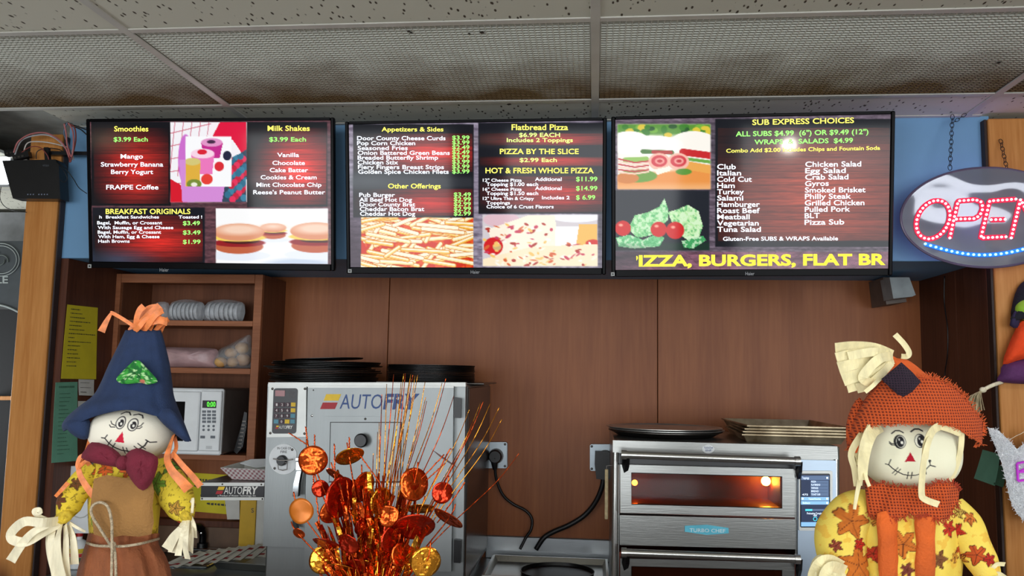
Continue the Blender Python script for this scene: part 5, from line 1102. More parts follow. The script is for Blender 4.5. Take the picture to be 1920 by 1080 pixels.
# ================================================================== router and cables on the left post
YR = 2.725
r_ = root('network_router', 'black network router mounted on the left pine post', 'router', W(60, 340, YR))
rb = part('case', M_['black'], r_, lambda b: b.pprism([(4, 301), (104, 299), (110, 308), (113, 373), (24, 372), (18, 350)], YR, .05))
part('rear_mount', M_['gloss'], r_, lambda b: b.pprism([(40, 310), (100, 310), (100, 365), (40, 365)], YR+.0505, .0485))
for k in range(8):
    if k == 3: continue
    part('status_light', pm('led_dim', (120, 130, 150), .5), rb, lambda b: b.pbox(51+k*5.2, 363.5, 53+k*5.2, 365.5, YR-.0012, .0011))
b = MB(); put_text(b, 'NETGEAR', 80, 312, 92, 3.2, frY(YR), lift=.0005); b.build('case_print', pm('faint', (70, 74, 80), .6), rb)
for pts, lab in (([(7, 282), (34, 279), (36, 288), (9, 292)], 'small black video splitter behind the router, left one'), ([(22, 290), (52, 283), (54, 293), (25, 300)], 'small black video splitter resting on the router, right one')):
    q = root('signal_splitter', lab, 'splitter', W(pts[0][0], pts[2][1], YR+.02))
    part('case', M_['black'], q, lambda b: b.pprism(pts, YR+.005 if pts[0][0] > 10 else YR+.03, .02))
    for k in range(3): part('port', M_['steeld'], q, lambda b: b.pbox(pts[0][0]+4+k*7, pts[0][1]+4-k*1.6, pts[0][0]+8+k*7, pts[0][1]+7-k*1.6, (YR+.005 if pts[0][0] > 10 else YR+.03)-.0015, .0014))
q = root('antenna_arm', 'black horizontal bar behind the cables between post and television', 'bar', W(125, 287, 2.66))
part('bar', M_['black'], q, lambda b: b.pprism([(85, 283), (162, 284), (162, 291), (85, 290)], 2.752, .02)); part('clip', M_['black'], q, lambda b: b.pprism([(82, 276), (90, 276), (92, 302), (84, 303)], 2.737, .014))
cc = [('pinkish', (176, 104, 104)), ('pale grey', (170, 172, 176)), ('rust red', (134, 60, 54)), ('white', (200, 196, 190)), ('black', (18, 18, 20)), ('blue grey', (96, 116, 140))]
runs = [([(26, 286), (34, 266), (56, 252), (84, 249), (108, 260), (122, 276), (130, 296)], 0, .0028), ([(28, 290), (40, 264), (66, 254), (92, 254), (112, 266), (126, 282)], 1, .0026), ([(38, 288), (56, 276), (74, 276), (88, 290), (92, 302)], 2, .0018), ([(44, 288), (52, 268), (80, 266), (112, 272), (132, 280), (138, 300)], 3, .0022),
        ([(68, 298), (70, 284), (88, 278), (110, 280), (122, 288)], 4, .0016), ([(120, 232), (124, 250), (126, 272), (134, 294), (138, 268), (136, 244), (128, 231)], 0, .0028), ([(130, 232), (140, 240), (142, 262), (136, 290), (131, 304), (130, 280)], 2, .0026), ([(126, 230), (120, 250), (130, 276), (134, 298)], 5, .0026),
        ([(133, 236), (150, 242), (162, 252)], 4, .0022), ([(122, 232), (142, 236), (164, 244)], 4, .0022), ([(104, 302), (118, 318), (126, 334), (120, 342), (112, 336)], 4, .0013), ([(106, 304), (124, 318), (138, 336), (148, 352), (163, 363)], 4, .0015), ([(2, 350), (0, 372), (10, 388), (30, 396), (50, 398)], 4, .0013)]
wh = ['arching over the router, upper', 'arching over the router just under the pinkish one', 'short loop on top of the router', 'running from the splitter to the television bar', 'small loop above the router right edge', 'hanging coil beside the first television, front', 'hanging coil beside the first television, right', 'hanging coil beside the first television, left', 'going from the coil into the television, lower', 'going from the coil into the television, upper', 'small loop at the right edge of the router', 'thin, drooping from router to television', 'thin, looping below the bright lamp']
for k, (pts, ci, r) in enumerate(runs):
    o = part('cable', pm('cable_'+cc[ci][0].replace(' ', '_'), cc[ci][1], .45), None, lambda b: b.tube(WP([(x, y, .006*math.sin(i*1.3+k)) for i, (x, y) in enumerate(pts)], 2.715+.009*(k % 5), 5), r, 7), smooth=True)
    tag(o, '%s cable %s' % (cc[ci][0], wh[k]), 'cable', 'cables around the router')
# lamp, sign and table seen in the other room
q = root('wall_lamp', 'bright white lamp in the next room left of the router', 'lamp', W(5, 320, 3.2))
part('lamp_panel', flatmat('lamp_glow', (240, 248, 255), 3.0), q, lambda b: b.pprism(rrect(-30, 290, 13, 344, 5), 3.2, .02)); part('housing', M_['lightgrey'], q, lambda b: b.pprism(rrect(-32, 286, 15, 346, 6), 3.2205, .05))
q = root('black_sign', 'black sign with a white ring emblem in the next room', 'sign', W(0, 520, 4.25))
part('board', pm('sign_slate', (52, 58, 62), .5, var=.08), q, lambda b: b.pprism([(-60, 452), (48, 452), (44, 590), (30, 583), (0, 572), (-60, 566)], 4.2, .03))
M_['signw'] = flatmat('sign_white', (150, 158, 156))
part('ring', M_['signw'], q, lambda b: [b.tube([W(2+rr_*math.cos(a*PI/20), 487+rr_*.9*math.sin(a*PI/20), 4.196) for a in range(41)], .0022, 6) for rr_ in (34, 29)])
part('emblem', pm('emblem', (84, 92, 88), .6), q, lambda b: [b.tube(WP([(0+20*math.cos(a/3+k*2)*(.4+.05*a), 487+16*math.sin(a/3+k*2)*(.4+.05*a)) for a in range(9)], 4.197, 3), .003, 6) for k in range(3)])
b = MB(); put_text(b, 'SALE', -34, 531, 15, 13, frY(4.1985), bold=.02, lift=.0008); b.build('sign_lettering', M_['signw'], q)
part('lower_edge', M_['signw'], q, lambda b: b.tube(WP([(-60, 566), (0, 572), (30, 583), (44, 592)], 4.195, 4), .005, 6))
q = root('far_shelf', 'thin wooden shelf edge in the dark room left of the post', 'shelf', W(0, 748, 4.3))
part('board', M_['pine'], q, lambda b: b.pprism([(-60, 744), (32, 743), (32, 750), (-60, 751)], 4.3, .19))
#@@SIGN
# ================================================================== OPEN sign
YG = 2.70
og = root('open_sign', 'oval clear plastic LED sign reading OPEN in red dots, hanging on chains', 'sign', W(1852, 408, YG))
mt, nt, b_ = newmat('sign_acrylic'); b_.inputs['Base Color'].default_value = lin((120, 124, 140)); b_.inputs['Roughness'].default_value = .05; b_.inputs['Alpha'].default_value = .72; b_.inputs['Specular IOR Level'].default_value = .9; b_.inputs['Coat Weight'].default_value = 1.0; b_.inputs['Coat Roughness'].default_value = .02
def mkwave(nt, b_):
    tc = nt.nodes.new('ShaderNodeTexCoord'); nz = nt.nodes.new('ShaderNodeTexNoise'); nz.inputs['Scale'].default_value = 7; nz.inputs['Detail'].default_value = 0; nt.links.new(tc.outputs['Object'], nz.inputs['Vector'])
    bp = nt.nodes.new('ShaderNodeBump'); bp.inputs['Strength'].default_value = .35; bp.inputs['Distance'].default_value = .02; nt.links.new(nz.outputs['Fac'], bp.inputs['Height']); nt.links.new(bp.outputs[0], b_.inputs['Normal']); nt.links.new(bp.outputs[0], b_.inputs['Coat Normal'])
mkwave(nt, b_); M_['acrylic'] = mt
ov_ = [(1852+163*math.cos(2*PI*k/72), 408+93*math.sin(2*PI*k/72)) for k in range(72)]
pan = part('acrylic_panel', M_['acrylic'], og, lambda b: b.pprism(ov_, YG, .006))
part('rim', pm('rim_violet_grey', (96, 84, 110), .3), og, lambda b: b.tube([W(x, y, YG+.003) for x, y in ov_]+[W(*ov_[0], YG+.003)], .0042, 8))
M_['ledr'] = flatmat('led_red', (255, 196, 206), 2.2); M_['ledb'] = flatmat('led_blue', (150, 225, 255), 2.2); M_['glowr'] = flatmat('led_halo_red', (236, 20, 60), 1.0); M_['glowb'] = flatmat('led_halo_blue', (20, 110, 230), .9)  # the two glow materials stand in for the halo around the LEDs
def resample(pts, step):
    P = [Vector((x, y)) for x, y in pts]; L = [0]
    for a, c in zip(P[:-1], P[1:]): L.append(L[-1]+(c-a).length)
    n = max(1, round(L[-1]/step)); o = []
    for k in range(n+1):
        d = L[-1]*k/n; i = max(j for j in range(len(L)) if L[j] <= d+1e-6); i = min(i, len(P)-2)
        o.append(tuple(P[i]+(P[i+1]-P[i])*((d-L[i])/(L[i+1]-L[i]+1e-9))))
    return o
def ell_o():
    o = []
    for k in range(41):
        q = 2*PI*k/40; x, y = 30.5*math.cos(q), 36*math.sin(q); o.append((1749.5+x-y*.22, 412+y))
    return o
letters = [('O', [ell_o()]), ('P', [[(1781, 446), (1788, 412), (1796, 377), (1828, 374.5), (1840, 379), (1842.5, 391), (1837, 404), (1827, 410), (1793, 411)]]), ('E', [[(1904, 373.5), (1855, 377), (1847, 412), (1839, 446), (1886, 444)], [(1858, 412), (1884, 411.5)]]), ('N', [[(1896, 446), (1913, 374), (1950, 444), (1966, 372)]])]
ledmesh = None
def led(parent, x, y, mtl):
    global ledmesh
    b = MB(); p = W(x, y, YG-.004)
    if mtl not in LEDM:
        b.lathe([(.0042, 0), (.0040, .003), (.0022, .006)], Matrix.Rotation(PI/2, 4, 'X'), 8); o = b.build('led', mtl, parent, local=True, smooth=True); LEDM[mtl] = o
    else: o = LEDM[mtl].copy(); COL.objects.link(o); o.parent = parent
    o.location = p-wloc(parent); return o
LEDM = {}
for nm, strokes in letters:
    ch = MB()
    for s_ in strokes: ch.tube([W(x, y, YG-.003) for x, y in resample(s_, 4)], .0078, 8, flat=.25)
    chn = ch.build('letter_halo', M_['glowr'], og)  # glowing band added under the dots as their red halo
    for s_ in strokes:
        for (x, y) in resample(s_, 8.2)[:-1 if nm == 'O' else None]: led(chn, x, y, M_['ledr'])
arc = [(1735+(q/30)*232, 452+27.5*math.sin(PI*(q+2)/33)-(q/30)*3) for q in range(31)]
ch = MB(); ch.tube([W(x, y, YG-.003) for x, y in arc], .0068, 8, flat=.25); chb = ch.build('arc_halo', M_['glowb'], og)  # blue halo of the arc LEDs, built as a glowing band
for x, y in resample(arc, 10.2): led(chb, x, y, M_['ledb'])
def chain(parent, a, c, n):
    a = Vector(a); c = Vector(c); d = (c-a)/n; L = d.length; t = d.normalized()
    for k in range(n):
        ctr = a+d*(k+.5); u = Vector((1, 0, 0)) if k % 2 == 0 else Vector((0, 1, 0)); u = (u-t*u.dot(t)).normalized()
        pts = [ctr+t*(L*.68*math.cos(q*PI/5))+u*(L*.34*math.sin(q*PI/5)) for q in range(11)]
        b = MB(); b.tube(pts, .0011, 5); b.build('chain_link', M_['black'], parent, smooth=True)
ctop = W(1781, 222, 2.62); ctop.z = CEIL-.005
for pts, n, lab in (((Vector((W(1785, 222, 2.79).x, 2.785, CEIL-.005)), W(1781, 318, YG+.002)), 13, 'thin black chain from the ceiling to the left of the OPEN sign'), ((W(1876, 262, 2.772), W(1888, 318, YG+.002)), 8, 'short black chain from the right pine post to the OPEN sign')):
    q = root('chain', lab, 'chain', pts[0]); chain(q, pts[0], pts[1], n)
    if n == 13: chain(q, Vector((W(1808, 222, 2.79).x, 2.78, CEIL-.004)), pts[0]+(pts[1]-pts[0])*.16, 4)
og.rotation_euler.x = math.radians(.8)
# the lit LEDs tint the ceiling beside them
l = bpy.data.lights.new('sign_glow', 'POINT'); l.energy = .9; l.color = (.75, .35, 1.0); l.shadow_soft_size = .08
o = bpy.data.objects.new('sign_glow', l); COL.objects.link(o); o.location = W(1850, 412, YG+.045)
# dark cable down the right alcove wall
o = part('thin_cable', M_['black'], None, lambda b: b.tube(catmull([Vector((XR-.004, 3.13+dy, z_)) for dy, z_ in ((.0, zs-.01), (.01, 1.85), (-.01, 1.75), (.0, 1.66), (.03, 1.58), (.02, 1.45), (.03, 1.2), (.02, .9))], 5), .0022, 6), smooth=True)
tag(o, 'thin black cable hanging down the dark right side wall of the alcove', 'cable')
# ================================================================== witch doll on the right post
YWt = 2.742
wi = root('witch_doll', 'hanging witch doll in orange dress and purple skirt on the right post', 'doll', W(1925, 640, YWt))
part('hat', pm('witch_hat', (20, 18, 30), .9, bump=.3, bscale=200), wi, lambda b: [b.pillow([(1895, 600), (1899, 565), (1908, 540), (1922, 526), (1945, 524), (1962, 545), (1968, 600), (1940, 590), (1915, 590)], YWt+.02, .03), b.pillow([(1896, 604), (1900, 588), (1930, 578), (1962, 588), (1968, 604), (1930, 596)], YWt-.012, .012)], smooth=True)
part('face', pm('witch_green', (150, 196, 50), .7), wi, lambda b: b.sphere(W(1931, 581, YWt), .044, .03, .036, 24, 14), smooth=True)
part('hair', pm('witch_hair', (44, 36, 70), .9), wi, lambda b: [b.pillow([(1893, 610), (1900, 586), (1908, 584), (1912, 600), (1908, 615)], YWt-.005, .015), b.pillow([(1958, 610), (1960, 590), (1968, 586), (1972, 612)], YWt-.005, .015)], smooth=True)
part('dress', pm('witch_orange', (242, 74, 20), .85, bump=.25, bscale=120), wi, lambda b: b.pillow([(1916, 602), (1902, 622), (1890, 650), (1880, 683), (1905, 677), (1940, 670), (1985, 676), (1975, 640), (1950, 604)], YWt, .035), smooth=True)
part('skirt', pm('witch_purple', (92, 44, 96), .85, bump=.25, bscale=120), wi, lambda b: b.pillow([(1884, 680), (1876, 700), (1869, 714), (1900, 719), (1940, 720), (1995, 718), (1985, 678), (1940, 672)], YWt+.015, .035), smooth=True)
bb = root('straw_broom', 'small straw broom poking out under the witch doll skirt', 'broom', W(1840, 730, YWt))
part('handle', M_['cream'], bb, lambda b: b.tube(WP([(1880, 716, .02), (1862, 722), (1843, 731)], YWt), [.006]*13, 8, flat=.5), smooth=True)
part('knot', M_['cream'], bb, lambda b: b.sphere(W(1843, 731, YWt), .011, .009, .009, 12, 8), smooth=True)
M_['straw'] = pm('straw', (186, 170, 132), .8, var=.25, scale=60)
for k in range(26):
    a = k/25; tx = 1808+36*a+random.uniform(-2, 2); ty = 756+20*math.sin(a*PI*.8)+random.uniform(-3, 3)
    part('bristle', M_['straw'], bb, lambda b: b.tube(WP([(1841, 732, 0), ((1826+tx)/2+4, 742, random.uniform(-.012, .012)), (tx, ty, random.uniform(-.015, .015))], YWt, 3), .0012, 4))
# ================================================================== tinsel sign
YT = 2.69
tn = root('tinsel_sign', 'silver white tinsel shape with purple letters hanging by the right post', 'sign', W(1930, 880, YT))
out = [(1851, 801), (1872, 807), (1890, 824), (1905, 843), (1921, 832), (1940, 800), (1965, 838), (1985, 842), (2012, 812), (2030, 806), (2010, 860), (1996, 910), (1975, 955), (1940, 985), (1921, 978), (1906, 962), (1893, 935), (1886, 900), (1878, 868), (1864, 832)]
part('backing', M_['white'], tn, lambda b: b.pillow(out, YT+.006, .006, up=1), smooth=False)
b = MB(); rg = random.Random(11)
P_ = Paint(np.array([0.]), np.array([0.]), (0, 0, 0))
xs_ = np.array([rg.uniform(1845, 2035) for _ in range(9000)]); ys_ = np.array([rg.uniform(798, 988) for _ in range(9000)]); ins = Paint(xs_, ys_, (0, 0, 0)).pm(out) > .5
cnt = 0
for x, y in zip(xs_[ins], ys_[ins]):
    p = W(x, y, YT-.001); a = rg.uniform(0, 2*PI); l = rg.uniform(.006, .011); d = Vector((math.cos(a)*l, -rg.uniform(.002, .008), math.sin(a)*l)); n_ = Vector((-math.sin(a), rg.uniform(-.5, .5), math.cos(a)))*.0007
    b.add([p-n_, p+n_, p+d+n_*.6, p+d-n_*.6], [(0, 1, 2, 3)])
b.build('tinsel', pm('silver_tinsel', (244, 247, 252), .35, .1, .12, 200), tn, kind='stuff')
M_['purple'] = pm('letter_purple', (190, 40, 200), .4, emit=(160, 20, 170), es=.25)
for strokes in ([[(1907, 869), (1909, 902)], [(1907, 869), (1922, 866), (1927, 876), (1911, 885)], [(1911, 885), (1930, 884), (1930, 899), (1909, 902)]], [[(1940, 868), (1954, 866), (1956, 898), (1942, 900), (1940, 868)]], [[(1966, 866), (1980, 865), (1982, 897), (1968, 898), (1966, 866)]]):
    part('letter', M_['purple'], tn, lambda b: [b.ribbon([W(x, y, YT-.011) for x, y in s_], .007, .001) for s_ in strokes])
part('hanging_cord', M_['cream'], tn, lambda b: b.tube(WP([(1890, 826), (1904, 818), (1925, 804), (1940, 760), (1945, 700)], YT-.002, 4), .0008, 5))
# ================================================================== scarecrows
def painted(name, parent, vs, fs, Y0, fn, base, mt, smooth=True):
    """fine mesh with a flat print; fn paints in the sheet's own front plane"""
    b = MB(); b.add(vs, fs); A = np.array([tuple(v) for v in vs]); Q = A.copy(); s = Y0/Q[:, 1]
    Q[:, 1] = Y0; px, py = projn(Q); P = Paint(px, py, base); fn(P); return b.build(name, mt, parent, smooth=smooth, col=P.c)
def sph(cx, cy, rx, ry, dy, Y, n=420, m_=230, p=2.3):
    c = W(cx, cy, Y); s = Y/FPX; vs = []; fs = []
    for i in range(m_+1):
        a = PI*i/m_
        for k in range(n):
            q = 2*PI*k/n; X, Yy, Z = math.sin(a)*math.cos(q), math.sin(a)*math.sin(q), math.cos(a)
            l = (abs(X)**p+abs(Yy)**p+abs(Z)**p)**(-1/p); vs.append(c+Vector((X*l*rx*s, Yy*l*dy*s, Z*l*ry*s)))
    for i in range(m_):
        for k in range(n): k2 = (k+1) % n; fs.append((i*n+k, (i+1)*n+k, (i+1)*n+k2, i*n+k2))
    return vs, fs
M_['skin'] = vpaint('stuffed_face', .75, spec=.2, bump=.1, bs=600); M_['print'] = vpaint('printed_cloth', .85, spec=.15, bump=.25, bs=500)
YA = 1.15
s1 = root('scarecrow', 'scarecrow doll with navy blue hat and maroon bow tie standing on the counter at left', 'scarecrow doll', Vector((W(235, 1080, YA).x, YA, 1.03)), 'fabric scarecrows on the counter')
def face1(P):
    K = (40, 36, 38)
    for cx, cy, lx, sg in ((222, 793, -1, 1), (244, 797, 1, 1)):
        P.ell(cx, cy, 9, 12, K, 5); P.ell(cx, cy, 7.4, 10.4, (232, 228, 214), 5); P.ell(cx+1, cy+1, 5, 7, K, 5); P.ell(cx+1.5, cy+2, 2, 2.6, (225, 222, 210)); P.ell(cx-2.5, cy-3, 1.4, 2, (225, 222, 210))
    for q in (((213, 798), (206, 795), (203, 790)), ((213, 801), (205, 801), (202, 797)), ((252, 801), (257, 799), (260, 794)), ((251, 804), (256, 804), (259, 801))): P.line(q, 1.6, K)
    P.line([(217, 777), (223, 773.5), (230, 774), (235, 779)], 1.8, K); P.line([(240, 779), (247, 777.5), (254, 780), (257, 785)], 1.8, K)
    P.poly([(228, 809), (213, 828.5), (230, 831)], (198, 30, 58))
    P.line([(187, 821), (194, 822), (199, 816)], 2, K); P.line([(194, 822), (201, 831), (210, 839), (222, 845), (236, 847.5), (250, 845), (262, 837), (267, 829)], 2.2, K); P.line([(265, 826), (270, 831), (278, 831)], 2, K)
    for x, y, a in ((202, 831, -1), (209, 837, -1), (226, 845, 0), (232, 846.5, 0), (250, 843, 1), (257, 838, 1)):
        d = (5.5*[.8, 0, -.8][a+1], 5.5); P.line([(x-d[0]*-1, y-d[1]), (x-d[0], y+d[1])] if a else [(x, y-6), (x+.6, y+6)], 1.8, K)
vs, fs = sph(247, 812, 80, 52, 58, YA); painted('head', s1, vs, fs, YA-.045, face1, (232, 226, 208), M_['skin'])
felt = pm('navy_felt', (30, 48, 82), .92, var=.08, scale=60, bump=.25, bscale=700)
dm = YA/FPX
rows = [(238, 620, 299, 620, 622, 22*dm), (223, 652, 305, 640, 654, 34*dm), (206, 686, 315, 682, 688, 46*dm), (190, 722, 320, 718, 722, 56*dm), (176, 744, 323, 742, 742, 62*dm), (150, 764, 331, 765, 751, 68*dm), (129, 782, 342, 792, 758, 72*dm), (119, 797, 352, 818, 764, 72*dm), (122, 808, 356, 828, 768, 70*dm)]
vs, fs = ring_loft(rows, YA, 64, .8, 4, .03, cap=False)
b = MB(); b.add(vs, fs); hat = b.build('hat', felt, s1, smooth=True)
md = hat.modifiers.new('thick', 'SOLIDIFY'); md.thickness = .0022; md.offset = 1
part('hat_droop', felt, s1, lambda b: b.pillow([(120, 795), (135, 786), (165, 784), (169, 800), (165, 822), (150, 823), (132, 812)], YA-.028, .014), smooth=True)
part('hat_droop', felt, s1, lambda b: b.pillow([(290, 772), (318, 766), (338, 786), (357, 822), (347, 828), (326, 812), (305, 794)], YA-.040, .012), smooth=True)
part('hat_top', felt, s1, lambda b: b.pillow(disc_poly(268.5, 621, 30, 5, None, 16), YA, .014, up=1), smooth=True)
def patchp(P):
    P.mix(fbm(P.x*.2, P.y*.12, 3) > .5, (60, 150, 60)); P.mix((fbm(P.x*.13, P.y*.3, 8) > .62)*1., (170, 210, 150)); P.line([(240, 690), (262, 703), (272, 719)], 1.2, (30, 60, 34)); P.line([(225, 715), (255, 700)], 1.0, (30, 60, 34)); P.ell(269, 715, 5, 4, (190, 110, 90))
b = MB(); b.pillow([(218, 711), (232, 694), (247, 680), (252, 676), (262, 677), (275, 690), (295, 713), (288, 719), (276, 721), (262, 718), (232, 720)], YA-.047, .004, 14, up=6); painted('patch', s1, b.v, b.f, YA-.047, patchp, (36, 104, 50), M_['print'])
def strips(parent, name, mt, lst, Y, dflt=.004):
    for pts, wd in lst:
        part(name, mt, parent, lambda b: (lambda R: b.ribbon(R, [(wd if not isinstance(wd, tuple) else wd[0]+(wd[1]-wd[0])*i/max(1, len(R)-1))*dm for i in range(len(R))], .0005, random.uniform(-.5, .5)))(WP(pts, Y, 5)), smooth=False)
strips(s1, 'raffia_strip', M_['oraffia'], [([(262, 620, 0), (240, 604, -.01), (213, 588, -.01), (207, 587, -.01)], 7), ([(209, 587, -.01), (200, 602, -.01), (190, 622, -.01)], (5, 14)), ([(250, 621, 0), (262, 608, -.01), (280, 590, -.015), (300, 573, -.01)], (12, 14)), ([(256, 621, -.004), (256, 600, -.01), (262, 582, -.012), (270, 574, -.01)], (10, 13)),
  ([(262, 622, -.01), (278, 606, -.02), (298, 600, -.02), (314, 604, -.02)], (12, 16)), ([(268, 622, -.012), (276, 612, -.02), (292, 590, -.025), (305, 582, -.02)], (10, 12)), ([(244, 621, 0), (258, 602, 0), (276, 580, 0), (296, 575, 0)], 12), ([(278, 622, -.01), (285, 606, -.015), (296, 592, -.01), (302, 578, -.01)], 12),
  ([(290, 622, -.006), (300, 610, -.008), (316, 598, -.006)], (8, 13)), ([(252, 622, -.015), (262, 612, -.022), (272, 600, -.02), (284, 596, -.02)], 10), ([(300, 622, 0), (306, 610, 0), (312, 606, 0)], 10)], YA)
# shirt
def shirt1(P):
    P.mix((fbm(P.x*.35, P.y*.2, 3) > .68)*.6, (120, 96, 30)); g = random.Random(4)
    for cx, cy, r, c in ((190, 880, 22, (222, 96, 40)), (240, 882, 20, (226, 102, 48)), (300, 905, 24, (110, 150, 50)), (320, 875, 16, (110, 160, 60)), (330, 990, 24, (214, 74, 34)), (120, 935, 18, (110, 60, 40)), (175, 985, 26, (150, 176, 70)), (340, 950, 16, (200, 150, 60)), (302, 960, 15, (130, 160, 60)), (150, 905, 14, (120, 70, 40)), (130, 980, 12, (150, 70, 30)), (250, 930, 24, (226, 110, 50))):
        P.leaf(cx, cy, r, g.uniform(0, 360), c, (70, 60, 30))
    for k in range(60): x, y = g.uniform(100, 365), g.uniform(860, 1010); P.line([(x, y), (x+g.uniform(-5, 5), y+g.uniform(1, 5))], 1.2, (110, 90, 40))
Yb = YA+.005
vs, fs = ring_loft([(205, 850, 280, 850, 856, 30*dm), (178, 866, 305, 866, 872, 48*dm), (166, 890, 305, 890, 895, 56*dm), (164, 930, 303, 930, 935, 60*dm), (165, 980, 298, 980, 985, 60*dm), (168, 1015, 295, 1015, 1018, 56*dm)], Yb, 200, .8, 26, .03); painted('shirt', s1, vs, fs, Yb-.04, shirt1, (222, 194, 60), M_['print'])
def sleeve(s, pts, rs, Y, fn, base, n=110):
    b = MB(); P = WP(pts, Y, 26); R = []
    for i in range(len(P)): t = i/26; j = min(int(t), len(rs)-2); R.append((rs[j]+(rs[j+1]-rs[j])*(t-j))*dm)
    b.tube(P, R, n); A = [v for v in b.v]; painted('sleeve', s, [Vector(v)+Vector((0, 0, 0)) for v in A], b.f, Y-.02, fn, base, M_['print'])
sleeve(s1, [(182, 882), (158, 902, -.01), (138, 928, -.015), (128, 950, -.02), (116, 974, -.03)], [24, 25, 25, 23, 10], YA, shirt1, (218, 190, 58))
sleeve(s1, [(298, 878), (316, 902, -.01), (330, 930, -.015), (342, 955, -.02), (352, 976, -.03)], [26, 30, 32, 26, 9], YA, shirt1, (222, 196, 62))
M_['cuff'] = pm('shirt_yellow', (206, 176, 48), .85, var=.25, scale=60, bump=.5, bscale=90)
part('cuff_ruffle', M_['cuff'], s1, lambda b: b.pillow([(99, 978), (106, 964), (122, 956), (136, 962), (134, 974), (116, 984)], YA-.034, .008, jit=.3), smooth=True)
part('cuff_ruffle', M_['cuff'], s1, lambda b: b.pillow([(334, 966), (346, 956), (360, 966), (362, 978), (346, 982)], YA-.034, .007, jit=.3), smooth=True)
khaki = pm('khaki_felt', (150, 108, 58), .92, var=.12, scale=16, bump=.3, bscale=300); brown = pm('brown_felt', (140, 80, 46), .92, var=.12, scale=18, bump=.3, bscale=300)
part('bib', khaki, s1, lambda b: b.pillow([(176, 898), (230, 896), (285, 899), (286, 950), (284, 1002), (230, 1004), (176, 1002)], YA-.058, .010, up=2), smooth=True)
b = MB(); vs, fs = ring_loft([(165, 1000, 300, 1000, 1001, 58*dm), (160, 1020, 298, 1020, 1022, 58*dm), (152, 1045, 312, 1045, 1048, 66*dm), (143, 1080, 322, 1080, 1084, 72*dm), (132, 1160, 334, 1160, 1164, 78*dm), (128, 1300, 340, 1300, 1302, 80*dm)], YA, 72, .8, 8, .10)
b.add(vs, fs); b.v = [(v[0], v[1], max(v[2], 1.031)) for v in b.v]; b.build('trousers', brown, s1, smooth=True)
jute = pm('jute', (196, 178, 148), .9, var=.2, scale=300, bump=.6, bscale=600)
part('rope', jute, s1, lambda b: [b.tube(WP([(163, 1018, -.012), (180, 1023, -.048), (205, 1024, -.062), (232, 1024, -.064), (265, 1019, -.056), (298, 1010, -.008)], YA, 8), .0019, 7), b.tube(WP([(206, 1020, -.066), (190, 995, -.075), (172, 965, -.075), (174, 948, -.075), (188, 942, -.075), (202, 950, -.078), (209, 975, -.077), (210, 1000, -.073), (210, 1040, -.078), (209, 1100, -.082)], YA, 8), .0019, 7), b.tube(WP([(212, 1022, -.066), (216, 1040, -.076), (218, 1100, -.082)], YA, 6), .0019, 7)], smooth=True)
part('knot', jute, s1, lambda b: b.sphere(W(211, 1022, YA-.068), .005, .004, .005, 12, 8), smooth=True)
mar = pm('maroon_felt', (112, 26, 46), .9, var=.12, scale=30, bump=.25, bscale=500)
part('bow_lobe', mar, s1, lambda b: b.pillow([(235, 868), (222, 848), (200, 834), (172, 829), (160, 842), (152, 858), (175, 868), (205, 874), (225, 876)], YA-.062, .013, jit=.15), smooth=True)
part('bow_lobe', mar, s1, lambda b: b.pillow([(229, 868), (238, 850), (256, 840), (275, 846), (296, 858), (294, 880), (284, 906), (268, 920), (252, 908), (240, 890)], YA-.068, .015, jit=.15), smooth=True)
part('bow_knot', mar, s1, lambda b: b.sphere(W(231, 868, YA-.072), .009, .011, .010, 14, 10), smooth=True)
strips(s1, 'raffia_strip', M_['oraffia'], [([(168, 820, -.02), (160, 850, -.04), (148, 868, -.045), (150, 890, -.045), (164, 915, -.045), (178, 932, -.045)], (5, 13)), ([(166, 850, -.045), (150, 858, -.05), (146, 876, -.05), (160, 866, -.055), (168, 872, -.05)], 8), ([(128, 905, -.04), (116, 918, -.045), (104, 931, -.04)], (9, 6)),
  ([(326, 815, -.02), (318, 838, -.045), (313, 860, -.055), (322, 882, -.06), (340, 902, -.06), (354, 918, -.055)], (6, 20)), ([(324, 850, -.045), (342, 872, -.05), (360, 892, -.045), (376, 912, -.04)], (9, 12)), ([(328, 820, -.02), (330, 842, -.04), (316, 862, -.05)], 7)], YA)
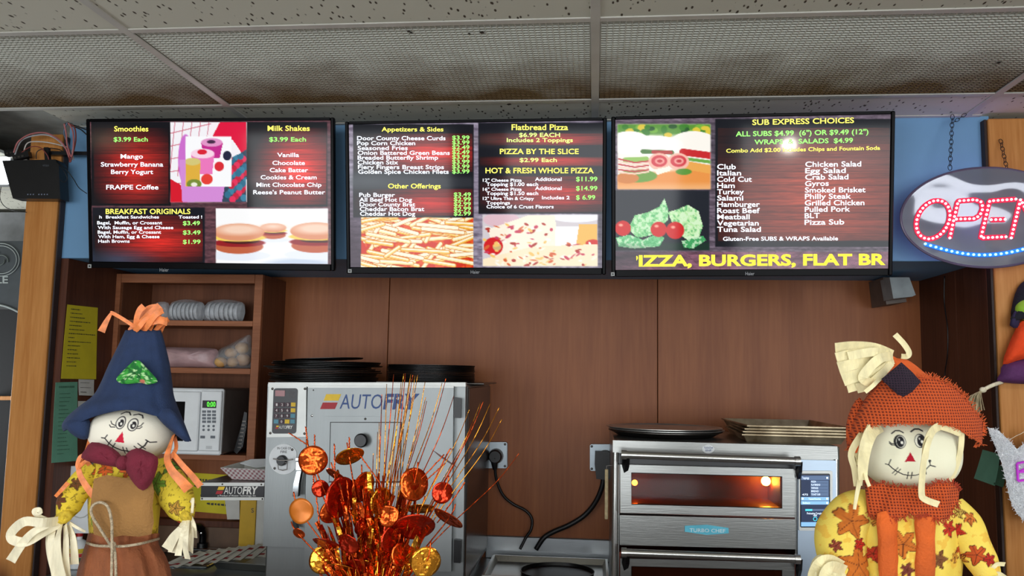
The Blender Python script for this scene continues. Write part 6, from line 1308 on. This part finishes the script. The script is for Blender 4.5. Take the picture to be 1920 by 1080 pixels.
strips(s1, 'raffia_strip', M_['cream'], [([(118, 978, -.03), (90, 985, -.05), (62, 998, -.055), (40, 1022, -.05), (20, 1052, -.045)], (8, 18)), ([(115, 976, -.035), (80, 980, -.06), (46, 978, -.06), (22, 998, -.05), (24, 1012, -.05), (50, 1016, -.05), (80, 1000, -.045), (112, 982, -.035)], 17), ([(112, 980, -.035), (86, 974, -.05), (68, 965, -.05), (64, 958, -.05), (74, 956, -.05), (76, 964, -.055)], 9),
  ([(104, 984, -.03), (96, 1010, -.045), (100, 1045, -.045), (112, 1100, -.04)], (10, 20)), ([(114, 984, -.035), (108, 1012, -.055), (110, 1050, -.055), (122, 1100, -.05)], (10, 22)), ([(122, 984, -.035), (124, 1010, -.05), (124, 1050, -.05), (128, 1100, -.04)], (9, 16)), ([(128, 984, -.03), (136, 1005, -.045), (139, 1030, -.045), (140, 1058, -.04)], (9, 15)), ([(130, 980, -.03), (146, 990, -.04), (160, 997, -.035)], (6, 4)), ([(100, 985, -.03), (92, 1008, -.03), (94, 1040, -.03), (104, 1078, -.03)], 12),
  ([(350, 968, -.03), (340, 990, -.05), (326, 1008, -.05), (313, 1030, -.045)], (9, 22)), ([(351, 972, -.035), (344, 1000, -.055), (336, 1030, -.05), (334, 1042, -.05)], (9, 12)), ([(353, 972, -.035), (349, 1005, -.06), (348, 1030, -.055), (352, 1048, -.05)], (9, 13)), ([(355, 970, -.03), (358, 1000, -.05), (357, 1035, -.045)], (9, 14)), ([(356, 965, -.03), (363, 985, -.045), (364, 1008, -.04)], (6, 12)), ([(356, 950, -.02), (362, 935, -.03), (360, 962, -.03)], 5), ([(346, 975, -.03), (332, 1005, -.04), (322, 1036, -.04)], (8, 14))], YA)
# ---- right scarecrow
M_['cream2'] = pm('yellow_raffia', (234, 222, 172), 0.55, var=0.10, scale=90, bump=0.15, stretch=(1, 1, 0.3))
s2 = root('scarecrow', 'scarecrow doll with orange burlap hat and collar standing on the counter at right', 'scarecrow doll', Vector((W(1700, 1080, YA).x, YA, 1.03)), 'fabric scarecrows on the counter')
def face2(P):
    K = (30, 30, 34)
    for cx, cy, sg in ((1690.5, 829, -1), (1727, 827, 1)):
        P.ell(cx, cy, 10.5, 13, K); P.ell(cx+sg*-1.5, cy, 8, 11.3, (232, 232, 214)); P.ell(cx+1, cy, 6.6, 10, K); P.ell(cx+3.4, cy+1.5, 2.4, 3, (236, 236, 222)); P.ell(cx-1, cy-4, 1.4, 2.4, (200, 200, 190))
        for d in (0, 5): P.line([(cx+sg*8, cy+4+d*.6), (cx+sg*14, cy+4+d*.5), (cx+sg*17.5, cy+.5+d*.5)], 1.5, K)
    P.line([(1678, 814), (1685, 808.5), (1692, 808.5), (1698, 812)], 2, K); P.line([(1712, 810), (1719, 805.5), (1727, 805), (1734, 809)], 2.6, K)
    P.poly([(1708, 848), (1698.5, 866.3), (1718, 866)], (176, 20, 44))
    P.line([(1667, 872), (1672, 873), (1675, 863)], 1.6, K); P.line([(1672, 873), (1678, 879), (1686, 885), (1698, 891), (1710, 893), (1722, 892), (1732, 888)], 1.6, K)
    for x, y in ((1684, 884), (1688.5, 886.5)): P.line([(x+4, y-6), (x-4, y+6)], 1.5, K)
    for x, y in ((1706.5, 893), (1713.5, 893)): P.line([(x, y-6.5), (x, y+6.5)], 1.6, K)
    P.ell(1744.5, 864.5, 2.4, 2.4, K); P.line([(1744, 865), (1746, 873), (1756, 875.5)], 1.8, K); P.line([(1745, 873), (1737, 882), (1740, 890)], 1.8, K)
vs, fs = sph(1705, 845, 85, 70, 66, YA); painted('head', s2, vs, fs, YA-.05, face2, (232, 230, 202), M_['skin'])
bur = burlap('orange_burlap', (200, 82, 30), (112, 34, 10)); feltO = pm('orange_felt', (222, 96, 30), .9, var=.1, scale=40, bump=.2, bscale=500); nav = burlap('navy_burlap', (46, 28, 44), (14, 10, 26), 100)
b = MB(); vs, fs = ring_loft([(1664, 664, 1680, 672, 668, 6*dm), (1655, 690, 1704, 676, 684, 22*dm), (1640, 718, 1740, 704, 712, 48*dm), (1625, 745, 1768, 728, 740, 66*dm), (1612, 775, 1788, 770, 772, 76*dm)], YA, 48, .8, 5, .02)
b.add(vs, fs); b.build('hat_crown', feltO, s2, smooth=True)
def brim():
    T = [(1641, 724), (1655, 712), (1680, 706), (1710, 708), (1741, 707), (1768, 716), (1800, 738), (1822, 762), (1843, 792)]
    B = [(1588, 842), (1612, 812), (1640, 797), (1672, 795), (1705, 795), (1745, 795), (1785, 799), (1814, 816), (1842, 834)]
    # left edge and right edge follow the measured outline
    n, m_ = 72, 26; Tt = catmull([Vector((x, y, 0)) for x, y in T], 9); Bb = catmull([Vector((x, y, 0)) for x, y in B], 9); vs = []
    rg = random.Random(2)
    for i in range(len(Tt)):
        u = i/(len(Tt)-1); jt = rg.uniform(-2.2, 2.2); jb = rg.uniform(-1.2, 1.2)
        for j in range(m_+1):
            v = j/m_; x = Tt[i].x+(Bb[i].x-Tt[i].x)*v-14*math.sin(v*PI)*(1-u)**2; y = (Tt[i].y+jt*(1-v))+(Bb[i].y+jb*v-Tt[i].y-jt*(1-v))*v
            dep = (58+26*math.sin(v*PI*.6))*math.sqrt(max(.0, 1-(2*u-1)**2*.93))+2.0*math.sin(u*22)*(1-v)
            vs.append(W(x, y, YA-dep*dm*1.12))
    k = len(Tt); fs = [(i*(m_+1)+j, i*(m_+1)+j+1, (i+1)*(m_+1)+j+1, (i+1)*(m_+1)+j) for i in range(k-1) for j in range(m_)]
    return vs, fs, Tt, Bb
vs, fs, Tt, Bb = brim(); b = MB(); b.add(vs, fs); br = b.build('hat_brim', bur, s2, smooth=True); md = br.modifiers.new('thick', 'SOLIDIFY'); md.thickness = .0022
part('hat_brim_flap', bur, s2, lambda b: b.pillow([(1586, 800), (1596, 765), (1612, 745), (1625, 770), (1618, 805), (1606, 842), (1590, 846)], YA-.018, .012, jit=.1), smooth=True)
part('hat_inner_band', feltO, s2, lambda b: b.pillow([(1590, 800), (1612, 800), (1610, 840), (1604, 852), (1594, 846)], YA-.006, .008), smooth=True)
b = MB(); rg = random.Random(8)
for i in range(0, len(vs), 27):
    for e in (0, 26):
        p = vs[i+e]
        for _ in range(5 if e == 0 else 2): d = Vector((rg.uniform(-.004, .006), rg.uniform(-.002, .002), rg.uniform(-.001, .007)*(1 if e == 0 else -.5))); b.tube([p, p+d*.5+Vector((rg.uniform(-.001, .001), 0, 0)), p+d], .0004, 4)
for _ in range(60):
    u = rg.random(); p = W(1843-22*u*u+4*u, 792+46*u, YA-.018); b.tube([p, p+Vector((rg.uniform(.001, .006), 0, rg.uniform(-.003, .003)))], .0004, 4)
b.build('frayed_edge', pm('burlap_thread', (204, 92, 42), .9), s2, kind='stuff')
part('hat_patch', nav, s2, lambda b: b.pillow([(1690, 679), (1710, 697), (1727, 716), (1711, 734), (1694, 749), (1673, 731), (1652, 711), (1670, 696)], YA-.060, .006, jit=.1, up=1), smooth=True)
strips(s2, 'raffia_strip', M_['cream2'], [([(1674, 664, -.012), (1640, 652, -.025), (1600, 650, -.03), (1566, 654, -.03)], (14, 22)), ([(1674, 666, -.014), (1640, 664, -.03), (1600, 664, -.035), (1568, 672, -.035)], (12, 20)), ([(1674, 670, -.016), (1640, 674, -.034), (1604, 682, -.04), (1572, 690, -.036)], (12, 22)), ([(1674, 672, -.018), (1645, 686, -.038), (1612, 702, -.04), (1580, 712, -.036)], (12, 24)),
  ([(1674, 676, -.02), (1650, 696, -.04), (1622, 716, -.038), (1588, 726, -.035)], (12, 22)), ([(1672, 680, -.024), (1650, 704, -.044), (1628, 722, -.04), (1606, 728, -.036)], (12, 20)), ([(1672, 668, -.02), (1650, 672, -.048), (1630, 690, -.05), (1618, 710, -.048), (1640, 720, -.04)], 16), ([(1668, 664, -.02), (1645, 660, -.045), (1620, 662, -.045), (1590, 668, -.04)], 15),
  ([(1690, 668, -.014), (1701, 668, -.02), (1704, 660, -.02), (1694, 644, -.02), (1678, 627, -.018)], (9, 10)), ([(1655, 700, -.03), (1640, 720, -.05), (1622, 735, -.05)], 7)], YA)
strips(s2, 'hair_strand', M_['cream2'], [([(1650, 796, -.04), (1632, 812, -.06), (1622, 835, -.06), (1612, 862, -.055)], (26, 16)), ([(1640, 798, -.05), (1625, 830, -.07), (1618, 870, -.065), (1618, 900, -.06)], (24, 14)), ([(1628, 800, -.03), (1612, 820, -.05), (1596, 850, -.05), (1602, 880, -.05), (1606, 912, -.045)], (12, 9)), ([(1606, 850, -.05), (1614, 880, -.052), (1612, 910, -.05)], 8), ([(1600, 850, -.04), (1608, 866, -.05), (1620, 868, -.055)], 10),
  ([(1622, 880, -.06), (1624, 896, -.065), (1630, 912, -.065)], 6), ([(1612, 900, -.05), (1606, 930, -.055), (1602, 955, -.055)], (8, 5)), ([(1768, 797, -.05), (1750, 806, -.078), (1738, 830, -.086), (1734, 860, -.086)], (14, 12)), ([(1755, 800, -.06), (1742, 826, -.088), (1733, 860, -.09), (1729, 895, -.086), (1728, 926, -.08), (1734, 936, -.08), (1760, 946, -.078)], (8, 11)),
  ([(1776, 800, -.05), (1800, 812, -.05), (1803, 818, -.045), (1800, 850, -.04), (1788, 888, -.035), (1774, 912, -.03)], (10, 8)), ([(1762, 798, -.06), (1782, 804, -.055), (1801, 812, -.05)], 13)], YA)
# burlap collar
b = MB(); cv = []; rg = random.Random(5); T = [(1621, 906), (1650, 908), (1680, 912), (1710, 916), (1740, 912), (1765, 906), (1787, 908), (1799, 922)]; B = [(1626, 958), (1650, 976), (1676, 970), (1704, 966), (1735, 966), (1760, 974), (1780, 964), (1797, 942)]
Tt = catmull([Vector((x, y, 0)) for x, y in T], 7); Bb = catmull([Vector((x, y, 0)) for x, y in B], 7); m_ = 14
for i in range(len(Tt)):
    u = i/(len(Tt)-1); j1, j2 = rg.uniform(-2, 2), rg.uniform(-4, 4)
    for j in range(m_+1):
        v = j/m_; x = Tt[i].x+(Bb[i].x-Tt[i].x)*v; y = Tt[i].y+j1*(1-v)+(Bb[i].y+j2-Tt[i].y)*v; dep = 30+44*math.sqrt(max(0, 1-(2*u-1)**2*.9))+6*v+2.5*math.sin(u*25+v*2)
        cv.append(W(x, y, YA-dep*dm))
b.add(cv, [(i*(m_+1)+j, i*(m_+1)+j+1, (i+1)*(m_+1)+j+1, (i+1)*(m_+1)+j) for i in range(len(Tt)-1) for j in range(m_)]); cl = b.build('burlap_collar', bur, s2, smooth=True); md = cl.modifiers.new('thick', 'SOLIDIFY'); md.thickness = .002
b = MB()
for i in range(len(Tt)):
    for e in (0, m_):
        for _ in range(4): p = cv[i*(m_+1)+e]; d = Vector((rg.uniform(-.004, .004), rg.uniform(-.003, 0), rg.uniform(.001, .006)*(1 if e == 0 else -1))); b.tube([p, p+d], .0004, 4)
b.build('frayed_edge', pm('burlap_thread_red', (176, 64, 34), .9), s2, kind='stuff')
def shirt2(P):
    g = random.Random(6); P.mix(fbm(P.x*.03, P.y*.02, 3)*.5, (240, 226, 130)); P.mix((fbm(P.x*.05, P.y*.05, 5) > .66)*.4, (222, 150, 50))
    for cx, cy, r, a, c in ((1588, 972, 36, 70, (198, 110, 40)), (1596, 1050, 40, 200, (204, 112, 40)), (1557, 1016, 13, 30, (150, 70, 50)), (1602, 1014, 14, 80, (206, 44, 30)), (1690, 1018, 30, 20, (206, 116, 44)), (1696, 1066, 16, 0, (120, 60, 50)), (1786, 994, 19, 10, (200, 50, 34)), (1822, 1036, 22, 100, (196, 84, 36)), (1844, 1044, 14, 40, (190, 40, 34)), (1800, 1050, 13, 300, (220, 160, 60)), (1762, 1050, 20, 0, (126, 84, 50)), (1793, 958, 14, 0, (206, 178, 80)), (1640, 1040, 18, 0, (200, 60, 40)), (1650, 980, 14, 0, (222, 150, 60)), (1812, 970, 14, 90, (216, 120, 50))):
        P.leaf(cx, cy, r, a, c, (84, 40, 24), lobes=5)
vs, fs = ring_loft([(1660, 900, 1755, 900, 905, 30*dm), (1630, 935, 1790, 935, 945, 55*dm), (1612, 965, 1805, 965, 975, 66*dm), (1606, 1010, 1808, 1010, 1016, 72*dm), (1604, 1060, 1806, 1060, 1064, 74*dm), (1606, 1120, 1800, 1120, 1124, 72*dm)], YA, 240, .8, 28, .03); painted('shirt', s2, vs, fs, YA-.045, shirt2, (230, 196, 74), M_['print'])
sleeve(s2, [(1632, 945), (1600, 962, -.01), (1578, 1000, -.012), (1578, 1035, -.02), (1590, 1075, -.03), (1592, 1110, -.03)], [26, 38, 44, 42, 34, 26], YA, shirt2, (232, 200, 80), 140)
sleeve(s2, [(1778, 955), (1806, 985, -.01), (1822, 1020, -.012), (1842, 1055, -.02), (1856, 1085, -.03)], [30, 32, 30, 26, 18], YA, shirt2, (232, 200, 80), 140)
susp = pm('orange_strap', (206, 92, 26), .85, var=.2, scale=14, bump=.3, bscale=300)
for x0, x1, x2, x3 in ((1645, 1681, 1650, 1684), (1716, 1752, 1716, 1752)):
    part('suspender', susp, s2, lambda b: b.pillow([(x0, 962), (x1, 964), (x1+1, 1010), (x3, 1095), (x2, 1095), (x0+1, 1010)], YA-.053, .008, up=2), smooth=True)
b = MB(); vs, fs = ring_loft([(1600, 1090, 1806, 1090, 1094, 74*dm), (1590, 1130, 1814, 1130, 1134, 80*dm), (1584, 1220, 1822, 1220, 1224, 84*dm), (1580, 1330, 1826, 1330, 1332, 86*dm)], YA, 64, .8, 6, .08)
b.add(vs, fs); b.v = [(v[0], v[1], max(v[2], 1.031)) for v in b.v]; b.build('trousers', susp, s2, smooth=True)
part('raffia_cuff', M_['cream2'], s2, lambda b: b.pillow([(1517, 1085), (1520, 1058), (1530, 1042), (1546, 1040), (1570, 1052), (1590, 1075), (1592, 1110), (1550, 1118), (1522, 1110)], YA-.045, .018, jit=.3, rings=8), smooth=True)
strips(s2, 'raffia_strip', M_['cream2'], [([(1580, 1062, -.05), (1556, 1050, -.065), (1536, 1056, -.07), (1524, 1080, -.06), (1528, 1110, -.05)], 18), ([(1585, 1070, -.055), (1560, 1062, -.072), (1545, 1080, -.072), (1545, 1115, -.06)], 18), ([(1850, 1072, -.03), (1862, 1064, -.04), (1870, 1058, -.04), (1884, 1058, -.035)], 7), ([(1852, 1080, -.03), (1872, 1076, -.04), (1888, 1086, -.035)], 8)], YA)
# ================================================================== foil spray
YV = 1.28
fo = root('foil_spray', 'orange and copper foil flower spray with shiny discs and tall thin stems', 'decoration', Vector((W(700, 1080, YV).x, YV, 1.03)))
dv = YV/FPX
M_['gold'] = pm('foil_gold', (240, 160, 50), .16, .95, .1, 60, bump=.35, bscale=60); M_['copper'] = pm('foil_copper', (214, 84, 28), .18, .9, .15, 60, bump=.35, bscale=60); M_['redfoil'] = pm('foil_red', (186, 44, 16), .2, .85, .15, 60, bump=.35, bscale=60); M_['omatte'] = pm('foil_translucent', (216, 120, 30), .35, .3, .1, 30)
base_ = (700, 1210)
rg = random.Random(21)
tips = [(738, 702), (752, 718), (757, 701), (760, 700), (767, 716), (770, 702), (774, 703), (778, 704), (783, 703), (836, 710), (829, 718), (797, 716), (800, 752), (798, 745), (901, 755), (906, 753), (936, 764), (941, 786), (973, 850), (919, 757), (711, 792), (716, 740), (725, 720), (745, 740), (851, 742), (880, 768), (700, 850), (887, 790), (708, 810)]
for k, (x, y) in enumerate(tips):
    bx = 700+(x-740)*.12+rg.uniform(-8, 8); mx_ = (bx+x)/2-(x-740)*.05+rg.uniform(-5, 5)
    part('stem', M_['gold'] if k % 3 else M_['copper'], fo, lambda b: (lambda P: b.tube(P, [(.0013-.0008*i/len(P)) for i in range(len(P))], 5))(WP([(bx, 1180, 0), ((bx*2+mx_)/3, 1080, rg.uniform(-.02, .02)), (mx_, (1180+y)/2-20, rg.uniform(-.03, .03)), (x-(x-mx_)*.32, y+(1180-y)*.17, rg.uniform(-.03, .03)), (x, y, rg.uniform(-.03, .03))], YV, 5)), smooth=True)
discs = [(586, 863, 25, 27, 0, 'copper'), (655, 856, 27, 14, -28, 'gold'), (680, 913, 13, 30, 15, 'copper'), (638, 932, 19, 38, 4, 'redfoil'), (564, 958, 24, 24, 0, 'omatte'), (684, 984, 13, 22, 30, 'redfoil'), (833, 860, 31, 7, 33, 'redfoil'), (776, 908, 22, 30, -10, 'copper'), (829, 924, 18, 20, 0, 'redfoil'), (840, 972, 30, 15, 28, 'copper'), (788, 954, 26, 12, -8, 'gold'), (776, 988, 38, 26, -15, 'redfoil'), (798, 1054, 25, 28, 12, 'gold'), (611, 1019, 26, 13, 8, 'redfoil'), (605, 1050, 24, 26, 0, 'gold'), (640, 1066, 28, 13, 5, 'gold'), (714, 940, 15, 26, 5, 'gold'), (628, 890, 20, 11, 25, 'copper'), (600, 916, 14, 16, 0, 'redfoil'), (653, 1020, 20, 18, 30, 'redfoil'), (728, 968, 20, 20, 10, 'copper'), (620, 960, 18, 22, 20, 'copper'), (670, 1062, 22, 16, 0, 'redfoil'), (735, 1010, 16, 26, 10, 'redfoil'), (706, 1000, 16, 20, -20, 'copper'), (560, 1000, 12, 10, 20, 'copper'), (752, 1040, 16, 22, 0, 'copper')]
for k, (x, y, rx, ry, ang, mn) in enumerate(discs):
    a = math.radians(ang); R = max(rx, ry); dz = rg.uniform(-.05, .01)
    n, rr = 28, 5; vs = []; big = rx >= ry; sq = math.sqrt(max(0, 1-(min(rx, ry)/R)**2)); ph = rg.uniform(0, 6)
    p0 = W(x, y, YV+dz)
    def pt(u, v):
        cur = .20*R*(u*u-v*v*.4)/(1)*.6+.06*R*math.sin(3*math.atan2(v, u)+ph)*(u*u+v*v)
        lx, ly = (u*rx, v*ry); dep = (v if big else u)*R*sq+cur
        return p0+Vector(((lx*math.cos(a)-ly*math.sin(a))*dv, dep*dv, -(lx*math.sin(a)+ly*math.cos(a))*dv))
    for s_ in (0, 1):
        vs.append(pt(0, 0)+Vector((0, .0004*s_, 0)))
        for j in range(1, rr+1):
            for i in range(n): q = 2*PI*i/n; vs.append(pt(j/rr*math.cos(q), j/rr*math.sin(q))+Vector((0, .0004*s_, 0)))
    N = 1+rr*n; fs = []
    for s_ in (0, 1):
        o_ = s_*N
        for i in range(n):
            i2 = (i+1) % n; f = (o_, o_+1+i, o_+1+i2); fs.append(f if s_ == 0 else f[::-1])
            for j in range(rr-1): f = (o_+1+j*n+i, o_+1+(j+1)*n+i, o_+1+(j+1)*n+i2, o_+1+j*n+i2); fs.append(f if s_ == 0 else f[::-1])
    for i in range(n): i2 = (i+1) % n; fs.append((1+(rr-1)*n+i, N+1+(rr-1)*n+i, N+1+(rr-1)*n+i2, 1+(rr-1)*n+i2))
    part('foil_disc', M_[mn], fo, lambda b: b.add(vs, fs), smooth=True)
    # wire stalk from the heart of the spray
    part('stalk', M_['copper'], fo, lambda b: b.tube(WP([(700+(x-700)*.08, 1150, 0), (700+(x-700)*.45, 1150-(1150-y)*.45, dz*.4), (x, y+2, dz+.002), (x-(700-x)*.10, y-ry-12, dz+.003)], YV, 5), .0011, 5), smooth=True)
# twisted wire tips
for x0, y0, x1, y1 in ((578, 835, 542, 812), (578, 838, 573, 800), (590, 842, 590, 815), (655, 850, 655, 820), (628, 900, 627, 832), (640, 850, 643, 846), (588, 885, 588, 925), (600, 990, 590, 905), (676, 855, 712, 905), (820, 980, 872, 904), (760, 930, 833, 852), (660, 990, 650, 900), (690, 1000, 660, 940), (835, 868, 800, 900)):
    tw = [W(x0+(x1-x0)*t/14+1.3*math.sin(t*2.2), y0+(y1-y0)*t/14, YV-.02+.0012*math.cos(t*2.2)) for t in range(15)]
    part('twisted_wire', M_['copper'], fo, lambda b: [b.tube(tw, .0008, 5), b.tube([p+Vector(((-1.6*math.sin(t*2.2))*dv, -.0024*math.cos(t*2.2), 0)) for t, p in enumerate(tw)], .0008, 5)], smooth=True)
# crinkled foil strips in the heart of the spray
for k in range(150):
    tx = 700+rg.gauss(0, 62); ty = rg.uniform(880, 1080); bx = 700+(tx-700)*.25; wz = rg.uniform(4, 10)
    if abs(tx-700) > 110: tx = 700+rg.uniform(-100, 100)
    pts = []
    for i in range(9):
        t = i/8; pts.append(W(bx+(tx-bx)*t+rg.uniform(-4, 4), 1170+(ty-1170)*t, YV+rg.uniform(-.05, .03)*t))
    part('foil_strip', M_[['gold', 'copper', 'redfoil', 'copper', 'gold', 'copper'][k % 6]], fo, lambda b: b.ribbon(catmull(pts, 2), wz*dv, .0002, rg.uniform(-9, 9)))
part('vase', M_['redfoil'], fo, lambda b: b.lathe([(.035, 0), (.045, .01), (.05, .08), (.035, .13), (.04, .15)], Matrix.Translation((W(700, 1080, YV).x, YV, 1.031)), 24), smooth='auto')
